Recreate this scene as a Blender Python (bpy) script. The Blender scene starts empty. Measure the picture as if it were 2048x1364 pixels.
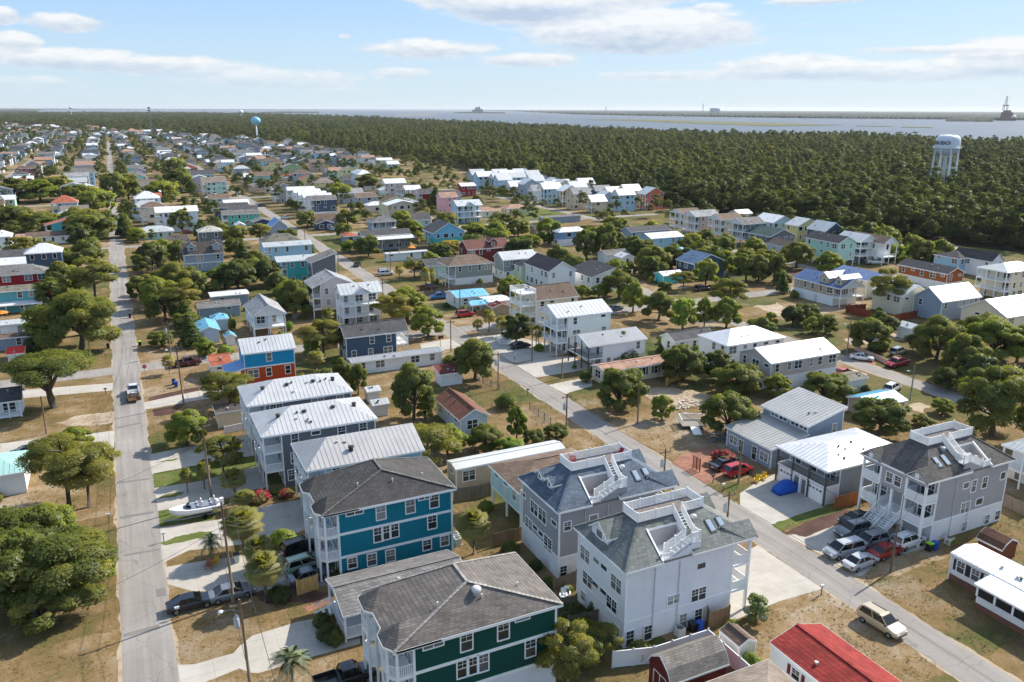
import bpy, math, random
import numpy as np
SC=bpy.context.scene; COL=SC.collection; R=math.radians
# ---------------------------------------------------------------- camera (drone, 50 m up, 16 deg down, looking between +Y and +X)
FPX=1620.0; HCAM=50.0; YAW,PITCH,ROLL=R(25.8),R(16.0),R(0.2)
cy_,sy_,cp_,sp_=math.cos(YAW),math.sin(YAW),math.cos(PITCH),math.sin(PITCH)
FW=np.array([sy_*cp_,cy_*cp_,-sp_]); RT=np.array([cy_,-sy_,0.]); UP=np.cross(RT,FW)
RT,UP=math.cos(ROLL)*RT+math.sin(ROLL)*UP, -math.sin(ROLL)*RT+math.cos(ROLL)*UP
cam=bpy.data.objects.new('camera',bpy.data.cameras.new('camera')); COL.objects.link(cam)
cam.data.sensor_width=36; cam.data.lens=36*FPX/2048; cam.data.clip_end=90000; cam.data.clip_start=.5
from mathutils import Matrix, Vector
M=Matrix(((RT[0],UP[0],-FW[0],0),(RT[1],UP[1],-FW[1],0),(RT[2],UP[2],-FW[2],HCAM),(0,0,0,1))); cam.matrix_world=M
SC.camera=cam
# ---------------------------------------------------------------- sun, sky, exposure
SUN_EL,SUN_AZ=R(39),math.atan2(.978,.21)          # azimuth measured from +Y towards +X
SUND=Vector((math.sin(SUN_AZ)*math.cos(SUN_EL),math.cos(SUN_AZ)*math.cos(SUN_EL),math.sin(SUN_EL)))
sl=bpy.data.lights.new('sun','SUN'); sl.energy=4.0; sl.angle=R(.5); sl.color=(1,.93,.82)
so=bpy.data.objects.new('sun',sl); COL.objects.link(so); so.rotation_euler=SUND.to_track_quat('Z','Y').to_euler()
SC.view_settings.view_transform='Standard'; SC.view_settings.look='None'; SC.view_settings.gamma=1; SC.view_settings.exposure=EXPO=0.76
SC.view_settings.use_curve_mapping=False
try:
    SC.cycles.max_bounces=6; SC.cycles.diffuse_bounces=4; SC.cycles.glossy_bounces=2; SC.cycles.transmission_bounces=2
    SC.cycles.transparent_max_bounces=6; SC.cycles.volume_bounces=0; SC.cycles.use_denoising=True
    SC.cycles.use_adaptive_sampling=True; SC.cycles.adaptive_threshold=.02; SC.cycles.caustics_reflective=False; SC.cycles.caustics_refractive=False
except Exception: pass
W_=bpy.data.worlds.new('World'); SC.world=W_; W_.cycles.sampling_method='MANUAL'; W_.cycles.sample_map_resolution=512; W_.use_nodes=True
def pdir(px,py):
    d=RT*((px-1024)/FPX)-UP*((py-682)/FPX)+FW; return d/np.linalg.norm(d)
class NT:
    """small helper around a node tree"""
    def __init__(s,t): s.t=t; t.nodes.clear()
    def n(s,ty,ins=None,**at):
        o=s.t.nodes.new(ty)
        for k,v in at.items(): setattr(o,k,v)
        for k,v in (ins or {}).items():
            if isinstance(v,bpy.types.NodeSocket): s.t.links.new(v,o.inputs[k])
            else: o.inputs[k].default_value=v
        return o
    def m(s,op,a,b=0.0,c=None,clamp=False):
        o=s.t.nodes.new('ShaderNodeMath'); o.operation=op; o.use_clamp=clamp
        for i,v in enumerate((a,b) if c is None else (a,b,c)):
            if isinstance(v,bpy.types.NodeSocket): s.t.links.new(v,o.inputs[i])
            else: o.inputs[i].default_value=v
        return o.outputs[0]
    def mix(s,f,a,b,mode='MIX'):
        o=s.t.nodes.new('ShaderNodeMix'); o.data_type='RGBA'; o.blend_type=mode
        for i,v in ((0,f),(6,a),(7,b)):
            if isinstance(v,bpy.types.NodeSocket): s.t.links.new(v,o.inputs[i])
            else: o.inputs[i].default_value=v if i==0 else (*v[:3],1)
        return o.outputs[2]
    def ramp(s,f,stops,interp='LINEAR'):
        o=s.t.nodes.new('ShaderNodeValToRGB'); o.color_ramp.interpolation=interp; s.t.links.new(f,o.inputs[0])
        e=o.color_ramp.elements
        while len(e)<len(stops): e.new(.5)
        for k,(p,c) in zip(e,stops): k.position=p; k.color=(*c,1) if len(c)==3 else c
        return o.outputs[0]
    def noise(s,vec,scale,detail=4,rough=.55,dist=0.):
        o=s.n('ShaderNodeTexNoise',{'Scale':scale,'Detail':detail,'Roughness':rough,'Distortion':dist})
        if vec is not None: s.t.links.new(vec,o.inputs['Vector'])
        return o.outputs[0]
def build_world():
    w=NT(W_.node_tree)
    sky=w.n('ShaderNodeTexSky',sky_type='NISHITA',sun_disc=False,sun_elevation=SUN_EL,sun_rotation=SUN_AZ,altitude=0,air_density=1.0,dust_density=.6,ozone_density=1.4)
    tc=w.n('ShaderNodeTexCoord'); sp=w.n('ShaderNodeSeparateXYZ',{0:tc.outputs['Generated']})
    X,Y,Zz=sp.outputs
    az=w.m('ARCTAN2',X,Y); el=w.m('ARCSINE',Zz)
    # soft cumulus fields: noise in (azimuth, stretched elevation), with the large clouds of the photograph as blobs
    v=w.n('ShaderNodeCombineXYZ',{0:w.m('MULTIPLY',az,14.),1:w.m('MULTIPLY',el,46.),2:0.}).outputs[0]
    n1=w.noise(v,1.0,8,.62,.15)
    vf=w.n('ShaderNodeCombineXYZ',{0:w.m('MULTIPLY',az,14.),1:w.m('MULTIPLY',el,40.),2:3.7}).outputs[0]
    n2=w.noise(vf,3.2,6,.6)
    nn=w.m('ADD',w.m('MULTIPLY',w.m('SUBTRACT',n1,.5),3.4),w.m('MULTIPLY',w.m('SUBTRACT',n2,.5),1.6))
    blobs=[(1090,2,260,34,1.),(1270,62,240,46,1.),(1060,18,170,34,.9),(860,98,150,22,.75),(1060,120,110,16,.7),(800,146,70,14,.7),(1590,132,170,26,.8),(1800,142,300,24,.75),
      (2030,110,120,36,.9),(1900,98,220,10,.6),(1450,150,330,16,.45),(130,45,70,20,.7),(35,85,40,20,.95),(5,30,30,16,.8),(130,118,190,22,.8),(330,132,190,22,.75),(540,158,230,22,.7),
      (60,165,110,18,.55),(1620,2,90,8,.9),(1610,50,20,5,.5),(1420,15,60,12,.4),(680,182,120,8,.5),(180,190,60,6,.5),(1280,150,180,10,.35),(690,72,16,6,.5)]
    mask=None; shade=None
    for (px,py,rx,ry,st) in blobs:
        d=pdir(px,py); a0=math.atan2(d[0],d[1]); e0=math.asin(d[2]); ra=rx/FPX*1.02; re=ry/FPX
        da=w.m('DIVIDE',w.m('SUBTRACT',az,a0),ra); de=w.m('DIVIDE',w.m('SUBTRACT',el,e0),re)
        q=w.m('SUBTRACT',1.,w.m('ADD',w.m('MULTIPLY',da,da),w.m('MULTIPLY',de,de)))
        q=w.m('MULTIPLY',w.m('MAXIMUM',q,-3.),1.1)
        q=w.m('ADD',q,st-.9)
        mask=q if mask is None else w.m('MAXIMUM',mask,q)
        s_=w.m('MULTIPLY',w.m('MAXIMUM',q,0.),de); shade=s_ if shade is None else w.m('ADD',shade,s_)
    # scattered cloud everywhere else in the dome
    gen=w.m('SUBTRACT',w.m('MULTIPLY',w.noise(v,.35,5,.6),3.),1.75)
    hi=w.m('MULTIPLY',w.m('SUBTRACT',el,.15),12.,clamp=True)
    mask=w.m('MAXIMUM',mask,w.m('SUBTRACT',w.m('MULTIPLY',w.m('ADD',gen,.2),hi),w.m('MULTIPLY',w.m('SUBTRACT',1.,hi),2.)))
    dens=w.m('ADD',w.m('MULTIPLY',mask,1.6),w.m('MULTIPLY',nn,.85))
    cov=w.n('ShaderNodeMapRange',{0:dens,1:-.12,2:.98},interpolation_type='SMOOTHSTEP').outputs[0]
    cov=w.m('MULTIPLY',cov,w.n('ShaderNodeMapRange',{0:el,1:.004,2:.05}).outputs[0])
    thick=w.n('ShaderNodeMapRange',{0:dens,1:.3,2:2.6}).outputs[0]
    up=w.n('ShaderNodeMapRange',{0:w.m('ADD',shade,w.m('MULTIPLY',w.m('SUBTRACT',n2,.5),1.3)),1:-.6,2:.35}).outputs[0]
    ccol=w.mix(up,(.31,.37,.46),(.59,.59,.585))
    skyc=w.n('ShaderNodeVectorMath',{0:sky.outputs[0],1:(SKY_S*1.06,SKY_S*1.02,SKY_S*.95)},operation='MULTIPLY').outputs[0]
    # layer of sea air low over the horizon, the same all round
    aer=w.ramp(w.n('ShaderNodeMapRange',{0:el,1:0.,2:.16}).outputs[0],[(0,(.385,.47,.52)),(.2,(.335,.445,.535)),(.8,(.20,.345,.565)),(1,(.19,.335,.56))])
    wt=w.ramp(w.n('ShaderNodeMapRange',{0:el,1:0.,2:.5}).outputs[0],[(0,(.95,)*3),(.3,(.85,)*3),(1,(0,)*3)])
    skyc=w.mix(wt,skyc,aer)
    col=w.mix(w.m('MULTIPLY',cov,.86),skyc,ccol)
    bg=w.n('ShaderNodeBackground',{'Color':col,'Strength':1.0}); o=w.n('ShaderNodeOutputWorld',{0:bg.outputs[0]})
SKY_S=.15
build_world()
# ---------------------------------------------------------------- pixel helpers: a pixel gives a direction, the height z of what it touches gives the distance
ZR=dict(A1=(0,180,4),A2=(512,180,4),A3=(1024,180,4),A4=(1536,180,4),B1=(0,420,4.5475),B2=(380,420,4.5475),B3=(760,420,4.5475),B4=(1140,420,4.5475),B5=(1500,420,3.737),
C1=(0,680,4.0125),C2=(400,640,4.0125),C3=(780,640,4.0125),C4=(1140,640,4.011),C5=(1560,640,4.0123),D1=(0,980,3.553),D2=(300,900,2.94),D3=(640,880,2.817),D4=(1020,860,3.1),
D5=(1480,820,3.59),D6=(1240,1100,5.12),D7=(1600,1040,4.21),F=(0,0,1),E1=(300,380,7.577),E2=(0,440,4.87),E3=(500,360,7.877),E4=(560,490,8.025),E5=(960,480,6.2),E6=(1300,390,5.389))
def W(K,x,y,z=0.):
    a,b,s=ZR[K]; d=RT*((a+x/s-1024)/FPX)-UP*((b+y/s-682)/FPX)+FW; t=(z-HCAM)/d[2]
    return float(d[0]*t),float(d[1]*t)
def topix(x,y,z=0.):
    q=np.array((x,y,z-HCAM)); zc=q@FW; return 1024+FPX*(q@RT)/zc, 682-FPX*(q@UP)/zc
def inview(x,y,z=0,mx=60,my=60):
    q=np.array((x,y,z-HCAM)); zc=q@FW
    if zc<5: return False
    u,v=1024+FPX*(q@RT)/zc, 682-FPX*(q@UP)/zc
    return -mx<u<2048+mx and v<1364+my
# ---------------------------------------------------------------- mesh builder
class MB:
    def __init__(s): s.v=[]; s.f=[]
    def poly(s,pts):
        n=len(s.v); s.v+=[tuple(p) for p in pts]; s.f.append(tuple(range(n,n+len(pts)))); return s
    def box(s,x0,y0,z0,x1,y1,z1):
        n=len(s.v); s.v+=[(x0,y0,z0),(x1,y0,z0),(x1,y1,z0),(x0,y1,z0),(x0,y0,z1),(x1,y0,z1),(x1,y1,z1),(x0,y1,z1)]
        s.f+=[tuple(n+i for i in q) for q in ((0,3,2,1),(4,5,6,7),(0,1,5,4),(1,2,6,5),(2,3,7,6),(3,0,4,7))]; return s
    def bar(s,a,b,w,t=None,up=(0,0,1)):
        """rectangular bar between two points"""
        a=Vector(a); b=Vector(b); d=(b-a).normalized(); u=Vector(up)
        sd=d.cross(u)
        if sd.length<1e-4: sd=d.cross(Vector((1,0,0)))
        sd.normalize(); u=sd.cross(d); t=t or w; n=len(s.v)
        for p in (a,b):
            for i,j in ((-1,-1),(1,-1),(1,1),(-1,1)): s.v.append(tuple(p+sd*(i*w/2)+u*(j*t/2)))
        s.f+=[(n,n+3,n+2,n+1),(n+4,n+5,n+6,n+7)]+[(n+i,n+(i+1)%4,n+4+(i+1)%4,n+4+i) for i in range(4)]; return s
    def tube(s,pts,rad,seg=6,cap=True):
        n=len(s.v); m=len(pts); pts=[Vector(p) for p in pts]
        if not hasattr(rad,'__len__'): rad=[rad]*m
        for i,p in enumerate(pts):
            d=(pts[min(i+1,m-1)]-pts[max(i-1,0)]).normalized(); a=d.cross(Vector((0,0,1)))
            if a.length<.05: a=d.cross(Vector((1,0,0)))
            a.normalize(); b=d.cross(a)
            for k in range(seg):
                t=2*math.pi*k/seg; s.v.append(tuple(p+a*(rad[i]*math.cos(t))+b*(rad[i]*math.sin(t))))
        for i in range(m-1):
            for k in range(seg): s.f.append((n+i*seg+k,n+i*seg+(k+1)%seg,n+(i+1)*seg+(k+1)%seg,n+(i+1)*seg+k))
        if cap: s.f+=[tuple(n+k for k in range(seg)),tuple(n+(m-1)*seg+k for k in reversed(range(seg)))]
        return s
    def lathe(s,prof,seg=16,c=(0,0)):
        """prof: list of (r,z)"""
        n=len(s.v)
        for r,z in prof:
            for k in range(seg): t=2*math.pi*k/seg; s.v.append((c[0]+r*math.cos(t),c[1]+r*math.sin(t),z))
        for i in range(len(prof)-1):
            for k in range(seg): s.f.append((n+i*seg+k,n+i*seg+(k+1)%seg,n+(i+1)*seg+(k+1)%seg,n+(i+1)*seg+k))
        s.f+=[tuple(n+k for k in reversed(range(seg))),tuple(n+(len(prof)-1)*seg+k for k in range(seg))]; return s
    def prism(s,pts,z0,z1):
        n=len(s.v); m=len(pts); s.v+=[(p[0],p[1],z0) for p in pts]+[(p[0],p[1],z1) for p in pts]
        s.f+=[tuple(range(n+m-1,n-1,-1)),tuple(range(n+m,n+2*m))]+[(n+i,n+(i+1)%m,n+m+(i+1)%m,n+m+i) for i in range(m)]; return s
    def mesh(s,name,mat=None,org=(0,0,0),smooth=False):
        me=bpy.data.meshes.new(name); ox,oy,oz=org
        me.from_pydata([(x-ox,y-oy,z-oz) for x,y,z in s.v],[],s.f)
        if mat: me.materials.append(mat)
        if smooth: me.polygons.foreach_set('use_smooth',[True]*len(me.polygons))
        return me
def ob(name,me,parent=None,loc=None,rz=0.):
    o=bpy.data.objects.new(name,me); COL.objects.link(o)
    if parent: o.parent=parent
    if loc is not None: o.location=loc
    if rz: o.rotation_euler=(0,0,rz)
    return o
def tag(o,label=None,cat=None,group=None,kind=None):
    if label: o['label']=label
    if cat: o['category']=cat
    if group: o['group']=group
    if kind: o['kind']=kind
    return o
def empty(name,label,cat,loc,rz=0.,group=None):
    o=ob(name,None,None,loc,rz); o.empty_display_size=.3; return tag(o,label,cat,group)
def copy_tree(o,parent=None):
    c=o.copy(); COL.objects.link(c); c.parent=parent
    for ch in o.children: copy_tree(ch,c)
    return c
# ---------------------------------------------------------------- materials (all procedural)
def s2l(c): return tuple(((v/255)/12.92 if v/255<=.04045 else ((v/255+.055)/1.055)**2.4) for v in c)
MC={}
def newmat(key):
    m=bpy.data.materials.new(key); m.use_nodes=True; MC[key]=m; return m,NT(m.node_tree)
def fin(t,col,rough=.6,spec=.3,bump=None,bd=.02,bs=.4,metal=0.,**ins):
    d={'Base Color':col if isinstance(col,bpy.types.NodeSocket) else (*col[:3],1),'Roughness':rough,'Specular IOR Level':spec,'Metallic':metal}; d.update(ins)
    if bump is not None: d['Normal']=t.n('ShaderNodeBump',{'Height':bump,'Distance':bd,'Strength':bs}).outputs[0]
    p=t.n('ShaderNodeBsdfPrincipled',d); t.n('ShaderNodeOutputMaterial',{0:p.outputs[0]}); return p
def geo(t):
    g=t.n('ShaderNodeNewGeometry'); return g.outputs['Position']
def xyz(t,v): return t.n('ShaderNodeSeparateXYZ',{0:v}).outputs
def tone(t,v,col,amt=.18,sc=.5,dirt=.35):
    """base colour with slow mottling, fine grain and vertical weather streaks"""
    a=t.noise(v,sc,5,.6); b=t.noise(v,sc*14,3,.6)
    q=t.m('ADD',t.m('MULTIPLY',t.m('SUBTRACT',a,.5),amt*2),t.m('MULTIPLY',t.m('SUBTRACT',b,.5),amt))
    f=t.m('ADD',q,1.)
    return t.n('ShaderNodeVectorMath',{0:(*col,),3:f},operation='SCALE').outputs[0]
def siding(c,vert=False):
    k='siding_%d_%d_%d'%c+('v' if vert else '')
    if k in MC: return MC[k]
    m,t=newmat(k); v=geo(t); X,Y,Zz=xyz(t,v)
    if vert: w_=t.m('FRACT',t.m('MULTIPLY',t.m('ADD',X,Y),3.3))
    else: w_=t.m('FRACT',t.m('MULTIPLY',Zz,5.6))
    st=t.n('ShaderNodeVectorMath',{0:v,1:(1.6,1.6,.12)},operation='MULTIPLY').outputs[0]
    str_=t.noise(st,1.,4,.6)
    base=tone(t,v,s2l(c),.13,.3)
    low=t.n('ShaderNodeMapRange',{0:str_,1:.5,2:.8,3:1.,4:.94}).outputs[0]
    col=t.n('ShaderNodeVectorMath',{0:base,3:low},operation='SCALE').outputs[0]
    ln=t.n('ShaderNodeMapRange',{0:w_,1:.86,2:.95,3:1.,4:.80}).outputs[0]; col=t.n('ShaderNodeVectorMath',{0:col,3:ln},operation='SCALE').outputs[0]
    fin(t,col,.62,.25,bump=w_,bd=.02,bs=.7); return m
def paint(c,rough=.5,amt=.07):
    k='paint_%d_%d_%d_%d'%(*c,int(rough*100))
    if k in MC: return MC[k]
    m,t=newmat(k); v=geo(t); fin(t,tone(t,v,s2l(c),amt,.8),rough,.3); return m
def shingle(c):
    k='shingle_%d_%d_%d'%c
    if k in MC: return MC[k]
    m,t=newmat(k); v=geo(t); X,Y,Zz=xyz(t,v)
    vec=t.n('ShaderNodeCombineXYZ',{0:t.m('ADD',X,t.m('MULTIPLY',Y,1.03)),1:t.m('MULTIPLY',Zz,2.1),2:0.}).outputs[0]
    br=t.n('ShaderNodeTexBrick',{'Vector':vec,'Color1':(.80,.80,.80,1),'Color2':(1.2,1.2,1.2,1),'Mortar':(.55,.55,.55,1),'Scale':1.,'Mortar Size':.022,'Brick Width':.52,'Row Height':.26,'Bias':0.},offset=.5)
    base=tone(t,v,s2l(c),.24,.22)
    st=t.n('ShaderNodeVectorMath',{0:v,1:(.9,.9,.2)},operation='MULTIPLY').outputs[0]
    ag=t.n('ShaderNodeMapRange',{0:t.noise(st,.6,5,.65),1:.35,2:.7,3:.82,4:1.18}).outputs[0]
    col=t.mix(1.,base,br.outputs[0],'MULTIPLY')
    col=t.n('ShaderNodeVectorMath',{0:col,3:ag},operation='SCALE').outputs[0]
    fin(t,col,.85,.2,bump=br.outputs[1],bd=.012,bs=.4); return m
def metalroof(c):
    k='metal_%d_%d_%d'%c
    if k in MC: return MC[k]
    m,t=newmat(k); v=geo(t)
    st=t.n('ShaderNodeVectorMath',{0:v,1:(.5,.5,.15)},operation='MULTIPLY').outputs[0]
    base=tone(t,v,s2l(c),.07,.3); ag=t.n('ShaderNodeMapRange',{0:t.noise(st,1.,5,.6),1:.3,2:.75,3:1.06,4:.86}).outputs[0]
    col=t.n('ShaderNodeVectorMath',{0:base,3:ag},operation='SCALE').outputs[0]
    fin(t,col,.42,.5,metal=.12,bump=t.noise(v,.9,2),bd=.02,bs=.15); return m
def glass():
    if 'window_glass' in MC: return MC['window_glass']
    m,t=newmat('window_glass'); oi=t.n('ShaderNodeObjectInfo').outputs['Random']
    v=geo(t); X,Y,Zz=xyz(t,v)
    bl=t.m('GREATER_THAN',oi,.55)       # some windows have pale blinds behind the glass
    sl_=t.m('ADD',t.m('MULTIPLY',t.m('FRACT',t.m('MULTIPLY',Zz,14.)),.25),.75)
    blc=t.n('ShaderNodeVectorMath',{0:t.ramp(oi,[(.55,(.10,.11,.115)),(.8,(.22,.225,.22)),(1,(.36,.35,.32))]),3:sl_},operation='SCALE').outputs[0]
    col=t.mix(bl,t.ramp(oi,[(0,(.012,.016,.02)),(.6,(.05,.06,.065))]),blc)
    fin(t,col,.06,.7); return m
def wood(c,sc=1.):
    k='wood_%d_%d_%d'%c
    if k in MC: return MC[k]
    m,t=newmat(k); v=geo(t); oi=t.n('ShaderNodeObjectInfo').outputs['Random']
    st=t.n('ShaderNodeVectorMath',{0:v,1:(7,7,.6)},operation='MULTIPLY').outputs[0]
    f=t.n('ShaderNodeMapRange',{0:t.noise(st,1.,4,.6),1:.25,2:.75,3:.6,4:1.3}).outputs[0]
    f=t.m('MULTIPLY',f,t.m('ADD',.82,t.m('MULTIPLY',oi,.36)))
    fin(t,t.n('ShaderNodeVectorMath',{0:s2l(c),3:f},operation='SCALE').outputs[0],.8,.2); return m
def simple(key,c,rough=.5,spec=.4,metal=0.,lin=False,**ins):
    if key in MC: return MC[key]
    m,t=newmat(key); v=geo(t); fin(t,tone(t,v,c if lin else s2l(c),.06,1.5),rough,spec,metal=metal,**ins); return m
def carpaint(c):
    k='car_paint_%d_%d_%d'%c
    if k in MC: return MC[k]
    m,t=newmat(k); v=geo(t); fin(t,tone(t,v,s2l(c),.05,2.),.28,.5,metal=.25,**{'Coat Weight':.6,'Coat Roughness':.06}); return m
WHITE=(242,242,240)
WALL=dict(cyan=(26,150,196),orange=(196,78,30),slate=(74,92,112),white=(238,240,240),offwhite=(234,236,228),paleblue=(196,214,228),cream=(232,221,192),pinktan=(203,186,178),
 palegreen=(214,232,196),grey=(150,158,162),red=(120,48,44),sage=(152,160,152),mint=(178,218,206),skyblue=(120,190,226),greyblue=(150,166,182),mintgreen=(92,190,168),navy=(58,74,104),
 lightblue=(168,206,226),teal=(72,178,176),darkgrey=(116,120,124),blush=(222,206,200),crimson=(160,32,46),tealgrey=(96,168,172),tan=(186,170,148),rust=(168,96,50),yellow=(226,214,150),
 turq=(96,206,206),denim=(126,158,206),brown=(128,78,52),aqua=(150,214,212),pink=(232,170,180),coral=(226,120,92),green=(140,180,130),lilac=(190,180,205),sand=(210,196,168))
ROOF=dict(charcoal=(88,88,90),midgrey=(122,120,118),lightgrey=(160,160,160),brown=(124,106,92),brownold=(112,96,84),redbrown=(118,64,58),redshingle=(122,84,76),black=(58,60,66),
 olive=(120,116,104),charbrown=(92,84,80),pale=(186,182,172),greenroof=(62,84,82),blueshingle=(84,110,140),terracotta=(176,104,80),pinkroof=(176,140,122),redroof=(222,60,48),taupe=(140,128,116),brownred=(128,88,72),redsh=(150,58,53))
METAL=dict(mwhite=(198,200,200),mgrey=(158,160,162),mbright=(224,225,226),mblue=(84,140,196),mcyan=(122,190,216),maqua=(168,208,200),mnavy=(82,106,146),mpale=(186,190,190),mred=(200,58,52))
def roofmat(r): return (metalroof(METAL[r]),1) if r in METAL else (shingle(ROOF[r]),0)
# ---------------------------------------------------------------- ground, streets, paving, river, far shore
def mat_grass():
    m,t=newmat('dry_lawn'); v=geo(t)
    big=t.noise(v,.045,5,.6,.4); mid=t.noise(v,.25,6,.65,.3); fine=t.noise(v,2.6,6,.7); vf=t.noise(v,9.,4,.7)
    f=t.m('ADD',t.m('MULTIPLY',big,.62),t.m('ADD',t.m('MULTIPLY',mid,.48),t.m('MULTIPLY',fine,.34))); f=t.m('SUBTRACT',f,.13)
    X,Y,_z=xyz(t,v); wb=t.m('MULTIPLY',t.m('SUBTRACT',mid,.5),2.5)
    cell=t.n('ShaderNodeCombineXYZ',{0:t.m('FLOOR',t.m('DIVIDE',t.m('ADD',t.m('ADD',X,2.4),wb),22.9)),1:t.m('FLOOR',t.m('DIVIDE',t.m('ADD',Y,wb),13.3)),2:0.}).outputs[0]
    wn=t.n('ShaderNodeTexWhiteNoise',{'Vector':cell},noise_dimensions='3D').outputs[0]
    f=t.m('ADD',f,t.m('MULTIPLY',t.m('SUBTRACT',wn,.5),.21))     # every yard is kept differently
    c=t.ramp(f,[(.36,(0.0484,0.0706,0.0184)),(.46,(0.0911,0.1029,0.0299)),(.54,(0.1442,0.1156,0.0460)),(.62,(0.2093,0.1392,0.0621)),(.71,(0.2790,0.2009,0.1127)),(.82,(0.3720,0.3136,0.2415))])
    pt=t.n('ShaderNodeMapRange',{0:t.noise(v,.11,6,.7,.8),1:.56,2:.68,3:0.,4:.75}).outputs[0]; c=t.mix(pt,c,(.30,.245,.175))
    lt=t.n('ShaderNodeMapRange',{0:t.noise(v,.16,6,.7,.5),1:.60,2:.72,3:0.,4:.7}).outputs[0]; c=t.mix(lt,c,(.085,.060,.034))
    g=t.n('ShaderNodeMapRange',{0:vf,1:.25,2:.75,3:.5,4:1.45}).outputs[0]
    c=t.n('ShaderNodeVectorMath',{0:c,3:g},operation='SCALE').outputs[0]
    fin(t,c,.95,.1,bump=t.noise(v,5.,5,.7),bd=.08,bs=.7); return m
def mat_lawn():
    m,t=newmat('green_lawn'); v=geo(t); f=t.m('ADD',t.m('MULTIPLY',t.noise(v,.4,5,.6),.6),t.m('MULTIPLY',t.noise(v,4.,5,.7),.4))
    fin(t,t.ramp(f,[(.3,(.055,.085,.02)),(.5,(.11,.14,.035)),(.7,(.20,.19,.07))]),.95,.1,bump=t.noise(v,6.,5,.7),bd=.06,bs=.7); return m
def mat_asphalt():
    m,t=newmat('asphalt'); v=geo(t); X,Y,Zz=xyz(t,v)
    a=t.noise(v,.12,4,.6); b=t.noise(v,14.,4,.7); st=t.n('ShaderNodeVectorMath',{0:v,1:(1.6,.05,1)},operation='MULTIPLY').outputs[0]; s_=t.noise(st,1.,4,.6)
    f=t.m('ADD',t.m('MULTIPLY',a,.3),t.m('ADD',t.m('MULTIPLY',b,.3),t.m('MULTIPLY',s_,.4)))
    c=t.ramp(f,[(.36,(.205,.188,.170)),(.5,(.285,.263,.240)),(.64,(.36,.338,.312))])
    vo=t.n('ShaderNodeTexVoronoi',{'Vector':t.n('ShaderNodeVectorMath',{0:v,1:t.n('ShaderNodeTexNoise',{'Vector':v,'Scale':.8,'Detail':4.}).outputs[1]},operation='ADD').outputs[0],'Scale':.22},feature='DISTANCE_TO_EDGE')
    cr=t.n('ShaderNodeMapRange',{0:vo.outputs[0],1:0.,2:.012,3:.72,4:1.}).outputs[0]
    c=t.n('ShaderNodeVectorMath',{0:c,3:cr},operation='SCALE').outputs[0]
    fin(t,c,.9,.15,bump=b,bd=.01,bs=.5); return m
def mat_concrete(key,ramp,slab=True):
    m,t=newmat(key); v=geo(t); X,Y,Zz=xyz(t,v)
    f=t.m('ADD',t.m('MULTIPLY',t.noise(v,.35,6,.65),.7),t.m('MULTIPLY',t.noise(v,7.,4,.7),.3))
    c=t.ramp(f,ramp)
    if slab:
        j=t.m('MINIMUM',t.m('PINGPONG',X,1.5),t.m('PINGPONG',Y,1.5)); jm=t.n('ShaderNodeMapRange',{0:j,1:.012,2:.03,3:.72,4:1.}).outputs[0]
        c=t.n('ShaderNodeVectorMath',{0:c,3:jm},operation='SCALE').outputs[0]
    fin(t,c,.85,.2,bump=t.noise(v,9.,3),bd=.01,bs=.3); return m
GR=mat_grass(); LAWN=mat_lawn(); ASPH=mat_asphalt()
CONC=mat_concrete('concrete',[(.3,(.34,.315,.275)),(.5,(.44,.41,.36)),(.72,(.52,.49,.44))])
SAND=mat_concrete('bare_sand',[(.3,(.24,.17,.10)),(.5,(.38,.30,.21)),(.7,(.50,.43,.34))],False)
MULCH=mat_concrete('mulch',[(.3,(.045,.022,.016)),(.5,(.085,.045,.033)),(.7,(.14,.085,.06))],False)
PATCH=mat_concrete('asphalt_patch',[(.3,(.15,.145,.135)),(.5,(.19,.183,.172)),(.7,(.23,.22,.21))],False)
def mat_brickpave():
    m,t=newmat('brick_paving'); v=geo(t)
    br=t.n('ShaderNodeTexBrick',{'Vector':v,'Color1':(.36,.17,.11,1),'Color2':(.26,.12,.08,1),'Mortar':(.2,.15,.12,1),'Scale':1.,'Mortar Size':.012,'Brick Width':.4,'Row Height':.2})
    fin(t,t.mix(1.,br.outputs[0],t.ramp(t.noise(v,.6,5),[(.3,(.7,.7,.7)),(.7,(1.3,1.25,1.2))]),'MULTIPLY'),.85,.2); return m
BRICKP=mat_brickpave()
def mat_water():
    m,t=newmat('river_water'); v=geo(t)
    st=t.n('ShaderNodeVectorMath',{0:v,1:(.02,.05,1)},operation='MULTIPLY').outputs[0]
    c=t.ramp(t.noise(st,.12,5,.6),[(.35,(.085,.10,.125)),(.65,(.12,.138,.16))])
    fin(t,c,.38,.08,bump=t.noise(st,1.6,6,.65),bd=1.5,bs=.7); return m
def mat_woods(key,ramp,sc=.02):
    m,t=newmat(key); v=geo(t); f=t.m('ADD',t.m('MULTIPLY',t.noise(v,sc,6,.7),.7),t.m('MULTIPLY',t.noise(v,sc*.12,3),.3))
    fin(t,t.ramp(f,ramp),.95,.1,bump=t.noise(v,sc*3,4),bd=4.,bs=.8); return m
FLOOR=mat_woods('woodland_floor',[(.3,(.018,.022,.010)),(.5,(.05,.045,.022)),(.7,(.13,.10,.055))],.12)
def sheet(name,pts,z,mat,kind='structure',label=None,cat=None):
    me=bpy.data.meshes.new(name); me.from_pydata([(x,y,z) for x,y in pts],[],[tuple(range(len(pts)))]); me.materials.append(mat)
    n=me.polygons[0].normal
    if n.z<0: me.flip_normals()
    o=ob(name,me); o['kind']=kind
    return o
def disc(name,r,z,mat,n=96):
    return sheet(name,[(r*math.cos(2*math.pi*i/n),r*math.sin(2*math.pi*i/n)) for i in range(n)],z,mat)
disc('ground',30000,0,GR)
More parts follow.
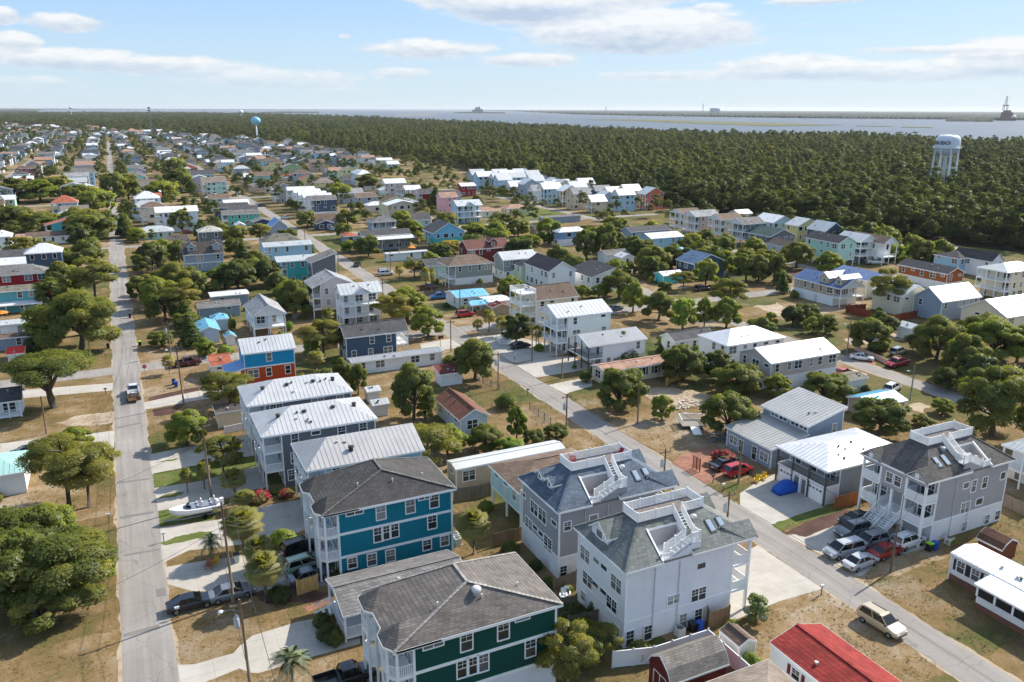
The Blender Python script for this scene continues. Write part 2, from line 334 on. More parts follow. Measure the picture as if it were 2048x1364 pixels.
# street grid: blocks of 68.7 m by 161 m
RX=[-2.4+68.9*k for k in range(-5,4)]; RX[4:8]=[-71.3,-2.4,66.5,132.5]; RX=RX[:8]+[202.5]; CYS=[171+161.5*j for j in range(0,13)]
rng=random.Random(5)
def road(name,x0,y0,x1,y1,z,mat=None):
    me=bpy.data.meshes.new(name); L=int(max(abs(x1-x0),abs(y1-y0))/4)+1; V=[];Fc=[]
    al=abs(y1-y0)>abs(x1-x0)
    for i in range(L+1):
        f=i/L; j=rng.uniform(-.13,.13); k=rng.uniform(-.13,.13)
        if al: y=y0+(y1-y0)*f; V+=[(x0+j,y,z),(x1+k,y,z)]
        else: x=x0+(x1-x0)*f; V+=[(x,y0+j,z),(x,y1+k,z)]
    for i in range(L): Fc.append((2*i,2*i+1,2*i+3,2*i+2) if al else (2*i+1,2*i,2*i+2,2*i+3))
    me.from_pydata(V,[],Fc); me.materials.append(mat or ASPH); o=ob(name,me); o['kind']='structure'; return o
for i,x in enumerate(RX):
    if i==8: road('road',x-2.3,110,x+2.3,520,.016)
    else: road('road',x-2.3,14 if x<200 else 80,x+2.3,1400 if x<0 else (1300 if x<100 else 700),.016)
for j,y in enumerate(CYS): road('road',-300,y-2.6,240 if j<6 else 190,y+2.6,.020)
# sandy shoulders, ragged
for x in (-2.4,66.5,132.5):
    for s in (-1,1):
        V=[];Fc=[]; y=20.
        while y<420: w_=.18+.16*math.sin(y*.37)+.1*math.sin(y*1.1)+rng.uniform(-.06,.12); V+=[(x+s*2.2,y,.008),(x+s*(2.3+w_),y,.008)]; y+=rng.uniform(.4,.8)
        n=len(V)//2; Fc=[(2*i,2*i+1,2*i+3,2*i+2) if s>0 else (2*i+1,2*i,2*i+2,2*i+3) for i in range(n-1)]
        me=bpy.data.meshes.new('road_shoulder'); me.from_pydata(V,[],Fc); me.materials.append(SAND); o=ob('road_shoulder',me); o['kind']='structure'
def gp(*pts):
    out=[]; K=None
    for p in pts:
        if isinstance(p,str): K=p
        else: out.append(W(K,*p))
    return out
def ragged(pts,amp,n=3):
    """natural outline: split every edge and nudge the new points"""
    r_=random.Random(len(pts)*7+int(pts[0][0]*10))
    for _ in range(n):
        out=[]
        for i in range(len(pts)):
            a,b=pts[i],pts[(i+1)%len(pts)]; L=math.hypot(b[0]-a[0],b[1]-a[1]); q=r_.uniform(-1,1)*min(amp,L*.16); out.append(a)
            if L>.5: out.append(((a[0]+b[0])/2-(b[1]-a[1])/L*q,(a[1]+b[1])/2+(b[0]-a[0])/L*q))
        pts=out; amp*=.6
    return pts
def paving(name,mat,z,*pts):
    g=gp(*pts)
    if name in('bare_lot','dirt_track'): g=ragged(g,2.2,5)
    elif name in('flower_bed','lawn'): g=ragged(g,.35,3)
    return sheet(name,g,z,mat)
PV=[('driveway',CONC,.010,'C1',(1140,505),(1400,447),'C2',(0,568),(250,520),(330,558),(330,602),(0,640),'C1',(1150,562)),
('driveway',CONC,.010,'C1',(1193,918),'C2',(0,1000),(380,925),(450,1085),(0,1160),'C1',(1213,1075)),
('lawn',LAWN,.018,'C1',(1225,990),(1330,965),(1440,948),(1380,972)),
('lawn',LAWN,.009,'C1',(1216,1085),'C2',(0,1168),(450,1092),(470,1165),(280,1215),(0,1285),'C1',(1228,1185)),
('driveway',CONC,.011,'C1',(1228,1190),'C2',(0,1293),(300,1212),(470,1168),(560,1345),'D2',(690,215),(580,262),(30,362),'C1',(1240,1290)),
('lawn',LAWN,.018,'D2',(28,292),(110,255),(200,248),(150,275)),
('lawn',LAWN,.009,'D2',(32,366),(110,330),(400,290),(470,300),(360,410),(190,430),(46,455)),
('driveway',CONC,.012,'D2',(48,458),(400,410),(660,330),(890,290),(930,460),(760,530),(500,560),(230,590),(78,662)),
('lawn',LAWN,.018,'D2',(62,548),(150,510),(290,480),(370,478),(300,520),(90,562)),
('driveway',CONC,.010,'D2',(85,690),(290,655),(760,590),(980,560),(1000,700),(800,765),(560,830),(250,830),(105,790)),
('driveway',ASPH,.013,'D2',(114,905),(250,860),(400,828),(860,760),(1055,738),(1050,795),(600,862),(350,905),(120,988)),
('driveway',CONC,.011,'D2',(152,1265),(262,1260),(490,1195),(530,1150),(600,1092),(870,1010),(1000,985),(1070,1115),(1235,1092),(1235,1140),(950,1217),(640,1312),(590,1310),(525,1285),(330,1364),(160,1390)),
('brick_path',BRICKP,.012,'D2',(905,925),(1050,880),(1060,900),(930,955)),
('driveway',CONC,.010,'D5',(0,690),(0,598),(120,520),(250,460),(615,690),(350,792),(225,838)),
('driveway',CONC,.010,'D5',(338,900),(500,878),(750,805),(900,720),(1330,990),(1000,1080),(880,1190),(850,1195)),
('driveway',CONC,.010,'F',(1440,1160),(1484,1108),(1515,1090),(1645,1178),(1560,1202),(1470,1240),(1415,1225)),
('patio',BRICKP,.010,'C4',(812,1150),(900,1085),(1000,1040),(1170,1000),(1440,1200),(1360,1240),(1080,1303)),
('driveway',CONC,.010,'C3',(608,150),(760,128),(900,110),(1300,200),(1450,240),(1450,262),(1010,345),(915,310),(745,235)),
('driveway',CONC,.010,'C3',(1010,362),(1220,300),(1460,290),(1605,370),(1605,395),(1170,462)),
('driveway',CONC,.010,'C3',(1268,522),(1520,470),'C4',(175,465),(178,530),(0,580),'C3',(1412,598)),
('driveway',CONC,.010,'C3',(245,190),(480,150),(592,218),(500,228),(380,245),(250,235)),
('driveway',BRICKP,.010,'C5',(478,290),(600,255),(780,350),(720,372)),
('driveway',CONC,.010,'C5',(400,420),(520,385),(600,400),(705,440),(650,452),(480,440)),
('footpath',CONC,.010,'C1',(140,405),(906,345),(908,405),(140,470)),
('driveway',CONC,.010,'C1',(0,832),(400,780),(432,800),(330,900),(0,930)),
('driveway',CONC,.010,'C1',(640,765),(917,725),(917,865),(640,890)),
('flower_bed',MULCH,.008,'C1',(1195,460),(1605,372),(1605,402),(1205,492)),
('flower_bed',MULCH,.008,'C1',(1222,560),(1400,528),(1500,500),(1400,590),(1225,612)),
('flower_bed',MULCH,.014,'D5',(305,882),(470,805),(760,715),(830,735),(740,803),(470,912)),
('lawn',LAWN,.012,'D5',(222,822),(330,788),(640,690),(760,712),(470,800),(300,868)),
('flower_bed',MULCH,.014,'D2',(690,905),(560,850),(800,800),(1050,840),(1000,900)),
('lawn',LAWN,.008,'A3',(60,1000),(180,942),(400,980),(310,1030),(80,1030)),('lawn',LAWN,.008,'A2',(1780,1020),(1900,1000),(2048,1005),(1960,1050)),
('lawn',LAWN,.008,'B4',(400,690),(470,700),(470,750),(405,760)),('lawn',LAWN,.008,'B4',(320,815),(405,850),(360,866)),
('bare_lot',SAND,.007,'C4',(600,580),(800,540),(980,560),(1120,600),(1060,680),(900,705),(650,640)),
('bare_lot',SAND,.007,'C5',(500,150),(700,90),(900,100),(1000,160),(760,190),(560,200)),
('bare_lot',SAND,.007,'C1',(440,670),(600,610),(900,570),(910,660),(700,690)),
('bare_lot',SAND,.007,'C5',(1040,700),(1120,660),(1210,690),(1170,760)),
('bare_lot',SAND,.007,'B5',(20,720),(200,690),(330,760),(190,790)),
('road_patch',PATCH,.026,'D1',(850,190),(1090,150),(1094,165),(852,207)),('road_patch',PATCH,.026,'D1',(880,460),(1135,415),(1138,428),(882,472)),
('road_patch',PATCH,.026,'D1',(875,1025),(1130,955),(1134,985),(880,1048)),('road_patch',PATCH,.026,'D1',(1105,708),(1175,698),(1182,752),(1115,762)),
('road_patch',PATCH,.026,'C1',(930,700),(1130,660),(1132,672),(930,715)),('road_patch',PATCH,.026,'C1',(940,1140),(1200,1108),(1203,1118),(945,1156)),
('dirt_track',SAND,.009,'B5',(1100,240),(1350,245),(1590,275),(1560,300),(1300,275),(1110,262)),('dirt_track',SAND,.009,'A3',(0,860),(250,905),(260,930),(0,890)),
('flower_bed',MULCH,.008,'B5',(270,450),(440,440),(520,480),(350,520))]
for p in PV: paving(*p)
# ---- river and the low land around it
def ringmesh(name,mat,pts_near,far=29500,h=None,nang=700,nrad=14,seed=3,z0=.5):
    """land from a near shore line (pixels) out to the horizon, with a tree covered uneven top"""
    r_=np.random.RandomState(seed); px=np.linspace(pts_near[0][0],pts_near[-1][0],nang); py=np.interp(px,[p[0] for p in pts_near],[p[1] for p in pts_near])+r_.uniform(-.25,.25,nang)
    V=[];Fc=[]
    for a,b in zip(px,py):
        x,y=W('F',a,b); d=math.hypot(x,y); ux,uy=x/d,y/d
        V.append((x,y,z0))
        for k in range(nrad):
            q=d+8+(far-d)*((k/(nrad-1))**2.2); hh=0 if h is None else r_.uniform(*h)
            V.append((ux*q,uy*q,z0+hh))
    m=nrad+1
    for i in range(nang-1):
        for k in range(nrad): Fc.append((i*m+k,i*m+k+1,(i+1)*m+k+1,(i+1)*m+k)[::-1])
    me=bpy.data.meshes.new(name); me.from_pydata(V,[],Fc); me.materials.append(mat); me.validate(); o=ob(name,me); o['kind']='structure'
    return o
SHORE=[(1010,800-2600),(1135,600),(1138,736),(1095,815),(1190,1052),(995,1120),(975,1387),(1010,2093),(1100,4178),(1000,6650),(400,7450),(-2600,7600),(-7000,12000),(-12000,26000),(0,29500)]
sheet('river',SHORE+[(20000,21000),(28000,8000),(28000,-2000)],.35,mat_water())
FARW=mat_woods('far_woods',[(.3,(.014,.023,.015)),(.5,(.026,.038,.022)),(.72,(.045,.057,.032))],.012)
ringmesh('far_shore',FARW,[(-60,227.6),(55,226.5),(85,219.6),(300,218.8),(545,219.6),(640,220),(720,219.4),(900,219.6),(1024,222.4),(1160,229),(1300,232),(1600,236.4),(1850,238.6),(2110,241.5)],h=(6,13),seed=3,z0=1.)
MARSH=mat_woods('marsh_grass',[(.3,(.10,.11,.045)),(.6,(.17,.165,.075))],.02)
def island(name,mat,pts,h=(0.1,.4),seed=1,z=1.2):
    r_=random.Random(seed); g=[W('F',*p) for p in pts]; cx=sum(p[0] for p in g)/len(g); cy=sum(p[1] for p in g)/len(g)
    b=MB(); n=len(g); top=[]
    fine=[]
    for i in range(n):
        a,c=g[i],g[(i+1)%n]
        for k in range(10): fine.append((a[0]+(c[0]-a[0])*k/10,a[1]+(c[1]-a[1])*k/10))
    m=len(fine); V=[(x,y,z) for x,y in fine]; V+=[(x+(cx-x)*.06,y+(cy-y)*.06,z+r_.uniform(*h)) for x,y in fine]; V+=[(x+(cx-x)*.5,y+(cy-y)*.5,z+r_.uniform(*h)) for x,y in fine]; V.append((cx,cy,z+h[1]))
    Fc=[]
    for q in (0,1):
        for i in range(m): Fc.append((q*m+i,q*m+(i+1)%m,(q+1)*m+(i+1)%m,(q+1)*m+i))
    for i in range(m): Fc.append((2*m+i,2*m+(i+1)%m,3*m))
    me=bpy.data.meshes.new(name); me.from_pydata(V,[],Fc); me.materials.append(mat)
    o=ob(name,me); o['kind']='structure'; return o
island('marsh_island',MARSH,[(1165,240),(1270,242.5),(1400,248),(1536,252.6),(1690,250.5),(1610,248),(1540,246.5),(1400,243),(1270,239)])
island('marsh_island',MARSH,[(1712,253),(1785,253.6),(1786,252.6),(1715,252)],seed=2); island('marsh_island',MARSH,[(1800,255),(1865,256.6),(1868,255.2),(1805,253.8)],seed=4)
island('wooded_island',FARW,[(1890,243),(1985,244),(1988,241.5),(1940,239.6),(1895,240.6)],(5,12),3)
island('wooded_island',FARW,[(520,226.4),(638,226),(640,224.8),(560,224.2)],(4,9),5); island('wooded_island',FARW,[(905,226.3),(1010,227.2),(1012,226),(930,225)],(4,10),6)
island('sand_bar',SAND,[(780,230.6),(870,231.2),(872,229.9),(800,229.6)],(.1,.3),7)
# ---------------------------------------------------------------- house builder
def planes_of(rt,x0,x1,y0,y1,ze,rise,k=None):
    """roof as the lower envelope of planes z=a*x+b*y+c"""
    w,d=x1-x0,y1-y0
    if rt=='gx': s=rise/(d/2); return [('S',0,s,ze-s*y0),('N',0,-s,ze+s*y1)]
    if rt=='gy': s=rise/(w/2); return [('W',s,0,ze-s*x0),('E',-s,0,ze+s*x1)]
    if rt in('hx','hy'):
        s=rise/(min(w,d)/2)
        return [('S',0,s,ze-s*y0),('N',0,-s,ze+s*y1),('W',s,0,ze-s*x0),('E',-s,0,ze+s*x1)]
    if rt=='hw': s=rise/(d/2); return [('S',0,s,ze-s*y0),('N',0,-s,ze+s*y1),('W',s*1.3,0,ze-s*1.3*x0)]
    if rt=='se': s=rise/w; return [('W',s,0,ze-s*x0)]
    if rt=='sn': s=rise/d; return [('S',0,s,ze-s*y0)]
    if rt=='ss': s=rise/d; return [('N',0,-s,ze+s*y1)]
    return [('T',0,0,ze)]
def zat(pl,x,y): return min(p[1]*x+p[2]*y+p[3] for p in pl)
def roof_faces(rt,x0,x1,y0,y1,ze,rise):
    w,d=x1-x0,y1-y0; xm,ym=(x0+x1)/2,(y0+y1)/2; zr=ze+rise; a,b,c,e=(x0,y0,ze),(x1,y0,ze),(x1,y1,ze),(x0,y1,ze)
    if rt=='gx': p,q=(x0,ym,zr),(x1,ym,zr); return [(a,b,q,p),(c,e,p,q)]
    if rt=='gy': p,q=(xm,y0,zr),(xm,y1,zr); return [(b,c,q,p),(e,a,p,q)]
    if rt in('hx','hy'):
        if w>=d+.1: p,q=(x0+d/2,ym,zr),(x1-d/2,ym,zr); return [(a,b,q,p),(c,e,p,q),(b,c,q),(e,a,p)]
        if d>=w+.1: p,q=(xm,y0+w/2,zr),(xm,y1-w/2,zr); return [(b,c,q,p),(e,a,p,q),(a,b,p),(c,e,q)]
        p=(xm,ym,zr); return [(a,b,p),(b,c,p),(c,e,p),(e,a,p)]
    if rt=='hw': p,q=(x0+d/2/1.3,ym,zr),(x1,ym,zr); return [(a,b,q,p),(c,e,p,q),(e,a,p)]
    if rt=='se': return [(a,(x1,y0,zr),(x1,y1,zr),e)]
    if rt=='sn': return [(a,b,(x1,y1,zr),(x0,y1,zr))]
    if rt=='ss': return [((x0,y0,zr),(x1,y0,zr),c,e)]
    return [(a,b,c,e)]
def slab(faces,th=.16):
    """roof skin with thickness; returns (top+bottom builder, fascia builder)"""
    key={};V=[];F=[]
    def vi(p):
        k=tuple(round(q,3) for q in p)
        if k not in key: key[k]=len(V); V.append(k)
        return key[k]
    for f in faces: F.append([vi(p) for p in f])
    cnt={}
    for f in F:
        for i in range(len(f)):
            e=(f[i],f[(i+1)%len(f)]); cnt[tuple(sorted(e))]=cnt.get(tuple(sorted(e)),0)+1
    n=len(V); r=MB(); r.v=[p for p in V]+[(x,y,z-th) for x,y,z in V]
    r.f=[tuple(f) for f in F]+[tuple(n+i for i in reversed(f)) for f in F]
    fa=MB(); cx=sum(p[0] for p in V)/n; cy=sum(p[1] for p in V)/n
    for f in F:
        for i in range(len(f)):
            a,b=f[i],f[(i+1)%len(f)]
            if cnt[tuple(sorted((a,b)))]==1:
                p,q=V[a],V[b]; r.f.append((b,a,n+a,n+b))
                ex,ey=q[0]-p[0],q[1]-p[1]; L=math.hypot(ex,ey)
                if L<.05: continue
                nx,ny=ey/L,-ex/L; o=.03
                P0=(p[0]+nx*.004,p[1]+ny*.004); Q0=(q[0]+nx*.004,q[1]+ny*.004); P1=(p[0]+nx*o,p[1]+ny*o); Q1=(q[0]+nx*o,q[1]+ny*o)
                t_,b_=-.01,-th-.10
                k=len(fa.v); fa.v+=[(*P0,p[2]+t_),(*Q0,q[2]+t_),(*Q0,q[2]+b_),(*P0,p[2]+b_),(*P1,p[2]+t_),(*Q1,q[2]+t_),(*Q1,q[2]+b_),(*P1,p[2]+b_)]
                fa.f+=[(k+4,k+7,k+6,k+5),(k,k+4,k+5,k+1),(k+3,k+2,k+6,k+7),(k,k+3,k+7,k+4),(k+1,k+5,k+6,k+2)]
    return r,fa
def ribs_for(rt,x0,x1,y0,y1,pl,step=.6,zo=.0):
    """raised standing seams running down each slope"""
    b=MB()
    def run(p0,dx,dy,lim,side):
        x,y=p0; n=40; last=None
        for i in range(n+1):
            q=lim*i/n; X,Y=x+dx*q,y+dy*q; zs=[(p[1]*X+p[2]*Y+p[3],p[0]) for p in pl]; m=min(zs)
            if m[1]!=side and abs(m[0]-[z for z,s in zs if s==side][0])>.02: break
            last=(X,Y,m[0])
        if last and math.hypot(last[0]-x,last[1]-y)>.4: b.bar((x,y,zat(pl,x,y)+.02),(last[0],last[1],last[2]+.02),.042,.05)
    S={p[0] for p in pl}
    nx=int((x1-x0)/step); ny=int((y1-y0)/step)
    for i in range(1,nx):
        X=x0+(x1-x0)*i/nx
        if 'S' in S: run((X,y0+.02),0,1,y1-y0,'S')
        if 'N' in S: run((X,y1-.02),0,-1,y1-y0,'N')
    for i in range(1,ny):
        Y=y0+(y1-y0)*i/ny
        if 'W' in S: run((x0+.02,Y),1,0,x1-x0,'W')
        if 'E' in S: run((x1-.02,Y),-1,0,x1-x0,'E')
    return b
WINC={}
def window_meshes(w,h_,lod,style=0):
    k=(round(w,2),round(h_,2),lod,style)
    if k in WINC: return WINC[k]
    f=MB(); t=.11 if lod<2 else .13
    if lod<2:
        f.box(-w/2-t,-.07,-h_/2-t,-w/2,.0,h_/2+t).box(w/2,-.07,-h_/2-t,w/2+t,.0,h_/2+t)
        f.box(-w/2,-.07,h_/2,w/2,.0,h_/2+t).box(-w/2-.04,-.10,-h_/2-t,w/2+.04,.0,-h_/2)
        if h_>.9: f.box(-w/2,-.05,-.03,w/2,-.0,.03)
        if w>1.3:
            n=int(round(w/.85))
            for i in range(1,n): X=-w/2+w*i/n; f.box(X-.05,-.055,-h_/2,X+.05,-.002,h_/2)
        if lod==0 and h_>.9:
            n=max(1,int(round(w/.85)))
            for i in range(n): X=-w/2+w*(i+.5)/n; f.box(X-.015,-.045,.03,X+.015,-.004,h_/2)
            f.box(-w/2,-.044,h_*.25-.015,w/2,-.005,h_*.25+.015)
    else: f.box(-w/2-t,-.05,-h_/2-t,w/2+t,0,h_/2+t)
    p=MB()
    if lod<2: p.box(-w/2,-.03,-h_/2,w/2,-.001,h_/2)
    else: p.box(-w/2,-.075,-h_/2,w/2,-.04,h_/2)
    WINC[k]=(f.mesh('window_frame',paint(WHITE)),p.mesh('pane',glass())); return WINC[k]
ROT={'S':0,'W':-math.pi/2,'E':math.pi/2,'N':math.pi}
def add_window(root,org,face,x0,x1,y0,y1,u,z,w,h_,lod,name='window'):
    """u measured along the face in metres, from its left end seen from outside"""
    if face=='S': p=(x0+u,y0,z)
    elif face=='W': p=(x0,y1-u,z)
    elif face=='E': p=(x1,y0+u,z)
    else: p=(x1-u,y1,z)
    fm,pm=window_meshes(w,h_,lod)
    o=ob(name,fm,root,(p[0]-org[0],p[1]-org[1],p[2]-org[2]),ROT[face]); ob('pane',pm,o)
    return o
def railing(b,p,q,z,hh=1.0,gap=.14,w=.045,solid=False):
    """rails and balusters into builder b between ground points p,q at floor height z"""
    L=math.hypot(q[0]-p[0],q[1]-p[1])
    if L<.2: return
    b.bar((*p,z+hh),(*q,z+hh),.09,.06); b.bar((*p,z+.1),(*q,z+.1),.05,.05)
    if solid: b.bar((*p,z+hh*.5),(*q,z+hh*.5),.03,hh-.12); return
    n=max(2,int(L/gap))
    for i in range(n+1):
        f=i/n; X,Y=p[0]+(q[0]-p[0])*f,p[1]+(q[1]-p[1])*f; b.box(X-w/2,Y-w/2,z+.1,X+w/2,Y+w/2,z+hh)
def stairs(root,org,p,q,wd,mat,rail=True,name='staircase'):
    """straight flight from p (x,y,z low) to q (high), wd wide"""
    b=MB(); r=MB(); p=Vector(p); q=Vector(q); d=q-p; n=max(3,int(d.z/.19)); hd=Vector((d.x,d.y,0)).normalized(); sd=Vector((-hd.y,hd.x,0))
    for i in range(n):
        c=p+d*((i+.5)/n); b.bar(c-sd*wd/2,c+sd*wd/2,.30,.05)
    for s in (-1,1):
        b.bar(p+sd*(s*wd/2),q+sd*(s*wd/2),.05,.24)
        if rail:
            r.bar(p+sd*(s*wd/2)+Vector((0,0,1)),q+sd*(s*wd/2)+Vector((0,0,1)),.07,.06)
            m=max(3,int(d.length/.3))
            for i in range(m+1): c=p+d*(i/m)+sd*(s*wd/2); r.bar(c,c+Vector((0,0,1)),.045)
    o=ob(name,b.mesh(name,mat,org),root)
    if rail: ob('stair_railing',r.mesh('stair_railing',mat,org),o)
    return o
def wall_shell(rt,wx0,wx1,wy0,wy1,z0,pl,zcap=None):
    """outer walls that follow the underside of the roof"""
    b=MB(); dz=-.12
    def top(x,y): return zat(pl,x,y)+dz
    xm,ym=(wx0+wx1)/2,(wy0+wy1)/2
    def side(a,c):
        pts=[(a[0],a[1],z0),(c[0],c[1],z0),(c[0],c[1],top(*c))]
        m=((a[0]+c[0])/2,(a[1]+c[1])/2)
        # break at the ridge when the roof folds over this wall
        best=None
        for i in range(1,24):
            f=i/24; X,Y=c[0]+(a[0]-c[0])*f,c[1]+(a[1]-c[1])*f; lin=top(*c)+(top(*a)-top(*c))*f
            if best is None or top(X,Y)-lin>best[0]: best=(top(X,Y)-lin,X,Y)
        if best[0]>.05: pts.append((best[1],best[2],top(best[1],best[2])))
        pts.append((a[0],a[1],top(*a))); b.poly(pts)
    c=[(wx0,wy0),(wx1,wy0),(wx1,wy1),(wx0,wy1)]
    for i in range(4): side(c[i],c[(i+1)%4])
    b.poly([(wx0,wy0,z0),(wx0,wy1,z0),(wx1,wy1,z0),(wx1,wy0,z0)]); return b
BOXES=[]      # footprints, so trees keep clear
def house(nm,label,x0,x1,y0,y1,ze,rt,wallc,roofc,rise=1.6,st=2,porch=None,z0=0.,pile=0.,low=None,low2=None,band=(),dorm=(),gab=None,awning=None,g=None,vents=2,
          railc='white',shut=0,wl=1,prh=None,popen=0,wdorm=0,tower=0,ov=.4,cat=None,wins=None,lod=None,faces='SW',seed=None,into=None):
    rg=random.Random(seed if seed is not None else label); cx,cy=(x0+x1)/2,(y0+y1)/2; dist=math.hypot(cx,cy)
    if lod is None: lod=0 if dist<125 else (1 if dist<300 else 2)
    root=into[0] if into else empty(nm,label,cat or {'trailer_home':'mobile home','garden_shed':'shed','screened_porch_house':'house','apartment_house':'house','ranch_house':'house'}.get(nm,nm),(cx,cy,0),0,g); org=into[1] if into else (cx,cy,0)
    BOXES.append((x0,x1,y0,y1,label))
    wc=WALL[wallc] if isinstance(wallc,str) else wallc; wm=siding(wc); trim=paint(WHITE)
    rm,ism=roofmat(roofc) if isinstance(roofc,str) else roofc
    pl=planes_of(rt,x0,x1,y0,y1,ze,rise)
    rb,fb=slab(roof_faces(rt,x0,x1,y0,y1,ze,rise)); ro=ob('roof',rb.mesh('roof',rm,org),root); ob('fascia',fb.mesh('fascia',trim,org),ro)
    if ism and dist<330:
        r_=ribs_for(rt,x0,x1,y0,y1,pl,.6 if dist<170 else .95); q=ob('roof_seam',r_.mesh('roof_seam',rm,org),ro); q['kind']='stuff'
    if rt in('hx','hy','gx','gy') and not ism and dist<220:
        cb=MB()
        for f in roof_faces(rt,x0,x1,y0,y1,ze,rise):
            zt=[p for p in f if p[2]>ze+.1]
            if len(zt)==2: cb.bar((zt[0][0],zt[0][1],zt[0][2]+.03),(zt[1][0],zt[1][1],zt[1][2]+.03),.28,.06); break
        if cb.v: ob('ridge_cap',cb.mesh('ridge_cap',rm,org),ro)
    wx0,wx1,wy0,wy1=x0+ov,x1-ov,y0+ov,y1-ov
    if porch and prh is None:
        s,dp=porch[0],porch[1]
        if s=='W': wx0+=dp
        if s=='E': wx1-=dp
        if s=='S': wy0+=dp
    zb=max(z0,pile)
    wob=ob('wall',wall_shell(rt,wx0,wx1,wy0,wy1,zb,pl).mesh('wall',wm,org),root)
    cw=.11
    for X in (wx0,wx1):
        for Y in (wy0,wy1):
            if lod<2 and not(X==wx1 and Y==wy1): ob('corner_trim',MB().box(X-cw if X==wx0 else X-.02,Y-cw if Y==wy0 else Y-.02,zb,X+.02 if X==wx0 else X+cw,Y+.02 if Y==wy0 else Y+cw,zat(pl,X,Y)-.2).mesh('corner_trim',trim,org),wob)
    for zz in band: ob('trim_band',MB().box(wx0-.05,wy0-.05,zz-.12,wx1+.05,wy1+.05,zz+.12).mesh('trim_band',trim,org),wob)
    lm=None
    if low and low in WALL or low2:
        c=WALL[low or low2]; zt=2.6 if low=='white' or low2 else 5.6; zl=pile if low2 else (2.7 if low=='orange' else 0)
        if low=='orange': zl=2.7
        zt=zt if not low2 else 4.2
        lb=MB().box(wx0-.04,wy0-.04,zl,wx1+.04,wy1+.04,zt); ob('lower_wall',lb.mesh('lower_wall',siding(c,low=='white'),org),root)
    if low=='orange':
        ob('stilt_wall',MB().box(wx0+1,wy0+.5,0,wx1-.6,wy1-.5,2.72).mesh('stilt_wall',siding(WALL['orange']),org),root)
    if pile:
        n=max(2,int((wx1-wx0)/3)); m=max(2,int((wy1-wy0)/3.4))
        for i in range(n+1):
            for j in range(m+1):
                if 0<i<n and 0<j<m: continue
                X,Y=wx0+.15+(wx1-wx0-.3)*i/n,wy0+.15+(wy1-wy0-.3)*j/m; ob('stilt',MB().box(X-.12,Y-.12,0,X+.12,Y+.12,pile).mesh('stilt',trim,org),root)
        ob('floor_beam',MB().box(wx0-.03,wy0-.03,pile-.18,wx1+.03,wy1+.03,pile).mesh('floor_beam',trim,org),root)
    rcol=trim if railc=='white' else paint((84,84,84))
    if porch:
        s,dp,levels=porch
        if prh is not None:      # porch with its own lower roof on the west side
            px0,px1,py0,py1=x0-dp,x0+ov,y0-.2,y1-1.5
            f=[((px0,py0,prh),(px1,py0,prh+.7),(px1,py1,prh+.7),(px0,py1,prh))]; prb,pfb=slab(f,.14)
            po=ob('porch_roof',prb.mesh('porch_roof',metalroof(METAL['mblue']),org),root); ob('fascia',pfb.mesh('fascia',trim,org),po)
            px0+=.25; py0+=.25; py1-=.25; ztop=prh
        else:
            ztop=ze-.1
            px0,px1,py0,py1={'W':(x0+ov*.6,wx0,wy0,wy1),'E':(wx1,x1-ov*.6,wy0,wy1),'S':(wx0,wx1,y0+ov*.6,wy0)}[s]
        gap=.14 if lod==0 else (.24 if lod==1 else .45)
        for L in levels:
            ob('porch_deck',MB().box(px0-.05,py0-.05,L-.25,px1-.002,py1+.05,L).mesh('porch_deck',trim,org),root)
            rb_=MB()
            if s=='W': railing(rb_,(px0,py0),(px0,py1),L,gap=gap); railing(rb_,(px0,py0),(px1,py0),L,gap=gap)
            if s=='E': railing(rb_,(px1,py0),(px1,py1),L,gap=gap); railing(rb_,(px0,py0),(px1,py0),L,gap=gap)
            if s=='S': railing(rb_,(px0,py0),(px1,py0),L,gap=gap); railing(rb_,(px0,py0),(px0,py1),L,gap=gap)
            ob('railing',rb_.mesh('railing',rcol,org),root)
        zt=ztop if not popen else levels[-1]+1.05
        L_=(py1-py0) if s!='S' else (px1-px0); n=max(2,int(round(L_/3.0)))
        for i in range(n+1):
            f=i/n; X=px0 if s=='W' else (px1 if s=='E' else px0+(px1-px0)*f); Y=py0+(py1-py0)*f if s!='S' else py0
            zz=zt if not(s in 'WE' and rt in('gx',)) else zat(pl,X,Y)-.15
            if prh is not None: zz=prh-.1
            ob('post',MB().box(X-.1,Y-.1,0,X+.1,Y+.1,zz).mesh('post',rcol if railc!='white' else trim,org),root)
        if s=='W' and rt=='gx' and prh is None:   # gable infill over the porch
            ym=(y0+y1)/2; gb=MB(); X=x0+ov*.6; gb.poly([(X,wy1,ze-.05),(X,wy0,ze-.05),(X,ym,zat(pl,X,ym)-.14)]); gb.box(X-.06,wy0,ze-.3,X+.06,wy1,ze-.02)
            ob('porch_gable',gb.mesh('porch_gable',siding((226,228,228)),org),root)
        if s=='S' and rt=='gy':
            xm=(x0+x1)/2; Y=y0+ov*.6; gb=MB(); gb.poly([(wx0,Y,ze-.05),(wx1,Y,ze-.05),(xm,Y,zat(pl,xm,Y)-.14)]); gb.box(wx0,Y-.06,ze-.3,wx1,Y+.06,ze-.02)
            ob('porch_gable',gb.mesh('porch_gable',siding((226,228,228)),org),root)
